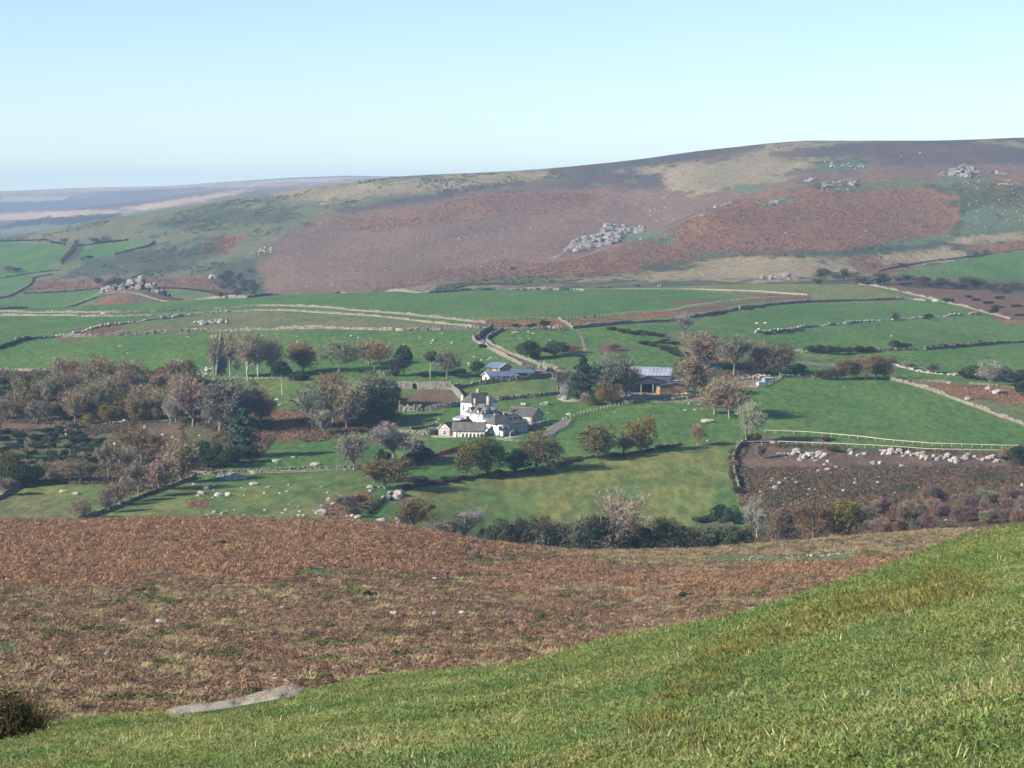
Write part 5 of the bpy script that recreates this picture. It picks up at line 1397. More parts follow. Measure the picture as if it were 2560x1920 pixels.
def hedge(label, pts, h, col, y0, style='bush', spacing=None, wf=1.6):
    """a hedge of joined bushes: one thing, its shrubs as parts"""
    P = [hit(*p, y0) for p in pts]
    s = P[0].y / F; hm = h * s
    path = resample(P, spacing or hm * 1.1)
    e = obj('hedge', None, loc=Vector(path[0]))
    for p in path:
        C = tr.choice(STY[style])[1]
        k = tr.uniform(.7, 1.25)
        c = obj('shrub', C, e, loc=Vector(p) - e.location, rot=(0, 0, tr.uniform(0, 6)), scale=(hm * wf * k, hm * wf * k, hm * k))
        j = 1 + tr.uniform(-.2, .2); c.color = (*[x * j for x in col], 1)
    return tag(e, label, 'hedge')
hedge('dark hedge along the top of the far left fields', [(-10, 603), (60, 602), (120, 601)], 5, DARK, 1900)
hedge('dark hedge right of the long far hedge', [(128, 608), (162, 612)], 6, DARK, 1900)
hedge('tall brown hedge running down between the far left fields', [(192, 612), (182, 634), (165, 652), (156, 662)], 14, (.12, .085, .075), 1900, 'thorn', 9, 1.1)
hedge('dark hedge above the small far field', [(200, 616), (250, 610), (316, 602)], 7, DARK, 1900)
hedge('dark hedge below the small far field', [(386, 606), (372, 616), (330, 626), (290, 636)], 6, DARK, 1900)
hedge('curling dark hedge of the far left field', [(-10, 748), (40, 734), (70, 718), (84, 704), (86, 696), (110, 690), (132, 688)], 5, (.075, .078, .055), 1900)
hedge('straight dark hedge of the far left field', [(-10, 698), (40, 690), (90, 682), (150, 676)], 4, (.075, .078, .055), 1900)
hedge('thin hedge behind the left tor', [(60, 734), (130, 732), (200, 727), (258, 722)], 5, DARK, 1900)
hedge('thin hedge across the field right of the left tor', [(395, 722), (440, 722), (500, 728), (530, 734)], 5, DARK, 1900)
hedge('dark hedge at the left end of the grey pasture wall', [(-20, 876), (0, 872), (30, 862), (70, 850)], 12, (.045, .05, .035), 700)
hedge('brackeny hedge from the farmhouse trees to the pasture', [(1016, 1166), (1060, 1152), (1100, 1140), (1138, 1126)], 16, (.075, .06, .045), 700)
hedge('hedge bank below the farmhouse pasture', [(920, 1286), (960, 1250), (1010, 1224), (1090, 1210), (1196, 1194), (1300, 1182), (1400, 1163), (1450, 1148), (1560, 1140), (1640, 1124), (1700, 1114)], 11, (.085, .068, .042), 700)
hedge('scrubby hedge bank on the left of the rubble field', [(1858, 1114), (1832, 1140), (1832, 1185), (1846, 1235)], 14, (.10, .075, .055), 700)
hedge('bramble hedge above the left pasture wall', [(330, 1252), (380, 1234), (430, 1214), (480, 1196)], 12, (.06, .06, .04), 700)
hedge('dark strip of gorse on the plateau crest', [(1040, 729), (1150, 719), (1300, 712)], 5, (.07, .075, .05), 1640)
# ------------------------------------------------------------------ buildings
M_RENDER = simple('white_render', (.82, .82, .80), (.76, .76, .74), .4)
M_CREAM = simple('limewashed_stone', (.66, .61, .52), (.44, .40, .34), 1.3)
M_RUBBLE = simple('house_stone', (.42, .38, .33), (.27, .245, .215), 1.6)
M_SLATE = simple('slate', (.105, .102, .105), (.070, .068, .070), .8, rough=.55, spec=.4)
M_SLATE2 = simple('lichened_slate', (.150, .140, .128), (.095, .090, .085), .7, rough=.6, spec=.35)
M_RIDGE = simple('ridge_tile', (.24, .17, .13), (.16, .12, .10), 1.0)
M_BLUEROOF = simple('blue_metal_roof', (.135, .185, .285), (.115, .16, .25), .3, rough=.35, spec=.5)
M_TIN = simple('tin_roof', (.34, .36, .42), (.24, .26, .31), .25, rough=.4, spec=.5)
M_DARKTIN = simple('dark_tin', (.075, .085, .12), (.055, .06, .085), .3, rough=.5, spec=.4)
M_LARCH = simple('larch_cladding', (.36, .24, .145), (.27, .18, .11), .8)
M_GLASS = simple('window_glass', (.030, .035, .045), (.02, .025, .03), 1, rough=.08, spec=.6)
M_FRAME = simple('white_frame', (.80, .80, .79), (.74, .74, .73), 1)
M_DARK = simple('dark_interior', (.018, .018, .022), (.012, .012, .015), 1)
M_POT = simple('chimney_pot', (.60, .52, .38), (.48, .40, .30), 2)
M_CLAY = simple('clay_pot', (.42, .17, .09), (.34, .14, .08), 2)
M_TEAL = simple('teal_sheet', (.025, .20, .19), (.02, .16, .155), .5)
M_GLASSHOUSE = simple('pale_sheeting', (.50, .57, .58), (.36, .42, .44), .5, rough=.3, spec=.5)
M_TIMBER = simple('cut_timber', (.60, .50, .28), (.46, .36, .20), 1.5)
M_DEBRIS = simple('yard_rubble', (.42, .36, .30), (.22, .18, .15), .9)

def fmesh(name, verts, faces, mat):
    me = bpy.data.meshes.new(name)
    me.from_pydata([tuple(v) for v in verts], [], [tuple(f) for f in faces])
    me.materials.append(mat); me.update()
    return me
def recalc(me):
    bm = bmesh.new(); bm.from_mesh(me); bmesh.ops.recalc_face_normals(bm, faces=bm.faces); bm.to_mesh(me); bm.free(); return me

class House:
    def __init__(s, name, label, cat, px=None, py=None, rot=0, y0=640, loc=None, dz=0):
        p = Vector(loc) if loc is not None else hit(px, py, y0)
        p = p + Vector((0, 0, dz))
        s.e = obj(name, None, loc=p, rot=(0, 0, math.radians(rot)))
        tag(s.e, label, cat)
    def block(s, x0, x1, y0, y1, h, mat, gable=None, rise=0, z0=-2.5, name='wall'):
        """walls; gable: 'x' ridge along x (gables on the x ends), 'y' or None"""
        V = [(x0, y0, z0), (x1, y0, z0), (x1, y1, z0), (x0, y1, z0), (x0, y0, h), (x1, y0, h), (x1, y1, h), (x0, y1, h)]
        Fc = [(0, 3, 2, 1), (0, 1, 5, 4), (1, 2, 6, 5), (2, 3, 7, 6), (3, 0, 4, 7)]
        if gable == 'x':
            V += [(x0, (y0 + y1) / 2, h + rise), (x1, (y0 + y1) / 2, h + rise)]
            Fc += [(3, 8, 0)[::-1] and (7, 4, 8), (5, 6, 9), (4, 5, 9, 8), (6, 7, 8, 9)]
        elif gable == 'y':
            V += [((x0 + x1) / 2, y0, h + rise), ((x0 + x1) / 2, y1, h + rise)]
            Fc += [(4, 5, 8), (6, 7, 9), (5, 6, 9, 8), (7, 4, 8, 9)]
        else: Fc += [(4, 5, 6, 7)]
        return obj(name, recalc(fmesh(name, V, Fc, mat)), s.e)
    def gable_roof(s, x0, x1, y0, y1, h, rise, mat, axis='x', ov=.35, th=.18, ridge=True, name='roof'):
        if axis == 'y':
            f = lambda x, y, z: (y, x, z); x0, x1, y0, y1 = y0, y1, x0, x1
        else: f = lambda x, y, z: (x, y, z)
        ym = (y0 + y1) / 2; sl = rise / (ym - y0)
        ye0, ye1 = y0 - ov, y1 + ov; he = h - sl * ov + .04; hr = h + rise + .04
        xa, xb = x0 - ov, x1 + ov
        V = []
        for z in (0, th):
            V += [f(xa, ye0, he + z), f(xb, ye0, he + z), f(xb, ym, hr + z), f(xa, ym, hr + z), f(xb, ye1, he + z), f(xa, ye1, he + z)]
        Fc = [(0, 3, 2, 1), (3, 5, 4, 2), (6, 7, 8, 9), (9, 8, 10, 11), (0, 1, 7, 6), (4, 5, 11, 10), (0, 6, 9, 3), (3, 9, 11, 5), (1, 2, 8, 7), (2, 4, 10, 8)]
        r = obj(name, recalc(fmesh(name, V, Fc, mat)), s.e)
        if ridge:
            a = f(xa, ym, hr + th); b = f(xb, ym, hr + th)
            me = box_mesh('ridge', min(a[0], b[0]) - (.14 if axis == 'y' else 0), max(a[0], b[0]) + (.14 if axis == 'y' else 0), min(a[1], b[1]) - (.14 if axis == 'x' else 0), max(a[1], b[1]) + (.14 if axis == 'x' else 0), hr + th - .10, hr + th + .08, M_RIDGE if ridge is True else ridge)
            obj('ridge', me, r)
        return r
    def hip_roof(s, x0, x1, y0, y1, h, rise, mat, ov=.4, th=.16, axis=None, inset=None):
        X0, X1, Y0, Y1 = x0 - ov, x1 + ov, y0 - ov, y1 + ov
        lx, ly = X1 - X0, Y1 - Y0
        axis = axis or ('x' if lx > ly else 'y')
        i = inset if inset is not None else min(lx, ly) / 2
        if axis == 'x': R = [(X0 + i, (Y0 + Y1) / 2), (X1 - i, (Y0 + Y1) / 2)]
        else: R = [((X0 + X1) / 2, Y0 + i), ((X0 + X1) / 2, Y1 - i)]
        V = [(X0, Y0, h - .05), (X1, Y0, h - .05), (X1, Y1, h - .05), (X0, Y1, h - .05), (X0, Y0, h + th), (X1, Y0, h + th), (X1, Y1, h + th), (X0, Y1, h + th), (*R[0], h + rise + th), (*R[1], h + rise + th)]
        Fc = [(0, 3, 2, 1), (0, 1, 5, 4), (1, 2, 6, 5), (2, 3, 7, 6), (3, 0, 4, 7)]
        Fc += [(4, 5, 9, 8), (5, 6, 9), (6, 7, 8, 9), (7, 4, 8)] if axis == 'x' else [(4, 5, 8), (5, 6, 9, 8), (6, 7, 9), (7, 4, 8, 9)]
        r = obj('roof', recalc(fmesh('roof', V, Fc, mat)), s.e)
        # hip ridges
        for c, q in ((4, 8), (5, 9 if axis == 'x' else 8), (6, 9), (7, 8 if axis == 'x' else 9), (8, 9)):
            vv, qq = tube(np.array([V[c], V[q]]), .09, .09, 4)
            obj('ridge', mesh_np('ridge', vv, qq, M_SLATE2), r)
        return r
    def window(s, face, a, z, w, h, at, bars=1, frame=None, name='window', pane=None):
        """face: f(-y) b(+y) l(-x) r(+x); a along the face, at = wall plane"""
        frame = frame or M_FRAME
        e = .03; d = .07
        def B(nm, a0, a1, z0, z1, o0, o1, m, par):
            if face in 'fb':
                sg = -1 if face == 'f' else 1
                ys = sorted((at + sg * o0, at + sg * o1))
                return obj(nm, box_mesh(nm, a0, a1, ys[0], ys[1], z0, z1, m), par)
            sg = -1 if face == 'l' else 1
            xs = sorted((at + sg * o0, at + sg * o1))
            return obj(nm, box_mesh(nm, xs[0], xs[1], a0, a1, z0, z1, m), par)
        fr = B(name, a - w / 2 - .12, a + w / 2 + .12, z - .12, z + h + .12, .004, d, frame, s.e)
        for k in range(bars + 1):
            c0 = a - w / 2 + w * k / (bars + 1) + .04; c1 = a - w / 2 + w * (k + 1) / (bars + 1) - .04
            B('pane', c0, c1, z, z + h * .47, d - .01, d + .02, pane or M_GLASS, fr)
            B('pane', c0, c1, z + h * .53, z + h, d - .01, d + .02, pane or M_GLASS, fr)
        return fr
    def box(s, name, x0, x1, y0, y1, z0, z1, mat, par=None): return obj(name, box_mesh(name, x0, x1, y0, y1, z0, z1, mat), par or s.e)
    def chimney(s, x, y, z0, z1, w=.8, d=.8, pots=2, mat=None):
        c = s.box('chimney', x - w / 2, x + w / 2, y - d / 2, y + d / 2, z0, z1, mat or M_RUBBLE)
        s.box('chimney_cap', x - w / 2 - .08, x + w / 2 + .08, y - d / 2 - .08, y + d / 2 + .08, z1 + .003, z1 + .15, M_POT, c)
        for k in range(pots):
            px = x + (k - (pots - 1) / 2) * .36
            v, q = tube(np.array([(px, y, z1 + .12), (px, y, z1 + .55)]), .15, .12, 8)
            obj('chimney_pot', mesh_np('chimney_pot', v, q, M_POT), c)
    def lean(s, name, x0, x1, y0, y1, zlow, zhigh, mat, high='y1', th=.12):
        hz = {'y1': (zlow, zlow, zhigh, zhigh), 'y0': (zhigh, zhigh, zlow, zlow), 'x1': (zlow, zhigh, zhigh, zlow), 'x0': (zhigh, zlow, zlow, zhigh)}[high]
        xy = [(x0, y0), (x1, y0), (x1, y1), (x0, y1)]
        V = [(*p, z) for p, z in zip(xy, hz)] + [(*p, z + th) for p, z in zip(xy, hz)]
        return obj(name, recalc(fmesh(name, V, [tuple(f) for f in CUBE_Q], mat)), s.e)

# --- white farmhouse: wing in front (corner at local origin), main block behind
H = House('farmhouse', 'white rendered farmhouse with slate hipped roofs and chimneys', 'house', 1206, 1070, 35)
H.block(0, 7.3, 0, 10.0, 4.9, M_RENDER)
H.hip_roof(0, 7.3, 0, 10.0, 4.9, 2.9, M_SLATE2, axis='y')
H.block(2.0, 13.0, 9.6, 16.6, 8.0, M_RENDER)
H.hip_roof(2.0, 13.0, 9.6, 16.6, 8.0, 3.0, M_SLATE, axis='x', inset=2.6)
for y in (2.6, 7.2):                                   # gablets on the sunny side of the wing
    V = [(-.06, y - 1.05, 4.4), (-.06, y + 1.05, 4.4), (-.06, y, 6.7), (2.6, y - 1.05, 4.4), (2.6, y + 1.05, 4.4), (2.6, y, 6.7)]
    g_ = obj('gablet', recalc(fmesh('gablet', V, [(0, 1, 2), (0, 2, 5, 3), (1, 4, 5, 2)], M_RENDER)), H.e)
    for sg in (-1, 1):
        W_ = [(-.3, y, 6.82), (2.6, y, 6.82), (2.6, y + sg * 1.3, 4.05), (-.3, y + sg * 1.3, 4.05)]
        W_ += [(a, b, c + .12) for a, b, c in W_]
        obj('gablet_roof', recalc(fmesh('gablet_roof', W_, [tuple(f) for f in CUBE_Q], M_SLATE2)), g_)
    H.window('l', y, 3.6, .8, 1.2, -.06)
for x in (1.9, 5.4):                                   # dormers on the shaded side
    d_ = H.block(x - .85, x + .85, -.05, 2.6, 6.0, M_RENDER, 'y', 1.0, z0=4.6, name='dormer')
    H.gable_roof(x - .85, x + .85, -.05, 2.6, 6.0, 1.0, M_SLATE2, 'y', .25, .12, ridge=False, name='dormer_roof')
    H.window('f', x, 4.95, 1.0, 1.0, -.05)
for y, z in ((1.4, .7), (4.6, .7), (8.2, .7)): H.window('l', y, z, .9, 1.5, 0)
for x in (4.3, 6.0): H.window('f', x, .4, 1.2, 1.7, 0, bars=2)
H.lean('lean_to_roof', .1, 7.2, -2.2, -.05, 2.7, 3.6, M_TIN)
H.block(.2, 7.1, -2.0, -.01, 2.75, M_RENDER, name='lean_to_wall')
for x in (1.6, 3.6, 5.6): H.window('f', x, .9, 1.2, 1.3, -2.0)
for x, z in ((8.2, 5.2), (11.0, 5.2), (11.0, 2.0)): H.window('f', x, z, 1.0, 1.6, 9.6)
for y, z in ((11.4, 5.2), (14.6, 5.2)): H.window('l', y, z, 1.0, 1.6, 2.0)
H.chimney(2.4, 16.0, 7.6, 10.4, .8, .8, 1, M_RENDER)
H.chimney(7.6, 13.6, 9.8, 12.3, 1.3, .8, 3)
H.chimney(3.0, 9.0, 6.6, 9.4, .8, .9, 1)
H.chimney(6.4, 5.4, 6.0, 10.2, 1.3, 1.0, 3)
H.block(-3.6, -.05, 8.4, 13.2, 2.7, M_RENDER, name='sun_room_wall')
H.lean('sun_room_roof', -3.8, .15, 8.2, 13.4, 2.75, 3.7, M_TIN, 'x1')
for k in range(5): H.window('l', 8.95 + k * .93, .6, .55, 1.7, -3.6, bars=0)
for k in range(3): H.window('f', -3.1 + k * 1.05, .6, .65, 1.7, 8.4, bars=0)

H = House('stone_outbuilding', 'stone outbuilding with half hipped gable end at the left of the farmhouse', 'house', 1110, 1090, 59)
H.block(0, 17, -2.3, 2.3, 2.5, M_RUBBLE, 'x', 2.0)
H.gable_roof(.1, 17, -2.3, 2.3, 2.5, 2.0, M_SLATE, 'x', .35)
H.window('l', .0, .7, 1.1, 1.2, 0); H.box('lintel', -.06, -.003, -.75, .75, 3.0, 3.2, M_FRAME)
for sg in (-1, 1):
    v, q = tube(np.array([(-.3, sg * 2.7, 2.25), (-.3, sg * .9, 3.95)]), .11, .11, 4)
    obj('bargeboard', mesh_np('bargeboard', v, q, M_FRAME), H.e)
for x in (4, 8, 12): H.window('f', x, .8, .9, 1.0, -2.3)

H = House('long_barn', 'long low cream stone barn at the front of the farm buildings', 'barn', 1172, 1093, -4)
H.block(-5.6, 5.4, 0, 5.4, 2.3, M_CREAM, 'x', 2.4)
H.gable_roof(-5.6, 5.4, 0, 5.4, 2.3, 2.4, M_SLATE2, 'x', .35)
H.box('door', -5.1, -4.1, -.06, -.004, -1.2, 1.9, M_FRAME)
for x in (-2.2, -.9, .4, 1.7, 3.0, 4.3): H.window('f', x, .2, .62, 1.0, 0, bars=0)

H = House('courtyard_house', 'slate roofed farm cottage with white end wall and three skylights', 'house', 1239, 1090, 35)
H.block(0, 13.4, 0, 6.8, 3.9, M_RUBBLE)
H.hip_roof(0, 13.4, 0, 6.8, 3.9, 2.7, M_SLATE, axis='x', inset=2.2)
H.box('rendered_end', -.09, -.003, -.09, 6.85, -2, 3.88, M_RENDER)
H.box('rendered_or_sunlit_front', -.07, 5.6, -.09, -.003, -2, 3.86, M_RENDER)
for y in (1.6, 4.6):
    H.window('l', y, 2.1, .8, 1.1, -.09); H.window('l', y, -.2, .8, 1.1, -.09)
for x in (1.8, 4.2): H.window('f', x, 2.0, 1.1, 1.1, -.09)
for x in (7.2, 8.8, 10.4, 12.0): H.window('f', x, .6, .8, 1.0, 0)
for k, x in enumerate((7.0, 9.2, 11.4)):
    t0, t1 = .40, .66
    zz_ = lambda t: 3.9 + .16 + 2.7 * t + .05
    yy_ = lambda t: -.4 + 3.8 * t
    V = [(x - .4, yy_(t0), zz_(t0)), (x + .4, yy_(t0), zz_(t0)), (x + .4, yy_(t1), zz_(t1)), (x - .4, yy_(t1), zz_(t1))]
    V += [(a, b - .04, c + .06) for a, b, c in V]
    obj('skylight', recalc(fmesh('skylight', V, [tuple(f) for f in CUBE_Q], M_GLASS)), H.e)
H.chimney(2.2, 3.6, 5.8, 7.0, .6, .6, 1); H.chimney(6.0, 3.6, 6.2, 7.2, .5, .5, 1, M_CLAY)
H.lean('porch_roof', 1.6, 5.0, -2.0, -.1, 1.5, 2.3, M_SLATE)
H.box('porch_wall', 1.7, 1.9, -1.9, -.1, -1.5, 1.55, M_RENDER)

H = House('stone_barn', 'stone barn with a slate gable roof at the right of the farm', 'barn', 1330, 1062, -29)
H.block(-10.5, 0, 0, 8.2, 2.9, M_RUBBLE, 'x', 2.6)
H.gable_roof(-10.5, 0, 0, 8.2, 2.9, 2.6, M_SLATE, 'x', .35)
H.box('rendered_or_sunlit_front', -4.6, -.02, -.06, -.003, -1.5, 2.6, M_CREAM)  # sunlit part of the front wall, its brightness put into the cream colour
H.window('f', -8, .6, 1, 1.2, 0)
H = House('link_barn', 'small slate roofed barn between cottage and stone barn', 'barn', 1262, 1066, -29)
H.block(-5.0, 1.5, 0, 6, 2.6, M_RUBBLE, 'x', 2.0)
H.gable_roof(-5.0, 1.5, 0, 6, 2.6, 2.0, M_SLATE2, 'x', .3)
H = House('garden_shed', 'open fronted garden shed beside the stone outbuilding', 'shed', 1088, 1088, 0)
H.block(-2.2, 2.2, .6, 3.4, 1.9, M_WALLP, name='back_wall')
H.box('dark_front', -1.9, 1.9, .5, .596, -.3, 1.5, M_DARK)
H.lean('roof', -2.5, 2.5, .2, 3.7, 1.95, 2.5, M_SLATE2)

# --- bungalow group
H = House('bungalow', 'bungalow with painted-in shade on its walls and shiny blue metal roof', 'house', 1224, 958, 25)
H.block(0, 12, 0, 6.4, 2.6, simple('shade_grey_wall', (.52, .50, .47), (.44, .42, .40), .8), 'x', 1.5)  # weak grazing light on the front put into the grey wall colour
H.box('rendered_end', -.07, -.003, -.07, 6.45, -1.5, 2.62, M_RENDER)
H.gable_roof(0, 12, 0, 6.4, 2.6, 1.5, M_BLUEROOF, 'x', .55, ridge=M_BLUEROOF)
H.window('l', 3.2, -.2, 1.9, 2.6, -.07, bars=1)
for x in (1.3, 7.6, 9.8): H.window('f', x, .9, 1.1, 1.1, 0, bars=1)
for sg in (0, 1):
    v, q = tube(np.array([(-.58, -.55 if sg == 0 else 6.95, 2.5), (-.58, 3.2, 4.2)]), .13, .13, 4)
    obj('bargeboard', mesh_np('bargeboard', v, q, M_FRAME), H.e)
H.box('terrace', -2.2, 0, -.6, 5, -1.2, -.05, M_WALLP)
H = House('timber_house', 'timber clad house with blue metal roof behind the bungalow', 'house', 1249, 944, -45)
H.block(-7.4, 0, 0, 6.4, 3.9, M_LARCH, 'x', 1.5)
H.gable_roof(-7.4, 0, 0, 6.4, 3.9, 1.5, M_BLUEROOF, 'x', .6, ridge=M_BLUEROOF)
H.window('r', 3.2, 1.9, 1.5, 1.7, 0, bars=1); H.window('f', -1.6, 1.6, 1.6, 1.9, 0, bars=1)
for a, b in (((.62, -.6, 3.75), (.62, 3.2, 5.5)), ((.62, 7.0, 3.75), (.62, 3.2, 5.5))):
    v, q = tube(np.array([a, b]), .14, .14, 4); obj('bargeboard', mesh_np('bargeboard', v, q, M_FRAME), H.e)
H = House('carport', 'open carport with blue metal roof right of the bungalow', 'carport', 1286, 950, 22)
H.gable_roof(0, 8, 0, 6.0, 2.7, 1.1, M_BLUEROOF, 'x', .4, ridge=M_BLUEROOF)
H.box('back_wall', 0, 8, 5.7, 5.9, -1.5, 2.72, M_LARCH)
H.box('side_wall', .05, .2, .1, 5.7, -1.5, 2.72, M_LARCH)
for x in (.3, 2.8, 5.3, 7.7): H.box('post', x - .1, x + .1, .1, .3, -1.5, 2.6, M_POST)
H.box('log_store', 6.3, 7.6, 1.0, 2.2, -1.0, .9, M_WALLP)

# --- barns
H = House('metal_barn', 'large barn with pale corrugated metal roof behind the yard', 'barn', 1676, 968, -9)
H.block(-20, 0, 0, 11, 4.6, M_DARKTIN, 'x', 2.6)
H.gable_roof(-20, 0, 0, 11, 4.6, 2.6, M_TIN, 'x', .4, ridge=M_TIN)
for k in range(13):
    x = -19.4 + k * 1.55
    V = [(x, -.42, 4.62), (x + .08, -.42, 4.62), (x + .08, 5.4, 7.38), (x, 5.4, 7.38)]; V += [(a, b, c + .10) for a, b, c in V]
    obj('roof_rib', recalc(fmesh('roof_rib', V, [tuple(f) for f in CUBE_Q], M_TIN)), H.e)
H = House('open_barn', 'dark open fronted cattle barn in shade beside the yard', 'barn', 1572, 984, 12)
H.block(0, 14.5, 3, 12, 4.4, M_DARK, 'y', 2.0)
H.gable_roof(0, 14.5, 0, 12, 4.4, 2.0, M_DARKTIN, 'y', .4, ridge=M_DARKTIN)
V = [(0, -.05, 3.6), (14.5, -.05, 3.6), (14.5, -.05, 4.4), (7.25, -.05, 6.4), (0, -.05, 4.4)]; V += [(a, b + .1, c) for a, b, c in V]
obj('gable_sheet', recalc(fmesh('gable_sheet', V, [(0, 1, 2, 3, 4), (9, 8, 7, 6, 5), (0, 5, 6, 1), (1, 6, 7, 2), (2, 7, 8, 3), (3, 8, 9, 4), (4, 9, 5, 0)], M_DARKTIN)), H.e)
for x in (.15, 4.9, 9.6, 14.3): H.box('post', x - .14, x + .14, .05, .35, -2, 4.3, M_POST)
H = House('wooden_shed', 'brown timber clad shed with low pitched dark roof', 'shed', 1650, 987, 14)
H.block(0, 11, 0, 8, 3.1, M_LARCH, 'y', 1.1)
H.gable_roof(0, 11, 0, 8, 3.1, 1.1, M_DARKTIN, 'y', .35, ridge=M_DARKTIN)
for k in range(14): H.box('board', .35 + k * .78, .41 + k * .78, -.05, -.004, -1.5, 3.05, M_LARCH)
H = House('lean_to_shed', 'pale sheeted lean to between the barns', 'shed', 1690, 968, -9)
H.block(-4, 4, 0, 5, 2.4, M_DARKTIN); H.lean('roof', -4.3, 4.3, -.4, 5.2, 2.5, 3.6, M_TIN)
H = House('teal_shed', 'small teal sheeted shed under the brown trees', 'shed', 1790, 926, -5)
H.block(-2.6, 2.4, 0, 3, 2.1, M_TEAL); H.lean('roof', -2.8, 2.6, -.2, 3.2, 2.15, 2.5, M_TEAL)
H = House('trailer', 'pale sheeted trailer at the corner of the riding paddock', 'trailer', 1906, 967, 25)
H.block(-1.6, 1.6, 0, 2, 1.7, M_GLASSHOUSE, z0=.4); H.gable_roof(-1.6, 1.6, 0, 2, 1.7, .4, M_GLASSHOUSE, 'x', .1, .06, ridge=False)
for x in (-.9, .9):
    v, q = tube(np.array([(x, -.15, .3), (x, .1, .3)]), .38, .38, 12); obj('wheel', mesh_np('wheel', v, q, M_DARK), H.e)
H = House('trailer', 'grey blue trailer behind the pale sheeted one', 'trailer', 1922, 957, 25)
H.block(-1.9, 1.9, 0, 2, 1.8, M_TIN, z0=.4); H.gable_roof(-1.9, 1.9, 0, 2, 1.8, .3, M_GLASSHOUSE, 'x', .1, .06, ridge=False)
for x in (-.9, .9):
    v, q = tube(np.array([(x, -.15, .3), (x, .1, .3)]), .38, .38, 12); obj('wheel', mesh_np('wheel', v, q, M_DARK), H.e)
fence('riding paddock fence right of the brown trees', [(1842, 969), (1880, 970), (1906, 970), (1930, 958), (1950, 946)], 2.4, 1.2, (.5, 1.0), rail_mat=M_POST)
# garden wall with arched doorway
def arch_wall():
    p0 = hit(996, 972); p1 = hit(1129, 974)
    L = (p1 - p0).length; yaw = math.atan2(p1.y - p0.y, p1.x - p0.x)
    e = obj('garden_wall', None, loc=p0, rot=(0, 0, yaw))
    tag(e, 'tall back wall of the walled garden with dark arched doorway', 'wall')
    ax = (hit(1038, 972) - p0).length
    a0, a1 = ax - 1.0, ax + 1.0
    xs, hs = [], []
    def seg(x0, x1, z0=-1.5):
        Cs, Ss = [], []
        z = z0
        while z < 3.0:
            x = x0 + random.uniform(-.1, .1)
            while x < x1:
                w = random.uniform(.5, .9); top = 2.7 + .5 * float(vnoise(np.array([x * .3]), np.array([.5]), 3)[0]) * 2
                if z < top and x + w / 2 < x1 + .12: Cs.append((x + w / 2, 0, z + .2 + .006 * x)); Ss.append((w * .52, .38, .23))
                x += w
            z += .4
        V, Q = stones(np.array(Cs), np.array(Ss), np.zeros(len(Cs)), .14, .06)
        return obj('masonry', mesh_np('masonry', V, Q, M_WALL), e)
    seg(0, a0); seg(a1, L)
    # masonry over the arch
    Cs, Ss = [], []
    for k in range(9):
        t = math.pi * (k + .5) / 9
        Cs.append((ax + 1.12 * math.cos(t), 0, 1.35 + 1.0 * math.sin(t))); Ss.append((.2, .4, .26))
    for x in (-.9, -.3, .3, .9): Cs.append((ax + x, 0, 2.72)); Ss.append((.32, .37, .26))
    V, Q = stones(np.array(Cs), np.array(Ss), np.zeros(len(Cs)), .12, .1)
    obj('arch', mesh_np('arch', V, Q, M_WALLP), e)
    obj('door', box_mesh('door', a0, a1, .1, .22, -1, 2.4, M_DARK), e)
arch_wall()
p = hit(1061, 1027)
d_ = obj('garden_door', box_mesh('garden_door', -.55, .55, -.1, .1, -.2, 2.0, M_DARK), loc=p); tag(d_, 'dark door in the front wall of the walled garden', 'door')

# --- yard clutter
def pile(label, P, n, mat, s0, s1, name, cat='pile', y0=640):
    pts = [hit(x, y, y0) for x, y in poly_pts(P, n, r5)]
    C = np.array([(q.x, q.y, q.z + s0 * .4) for q in pts]); S = rng.uniform(s0, s1, (n, 3)) * np.array([1.5, 1, .6])
    V, Q = stones(C, S / 2, rng.uniform(0, 3, n), .3, .3)
    o = C.mean(0); k = obj(name, mesh_np(name, V - o, Q, mat), loc=o)
    tag(k, label, cat)
pile('stack of yellow cut timber at the edge of the barn yard', [(1676, 990), (1726, 986), (1728, 994), (1680, 999)], 26, M_TIMBER, .8, 2.2, 'timber_stack')
pile('heap of building rubble beside the wooden shed', [(1648, 992), (1740, 980), (1745, 988), (1660, 1000)], 60, M_DEBRIS, .4, 1.2, 'rubble_heap')
pile('muddy heap of stones by the barn yard fence', [(1566, 1002), (1580, 990), (1610, 984), (1612, 994), (1580, 1004)], 46, M_DEBRIS, .5, 1.6, 'rubble_heap')
pile('low pile of pale stones in the paddock beside the barns', [(1850, 942), (1930, 936), (1926, 944), (1856, 950)], 36, M_DEBRIS, .5, 1.4, 'rubble_heap')
pile('pale foundation stones at the back of the rough grass', [(485, 806), (570, 800), (575, 808), (490, 814)], 22, M_GRANITE2, .8, 2.4, 'stone_heap')
pile('white stones above the hedged lane wall', [(1370, 818), (1410, 816), (1408, 822), (1372, 823)], 14, M_GRANITE2, .6, 1.6, 'stone_heap')
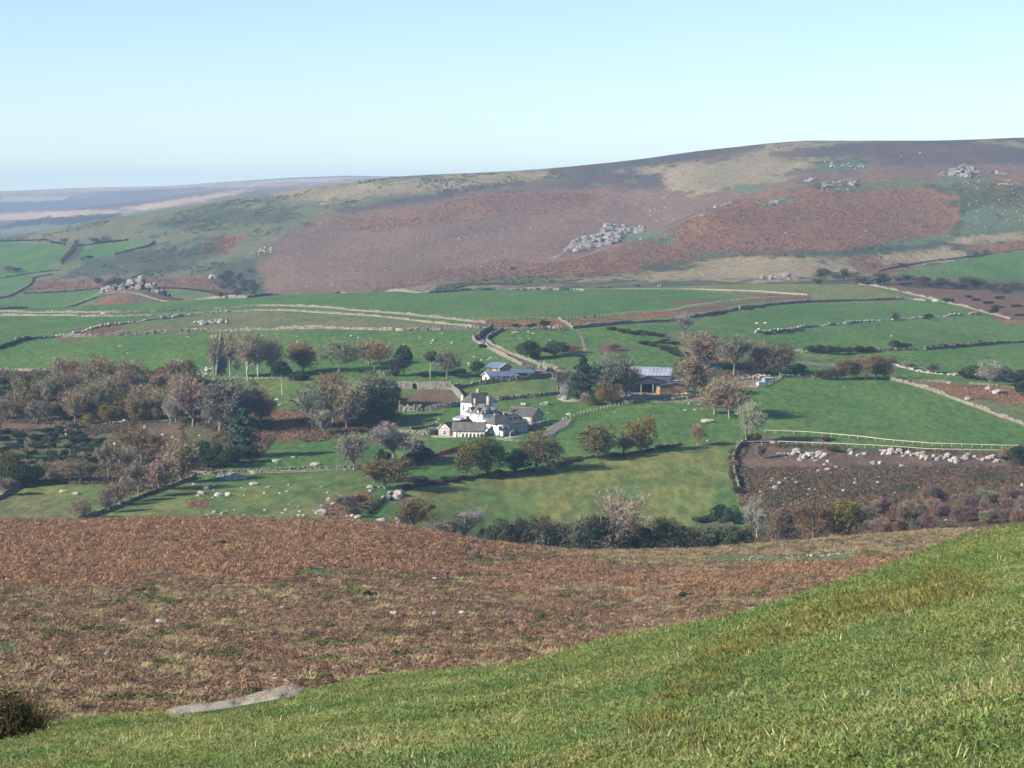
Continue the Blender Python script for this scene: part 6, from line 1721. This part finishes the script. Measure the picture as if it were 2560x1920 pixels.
# small blue car in the barn yard
def car():
    p = hit(1562, 985)
    e = obj('parked_car', None, loc=p, rot=(0, 0, .3)); tag(e, 'small blue car parked in the barn yard', 'car')
    mb = simple('blue_car_paint', (.10, .17, .38), (.09, .15, .34), 1, rough=.3, spec=.5)
    prof = [(-1.95, .35), (1.95, .35), (1.95, .75), (1.2, .88), (.6, 1.4), (-1.1, 1.42), (-1.7, .95), (-1.95, .9)]
    n = len(prof)
    V = [(x, -.82, z) for x, z in prof] + [(x, .82, z) for x, z in prof]
    obj('body', recalc(fmesh('body', V, [tuple(range(n)), tuple(range(2 * n - 1, n - 1, -1))] + [(k, (k + 1) % n, n + (k + 1) % n, n + k) for k in range(n)], mb)), e)
    for sg in (-1, 1):
        obj('side_window', box_mesh('side_window', -1.05, .65, *sorted((sg * .825, sg * .84)), .95, 1.3, M_GLASS), e)
        for x in (-1.2, 1.25):
            v, q = tube(np.array([(x, sg * .70, .32), (x, sg * .86, .32)]), .32, .32, 12); obj('wheel', mesh_np('wheel', v, q, M_DARK), e)
car()
# ------------------------------------------------------------------ animals and the walker
def skin_mesh(name, verts, edges, radii, root, mats, pick):
    me = bpy.data.meshes.new(name)
    me.from_pydata(verts, edges, [])
    o = bpy.data.objects.new(name, me); COL.objects.link(o)
    m = o.modifiers.new('s', 'SKIN'); m.use_smooth_shade = True
    for k, r_ in enumerate(radii):
        sv = me.skin_vertices[0].data[k]; sv.radius = r_ if hasattr(r_, '__len__') else (r_, r_)
        sv.use_root = (k == root)
    o.modifiers.new('d', 'SUBSURF').levels = 1
    dg = bpy.context.evaluated_depsgraph_get(); dg.update()
    out = bpy.data.meshes.new_from_object(o.evaluated_get(dg))
    out.name = name
    bpy.data.objects.remove(o)
    out.materials.clear()
    for q in mats: out.materials.append(q)
    for f in out.polygons:
        f.material_index = pick(f.center); f.use_smooth = True
    return out
M_WOOL = simple('wool', (.78, .75, .66), (.66, .62, .54), 6)
M_FACE = simple('sheep_face', (.30, .27, .23), (.2, .18, .16), 5)
M_COW = simple('black_hide', (.030, .026, .024), (.020, .018, .017), 3)
M_COWB = simple('brown_hide', (.12, .058, .030), (.09, .045, .025), 3)
M_COWW = simple('cream_hide', (.62, .55, .44), (.50, .44, .36), 3)
def quad(name, L, hgt, body, leg, neck, head, mats, pick, graze=False):
    """L trunk length, hgt back height; one continuous skinned body"""
    b = hgt - body
    hz = (hgt * .98, .25) if not graze else (body * .55, .42)
    V = [(-L / 2, 0, b), (-L / 6, 0, b * .98), (L / 6, 0, b * .97), (L / 2, 0, b * 1.02)]
    E = [(0, 1), (1, 2), (2, 3)]
    R = [body * .82, body * .95, body, body * .86]
    V += [(L / 2 + neck * .55, 0, b + (hz[0] - b) * .55), (L / 2 + neck, 0, hz[0]), (L / 2 + neck + head, 0, hz[0] - head * (.45 if not graze else .55))]
    E += [(3, 4), (4, 5), (5, 6)]; R += [body * .48, body * .36, body * .20]
    for sx, front in ((L / 2 - .04, True), (-L / 2 + .04, False)):
        for sy in (-1, 1):
            k = len(V); r0 = 3 if front else 0
            kx = .04 if front else -.08
            V += [(sx, sy * body * .55, b - body * .55), (sx + (0 if front else .05), sy * body * .55, b * .50), (sx + kx, sy * body * .55, b * .28), (sx + kx * .5, sy * body * .55, .03)]
            E += [(r0, k), (k, k + 1), (k + 1, k + 2), (k + 2, k + 3)]
            R += [body * .36, leg * 1.3, leg, leg]
    k = len(V)
    V += [(-L / 2 - body * .9, 0, b + body * .2), (-L / 2 - body * 1.15, 0, b * .55)]
    E += [(0, k), (k, k + 1)]; R += [leg * .5, leg * .45]
    # ears
    k = len(V)
    for sy in (-1, 1):
        V.append((V[5][0] - .02, sy * body * .62, V[5][2] + body * .18)); E.append((5, len(V) - 1)); R.append(leg * .5)
    return skin_mesh(name, V, E, R, 1, mats, pick)
SHEEP = quad('sheep', .75, .78, .27, .035, .22, .20, [M_WOOL, M_FACE], lambda c: 1 if (c.x > .55 or c.z < .22) else 0)
SHEEPG = quad('sheep', .75, .78, .27, .035, .22, .20, [M_WOOL, M_FACE], lambda c: 1 if (c.x > .60 or c.z < .22) else 0, True)
COWK = quad('cow', 1.5, 1.4, .38, .07, .40, .38, [M_COW], lambda c: 0)
COWKG = quad('cow', 1.5, 1.4, .38, .07, .45, .40, [M_COW], lambda c: 0, True)
COWB = quad('cow', 1.5, 1.4, .38, .07, .45, .40, [M_COWB], lambda c: 0, True)
COWW = quad('cow', 1.5, 1.4, .38, .07, .40, .38, [M_COWW, M_COW], lambda c: 1 if -.1 > c.x > -.55 and c.y < 0 else 0)
PONY = quad('pony', 1.25, 1.25, .27, .05, .50, .36, [M_COW], lambda c: 0, True)
def animal(me, label, px, py, yaw, y0=640, cat='cow', group=None, scale=1.0):
    p = hit(px, py, y0)
    o = obj(cat.replace(' ', '_'), me, loc=p, rot=(0, 0, yaw), scale=scale); tag(o, label, cat, group)
for k, (x, y) in enumerate([(1892, 811), (1913, 810), (1897, 826)]):
    animal(SHEEPG if k else SHEEP, ['white sheep, left of the upper two in the right field', 'white sheep, right of the upper two in the right field', 'white sheep beside the end of the boulder topped wall'][k], x, y, (.3, 2.8, .2)[k], cat='sheep', scale=1.25)
animal(SHEEP, 'lone white sheep in the middle of the right hand field', 2229, 842, 1.0, cat='sheep')
for x, y in [(2497, 462), (2504, 461), (2511, 462), (2520, 463), (2529, 462)]:
    animal(SHEEPG, 'white sheep in the line on the far right hillside', x, y, r5.uniform(0, 6), 1900, 'sheep', 'sheep on the far hillside', 1.4)
animal(SHEEP, 'white sheep near the top of the purple hill, left of two', 2252, 391, .4, 2600, 'sheep', None, 1.5)
animal(SHEEP, 'white sheep near the top of the purple hill, right of two', 2300, 383, 2.4, 2600, 'sheep', None, 1.5)
cows = [(1294, 728, COWK), (1312, 727, COWKG), (1326, 728, COWB), (1346, 727, COWK), (1376, 727, COWKG), (1390, 728, COWW), (1406, 728, COWK), (1418, 727, COWK), (1440, 728, COWW), (1455, 729, COWW), (1495, 724, COWK), (1507, 723, COWKG), (1524, 723, COWK), (1595, 719, COWK), (1648, 718, COWW)]
for x, y, m in cows:
    lab = {'black_hide': 'black cow grazing along the far wall of the large field', 'brown_hide': 'brown cow grazing along the far wall of the large field', 'cream_hide': 'pale cow standing along the far wall of the large field'}[m.materials[0].name]
    animal(m, lab, x, y, r5.choice((0, 3.14)) + r5.uniform(-.4, .4), 1400, 'cow', 'cattle by the far wall', 1.15)
animal(COWK, 'black cow standing right of the tall bare trees', 702, 892, 1.4, cat='cow')
animal(PONY, 'dark pony grazing in the paddock under the lone pine', 729, 1009, .1, cat='pony', scale=1.2)
animal(PONY, 'small dark foal right of the grazing pony', 746, 1011, 1.5, cat='pony', scale=.7)
animal(COWKG, 'black cow by the wire fence, left of two', 1462, 797, .3, cat='cow', scale=.9)
animal(COWK, 'black cow by the wire fence, right of two', 1486, 794, 1.2, cat='cow', scale=.9)
animal(COWKG, 'black cow on the far green slope, upper of two', 2494, 540, .3, 1900, 'cow', None, 1.3)
animal(COWKG, 'black cow on the far green slope, lower of two', 2500, 547, 2.8, 1900, 'cow', None, 1.3)
animal(COWK, 'black cow near the skyline tor on the right', 2480, 434, .3, 2000, 'cow', None, 1.3)
animal(COWK, 'dark cow high on the tan grass of the skyline', 1946, 371, .3, 2600, 'cow', None, 1.5)

def walker():
    m_blue = simple('blue_jacket', (.035, .045, .19), (.025, .03, .14), 6)
    m_trs = simple('dark_trousers', (.035, .045, .085), (.025, .03, .06), 6)
    m_skin = simple('skin', (.48, .30, .22), (.44, .27, .20), 6)
    m_hair = simple('grey_hair', (.62, .58, .55), (.5, .47, .44), 10)
    m_boot = simple('boots', (.05, .04, .03), (.03, .025, .02), 6)
    V = [(0, 0, .95), (0, 0, 1.12), (0, .01, 1.30), (0, .01, 1.44), (0, .0, 1.52), (0, -.01, 1.60), (0, -.005, 1.70)]
    E = [(k, k + 1) for k in range(6)]
    R = [(.17, .12), (.165, .115), (.19, .125), (.12, .09), (.055, .055), (.085, .10), (.075, .085)]
    for s in (-1, 1):
        k = len(V)
        V += [(s * .20, 0, 1.40), (s * .25, .02, 1.13), (s * .25, -.06, .90), (s * .245, -.09, .82)]
        E += [(3, k), (k, k + 1), (k + 1, k + 2), (k + 2, k + 3)]; R += [.070, .055, .042, .04]
        h = k + 3
        for f in range(5):                                  # fingers and thumb
            j = len(V); dx = (-.03 + .015 * f) if f < 4 else -.045 * s
            V += [(s * .245 + dx, -.095, .775 if f < 4 else .80), (s * .245 + dx * 1.05, -.105, .735 if f < 4 else .775)]
            E += [(h, j), (j, j + 1)]; R += [.010, .008]
    for s, fy in ((-1, -.10), (1, .12)):
        k = len(V)
        V += [(s * .09, 0, .86), (s * .10, fy * .6, .50), (s * .10, fy, .09), (s * .11, fy - .13, .035)]
        E += [(0, k), (k, k + 1), (k + 1, k + 2), (k + 2, k + 3)]; R += [.095, .065, .048, .045]
    def pick(c):
        if c.z > 1.66 or (c.z > 1.56 and c.y > .02): return 3
        if c.z > 1.49: return 2
        if c.z < .12: return 4
        if abs(c.x) > .19 and c.z < .86: return 2
        if c.z < .86: return 1
        return 0
    me = skin_mesh('person', V, E, R, 0, [m_blue, m_trs, m_skin, m_hair, m_boot], pick)
    p = hit(1119, 1449, 150)
    o = obj('person', me, loc=p, rot=(0, 0, .3)); tag(o, 'person in blue jacket standing on the heath by a green patch', 'person')
    # facial features
    for s in (-1, 1):
        v, q = tube(np.array([(s * .033, -.105, 1.625), (s * .033, -.118, 1.625)]), .011, .009, 8); obj('eye', mesh_np('eye', v, q, M_DARK), o)
    obj('nose', recalc(fmesh('nose', [(-.015, -.10, 1.585), (.015, -.10, 1.585), (0, -.10, 1.62), (0, -.135, 1.588)], [(0, 1, 3), (1, 2, 3), (2, 0, 3), (0, 2, 1)], m_skin)), o)
    obj('mouth', box_mesh('mouth', -.025, .025, -.108, -.098, 1.555, 1.563, simple('lips', (.35, .15, .12))), o)
walker()
def bird():
    u, v = pix2uv(2436, 339)
    Y = 700
    e = recalc(fmesh('bird', [(0, -.22, 0), (0, .25, 0), (.05, 0, .03), (-.05, 0, .03), (0, 0, -.05), (.55, .05, .12), (-.55, .05, .12), (.30, .16, .10), (-.30, .16, .10), (.28, -.04, .13), (-.28, -.04, .13)],
        [(0, 2, 3), (0, 4, 2), (0, 3, 4), (1, 3, 2), (1, 2, 4), (1, 4, 3), (2, 9, 7, 4), (9, 5, 7), (3, 8, 10), (10, 8, 6), (3, 4, 8)], M_COW))
    o = obj('bird', e, loc=(float(u) * Y, Y, float(v) * Y), rot=(0, 0, .6)); tag(o, 'dark bird flying above the skyline at right', 'bird')
bird()
# ------------------------------------------------------------------ ground vegetation (uncountable: stuff)
def scatter(name, label, cat, pts, scl, protos, pick=None, tilt=.12, seed=1):
    """points -> geometry-node instances of the prototype meshes"""
    r = np.random.default_rng(seed); n = len(pts)
    me = bpy.data.meshes.new(name)
    me.vertices.add(n); me.vertices.foreach_set('co', np.asarray(pts, np.float32).ravel())
    a = me.attributes.new('sc', 'FLOAT', 'POINT'); a.data.foreach_set('value', np.asarray(scl, np.float32))
    rot = np.column_stack((r.normal(0, tilt, n), r.normal(0, tilt, n), r.uniform(0, 6.283, n)))
    a = me.attributes.new('ro', 'FLOAT_VECTOR', 'POINT'); a.data.foreach_set('vector', rot.astype(np.float32).ravel())
    k = r.integers(0, len(protos), n) if pick is None else pick
    a = me.attributes.new('kd', 'INT', 'POINT'); a.data.foreach_set('value', np.asarray(k, np.int32))
    o = obj(name, me)
    g = bpy.data.node_groups.new(name, 'GeometryNodeTree')
    g.interface.new_socket('Geometry', in_out='INPUT', socket_type='NodeSocketGeometry')
    g.interface.new_socket('Geometry', in_out='OUTPUT', socket_type='NodeSocketGeometry')
    N = g.nodes; L = g.links
    gi = N.new('NodeGroupInput'); go = N.new('NodeGroupOutput'); jn = N.new('GeometryNodeJoinGeometry')
    def at(nm, ty):
        q = N.new('GeometryNodeInputNamedAttribute'); q.data_type = ty; q.inputs['Name'].default_value = nm
        return q.outputs['Attribute']
    sc, ro, kd = at('sc', 'FLOAT'), at('ro', 'FLOAT_VECTOR'), at('kd', 'INT')
    for i, pm in enumerate(protos):
        po = bpy.data.objects.new(name + '_plant', pm)
        oi = N.new('GeometryNodeObjectInfo'); oi.inputs['Object'].default_value = po; oi.inputs['As Instance'].default_value = True
        cp = N.new('FunctionNodeCompare'); cp.data_type = 'INT'; cp.operation = 'EQUAL'
        L.new(kd, cp.inputs[2]); cp.inputs[3].default_value = i
        ip = N.new('GeometryNodeInstanceOnPoints')
        L.new(gi.outputs[0], ip.inputs['Points']); L.new(cp.outputs[0], ip.inputs['Selection']); L.new(oi.outputs['Geometry'], ip.inputs['Instance'])
        L.new(ro, ip.inputs['Rotation']); L.new(sc, ip.inputs['Scale'])
        L.new(ip.outputs[0], jn.inputs[0])
    L.new(jn.outputs[0], go.inputs[0])
    m = o.modifiers.new('scatter', 'NODES'); m.node_group = g
    return stuff(o, label, cat)

def plant_mat(name, cols, nscale, fine=None, rough=.75, transl=0.0):
    """cols: colour stops mixed by a world-space noise"""
    t = NT(name)
    n = t.noise(nscale, 3, .6)
    rp = t.n.new('ShaderNodeValToRGB'); rp.color_ramp.interpolation = 'LINEAR'
    el = rp.color_ramp.elements
    while len(el) < len(cols): el.new(.5)
    for i, c in enumerate(cols):
        el[i].position = .30 + .40 * i / max(1, len(cols) - 1); el[i].color = (*c, 1)
    t.l.new(n, rp.inputs[0])
    oi = t.n.new('ShaderNodeObjectInfo')
    v = t.math('MULTIPLY_ADD', oi.outputs['Random'], .85, .58)
    cc = t.n.new('ShaderNodeCombineColor'); [t.l.new(v, cc.inputs[i]) for i in range(3)]
    t.color(t.mult(rp.outputs[0], cc.outputs[0]))
    t.b.inputs['Roughness'].default_value = rough
    return t.m

def blades(seed, n, rad, h, w, lean, mat, bend=.4):
    r = np.random.default_rng(seed)
    a = r.uniform(0, 6.283, n); R = rad * np.sqrt(r.random(n))
    b = np.column_stack((R * np.cos(a), R * np.sin(a), np.full(n, -.01)))
    d = np.column_stack((np.cos(a) * lean, np.sin(a) * lean, np.ones(n))) + np.column_stack((r.normal(0, lean, (n, 2)), np.zeros(n)))
    d /= np.linalg.norm(d, axis=1)[:, None]
    H = h * r.uniform(.45, 1.15, (n, 1))
    s = np.column_stack((np.sin(r.uniform(0, 6.283, n)), np.cos(r.uniform(0, 6.283, n)), np.zeros(n)))
    s /= np.linalg.norm(s, axis=1)[:, None] + 1e-6
    ww = w * r.uniform(.6, 1.3, (n, 1))
    m = b + d * H * .55
    out = d * np.array([1, 1, 0]) * bend
    tip = m + (d + out) * H * .45 - np.array([0, 0, 1]) * H * bend * .12
    V = np.stack((b - s * ww / 2, b + s * ww / 2, m + s * ww * .4, m - s * ww * .4, tip), 1).reshape(-1, 3)
    I = np.arange(n) * 5
    return mesh_np('tuft', V, [np.stack((I, I + 1, I + 2, I + 3), 1), np.stack((I + 3, I + 2, I + 4), 1)], mat)

def clump(seed, n, rad, h, size, mat, flat=.6):
    """dome of small leaf facets, heather or gorse like"""
    r = np.random.default_rng(seed)
    d = r.normal(size=(n, 3)); d[:, 2] = np.abs(d[:, 2]); d /= np.linalg.norm(d, axis=1)[:, None]
    k = r.uniform(.55, 1.0, (n, 1)) * (1 + .25 * np.sin(np.arctan2(d[:, 1], d[:, 0]) * 3 + seed)[:, None])
    b = d * k * np.array([rad, rad, h])
    nr = d + r.normal(0, .32, (n, 3)); nr /= np.linalg.norm(nr, axis=1)[:, None]
    a = np.cross(nr, r.normal(size=(n, 3))); a /= np.linalg.norm(a, axis=1)[:, None]; c = np.cross(nr, a)
    sz = size * r.uniform(.6, 1.4, (n, 1))
    V = np.stack((b - a * sz, b - c * sz * flat, b + a * sz, b + c * sz * flat), 1).reshape(-1, 3)
    return mesh_np('clump', V, np.arange(n * 4).reshape(-1, 4), mat)

# --- heath plants
HR = np.random.default_rng(55)
def heath_points(n, y0, y1, half=.215):
    y = np.sqrt(HR.uniform(y0 ** 2, y1 ** 2, n)); u = HR.uniform(-half, half, n)
    x = u * y
    z = zat(x, y)
    px, py = uv2pix(u, z / y)
    return x, y, z, px, py
def zone_d(zs, px, py, dflt=-99.):
    d = np.full(px.shape, dflt)
    for z_ in zs:
        d = np.maximum(d, line_sdf(z_[1], z_[2], px, py) if z_[0] == 'line' else poly_sdf(z_, px, py))
    return d
m_heather = plant_mat('heather_plants', [(.165, .100, .060), (.245, .156, .096), (.295, .212, .132)], .12)
m_brack = plant_mat('bracken_fronds', [(.245, .132, .070), (.300, .176, .098), (.215, .132, .078)], .10)
m_bilb = plant_mat('bilberry_plants', [(.100, .108, .040), (.140, .138, .052), (.090, .090, .040)], .2)
m_straw = plant_mat('moor_grass_plants', [(.250, .185, .105), (.320, .255, .140), (.190, .165, .080)], .15)
m_green = plant_mat('heath_turf_blades', [(.085, .140, .040), (.140, .180, .055)], .3)
HE = [clump(600 + k, 130, .62, .36, .062, m_heather) for k in range(4)]
BR = [clump(610 + k, 120, .62, .50, .085, m_brack, .5) for k in range(4)]
BI = [clump(620 + k, 130, .75, .34, .065, m_bilb) for k in range(3)]
ST_ = [blades(630 + k, 60, .40, .55, .05, .5, m_straw, .6) for k in range(3)]
x, y, z, px, py = heath_points(120000, 125, 668)
vis = (py < 1960)
bd = zone_d(heath_zones['bracken'], px, py) + fbm(x / 14, y / 30, 61, 5) * 80
gd = zone_d(heath_zones['moorgreen'], px, py) + fbm(x / 8, y / 8, 62, 3) * 12
rd = zone_d(heath_zones['rough'], px, py) + fbm(x / 10, y / 10, 63, 3) * 20
pat = fbm(x / 3.2, y / 8, 64, 4)
pat2 = fbm(x / 3.5, y / 9, 65, 5)
green = (pat > .32) & (bd < 6)
straw = ((pat2 > .28) | ((rd > 0) & (HR.random(len(x)) < .55))) & ~green
isb = (bd > 0)
bare = gd > 0
ok = vis & ~bare
q = HR.random(len(x))
sel = ok & isb & (q < .95)
sc_ = HR.uniform(.55, 1.0, len(x)) + 1.1 * HR.random(len(x)) ** 4
near_p = hit(1119, 1449, 150)
ok &= (np.hypot(x - near_p.x, y - near_p.y + 3) > 5)
for b_ in [o_ for o_ in COL.objects if o_.name.startswith('boulder') and 140 < o_.location.y < 640]:
    ok &= ~((np.abs(x - b_.location.x) < b_.scale[0] + .5) & (y < b_.location.y + 1) & (y > b_.location.y - 5))
scatter('bracken', 'rust brown bracken covering the upper part of the heath', 'bracken', np.column_stack((x, y, z))[sel], sc_[sel], BR, seed=2)
sel = ok & ~isb & ~green & ~straw
scatter('heather', 'brown autumn heather covering the lower heath slope', 'heather', np.column_stack((x, y, z))[sel], sc_[sel], HE, seed=3)
sel = ok & green & ~isb
scatter('bilberry', 'green bilberry patches among the heather', 'shrubs', np.column_stack((x, y, z))[sel], sc_[sel] * 1.1, BI, seed=4)
sel = vis & bare
GR = [blades(635 + k, 60, .40, .16, .035, .6, m_green, .6) for k in range(2)]
scatter('heath_turf', 'short green turf in the clearings of the heath', 'grass', np.column_stack((x, y, z))[sel], sc_[sel], GR, seed=9)
sel = ok & straw & ~isb
scatter('moor_grass', 'straw coloured moor grass among the heather', 'grass', np.column_stack((x, y, z))[sel], sc_[sel], ST_, seed=5)
# --- rough growth in the valley scrub: rubble field, wood floor, bracken banks
def valley_scatter(name, label, cat, zones, n, protos, s0, s1, seed, excl=None, thr=0):
    P = []
    r = np.random.default_rng(seed)
    y = np.sqrt(r.uniform(700 ** 2, 1350 ** 2, n)); u = r.uniform(-.21, .21, n); x = u * y; z = zat(x, y)
    px, py = uv2pix(u, z / y)
    d = zone_d(zones, px, py) + fbm(x / 12, y / 12, seed, 3) * 14
    k = d > thr
    if excl: k &= zone_d(excl, px, py) < -2
    scatter(name, label, cat, np.column_stack((x, y, z))[k], r.uniform(s0, s1, int(k.sum())), protos, seed=seed)
m_scrub = plant_mat('dark_scrub', [(.068, .072, .034), (.125, .088, .056), (.165, .102, .066)], .07)
SC = [clump(640 + k, 90, .8, .6, .13, m_scrub) for k in range(4)]
valley_scatter('scrub', 'dark heathery scrub in the rubble field and under the wood', 'scrub', valley_zones['scrub'], 300000, SC, .6, 1.4, 71, valley_zones['soil'] + valley_zones['moorgreen'] + valley_zones['slope'])
valley_scatter('valley_bracken', 'rust brown bracken on the valley banks', 'bracken', valley_zones['bracken'], 260000, BR, .5, 1.1, 72)
# --- growth on the moorland hill
def hill_scatter(name, label, cat, zones, n, protos, s0, s1, seed, thr=0, cl=0.0):
    r = np.random.default_rng(seed)
    y = r.uniform(1860, 3250, n); u = r.uniform(-.205, .205, n); x = u * y; z = zat(x, y)
    px, py = uv2pix(u, z / y)
    k = (zone_d(hill_zones['pasture'], px, py) < -3) & (zone_d(zones, px, py) + fbm(x / 60, y / 160, seed, 4) * 30 > thr) & (fbm(x / 26, y / 90, seed + 5, 4) > cl)
    scatter(name, label, cat, np.column_stack((x, y, z))[k], r.uniform(s0, s1, int(k.sum())), protos, seed=seed)
m_hb = plant_mat('hill_bracken', [(.185, .100, .068), (.215, .120, .080), (.160, .096, .068)], .02)
m_hg = plant_mat('hill_gorse', [(.055, .066, .034), (.085, .085, .046), (.070, .060, .040)], .02)
HB = [clump(645 + k, 60, .9, .55, .22, m_hb) for k in range(3)]
HG = [clump(650 + k, 60, 1.0, .6, .24, m_hg) for k in range(3)]
hill_scatter('hill_bracken', 'rust brown bracken on the knoll of the far hill', 'bracken', hill_zones['rust'], 120000, HB, .5, 1.4, 81, 4, -.35)
hill_scatter('hill_gorse', 'dark gorse and heather patches on the slopes of the far hill', 'gorse', hill_zones['darkmoor'] + [hill_zones['moorgreen'][0]], 60000, HG, .6, 1.7, 83, 6, .20)
# --- turf on the near knoll
m_grass = plant_mat('turf_blades', [(.092, .165, .052), (.150, .212, .062), (.205, .236, .074), (.255, .238, .094)], .5)
m_grass2 = plant_mat('turf_blades_blue', [(.075, .148, .066), (.115, .180, .066), (.175, .205, .068)], 1.2)
m_dry = plant_mat('dry_blades', [(.300, .250, .110), (.360, .310, .170), (.230, .200, .080)], .8)
m_moss = plant_mat('low_bilberry', [(.110, .125, .036), (.165, .160, .048), (.180, .145, .060)], 1.2)
TU = [blades(660 + k, 64, .10, .021, .0050, 1.0, (m_grass, m_grass2, m_grass)[k % 3], .7) for k in range(6)]
DRY = [blades(670 + k, 9, .10, .040, .0038, .9, m_dry, .9) for k in range(3)]
MO = [blades(680 + k, 50, .10, .042, .0055, .8, m_moss, .7) for k in range(3)]
KR = np.random.default_rng(91)
n = 260000
y = np.sqrt(KR.uniform(9 ** 2, 34 ** 2, n)); u = KR.uniform(-.235, .235, n); x = u * y; z = zat(x, y)
px, py = uv2pix(u, z / y)
k = py < 2020
# keep the turf off the bare rock
rockmask = poly_sdf([(405, 1790), (411, 1780), (600, 1745), (735, 1712), (772, 1735), (690, 1760), (560, 1785), (470, 1792)], px, py) > -2
k &= ~rockmask
x, y, z, px, py = x[k], y[k], z[k], px[k], py[k]
rough = fbm(x / 1.7, y / 1.7, 93, 4)
s = .65 + .5 * KR.random(len(x)) + np.clip(rough, 0, .6) * .9
scatter('turf', 'green grass covering the near hillside', 'grass', np.column_stack((x, y, z)), s, TU, seed=6, tilt=.2)
dz_ = fbm(x / 1.1, y / 1.1, 94, 4)
k = ((dz_ > .25) & (KR.random(len(x)) < .12)) | (KR.random(len(x)) < .035)
scatter('dry_grass', 'tufts of dry straw coloured grass on the near hillside', 'grass', np.column_stack((x, y, z))[k], KR.uniform(.7, 1.6, int(k.sum())), DRY, seed=7, tilt=.3)
mz = zone_d([('line', [(2200, 1500), (2000, 1580), (1800, 1670), (1700, 1760)], 34), ('line', [(1640, 1820), (1720, 1810), (1840, 1830)], 24), [(2200, 1490), (2400, 1440), (2480, 1480), (2300, 1540)]], px, py) + fbm(x / .6, y / .6, 95, 4) * 80
k = (mz > 0) & (KR.random(len(x)) < .6)
scatter('low_bilberry', 'dark green bilberry patches in the near turf', 'shrubs', np.column_stack((x, y, z))[k], KR.uniform(.7, 1.5, int(k.sum())), MO, seed=8)

# dark bush at the left edge
def edge_bush():
    m = plant_mat('dark_heather_bush', [(.040, .044, .016), (.075, .068, .024), (.038, .032, .016)], 2.2)
    p = hit(30, 1848, 8, 40)
    parts = []
    r = np.random.default_rng(12)
    m1 = blades(700, 1500, .58, .46, .007, .30, m, .3); m2 = clump(701, 11000, .66, .48, .016, m)
    V = np.concatenate([np.array([v.co for v in q.vertices]) for q in (m1, m2)])
    n1 = len(m1.vertices)
    f4 = [tuple(f.vertices) for f in m1.polygons if len(f.vertices) == 4] + [tuple(i + n1 for i in f.vertices) for f in m2.polygons]
    f3 = [tuple(f.vertices) for f in m1.polygons if len(f.vertices) == 3]
    o = obj('heather_bush', mesh_np('heather_bush', V, [np.array(f4), np.array(f3)], m), loc=p + Vector((-.32, .35, -.06)))
    tag(o, 'dark heathery bush at the left edge of the near hillside', 'bush')
edge_bush()
for (bx, by, w_, h_) in [(20, 1850, .5, .4), (930, 1556, 0, 0)][:0]: pass
# gorse on the heath
for (bx, by, hh, ww, lab) in [(922, 1492, 18, 30, 'round dark gorse on the heath left of the walker'), (1716, 1493, 16, 32, 'round dark gorse in the middle of the heath'), (1191, 1395, 22, 26, 'grey thorn bush in the bracken right of the walker'), (552, 1362, 14, 26, 'dark bush in the left bracken'), (362, 1480, 12, 36, 'green gorse patch on the left heath')]:
    tree(lab, bx, by, hh, ww, 'bush' if 'thorn' not in lab else 'thorn', DARK if 'thorn' not in lab else GREY, 140, cat='bush', name='gorse_bush' if 'thorn' not in lab else 'thorn_bush')
# ------------------------------------------------------------------ haze: the air between here and the far moor
def build_haze():
    zmin = float(TZ.min()) - 2; zmax = float(max(TZ.max(), 2)) + 40
    bm = bmesh.new()
    bmesh.ops.create_cube(bm, size=1)
    me = bpy.data.meshes.new('haze'); bm.to_mesh(me); bm.free()
    o = obj('haze', me)
    y0, y1 = -60, 13600
    o.location = (0, (y0 + y1) / 2, (zmin + zmax) / 2)
    o.scale = (11000, y1 - y0, zmax - zmin)
    m = bpy.data.materials.new('haze_air'); m.use_nodes = True
    n = m.node_tree.nodes; n.remove(n['Principled BSDF'])
    pv = n.new('ShaderNodeVolumePrincipled')
    pv.inputs['Color'].default_value = HAZE_COLOR
    pv.inputs['Density'].default_value = HAZE_DENSITY
    pv.inputs['Anisotropy'].default_value = 0.0
    m.node_tree.links.new(pv.outputs[0], n['Material Output'].inputs['Volume'])
    me.materials.append(m)
    stuff(o, 'thin blue autumn haze filling the air over valley and moor', 'haze')
HAZE_COLOR = (0.42, 0.67, 1.0, 1)
HAZE_DENSITY = 0.80e-4
build_haze()
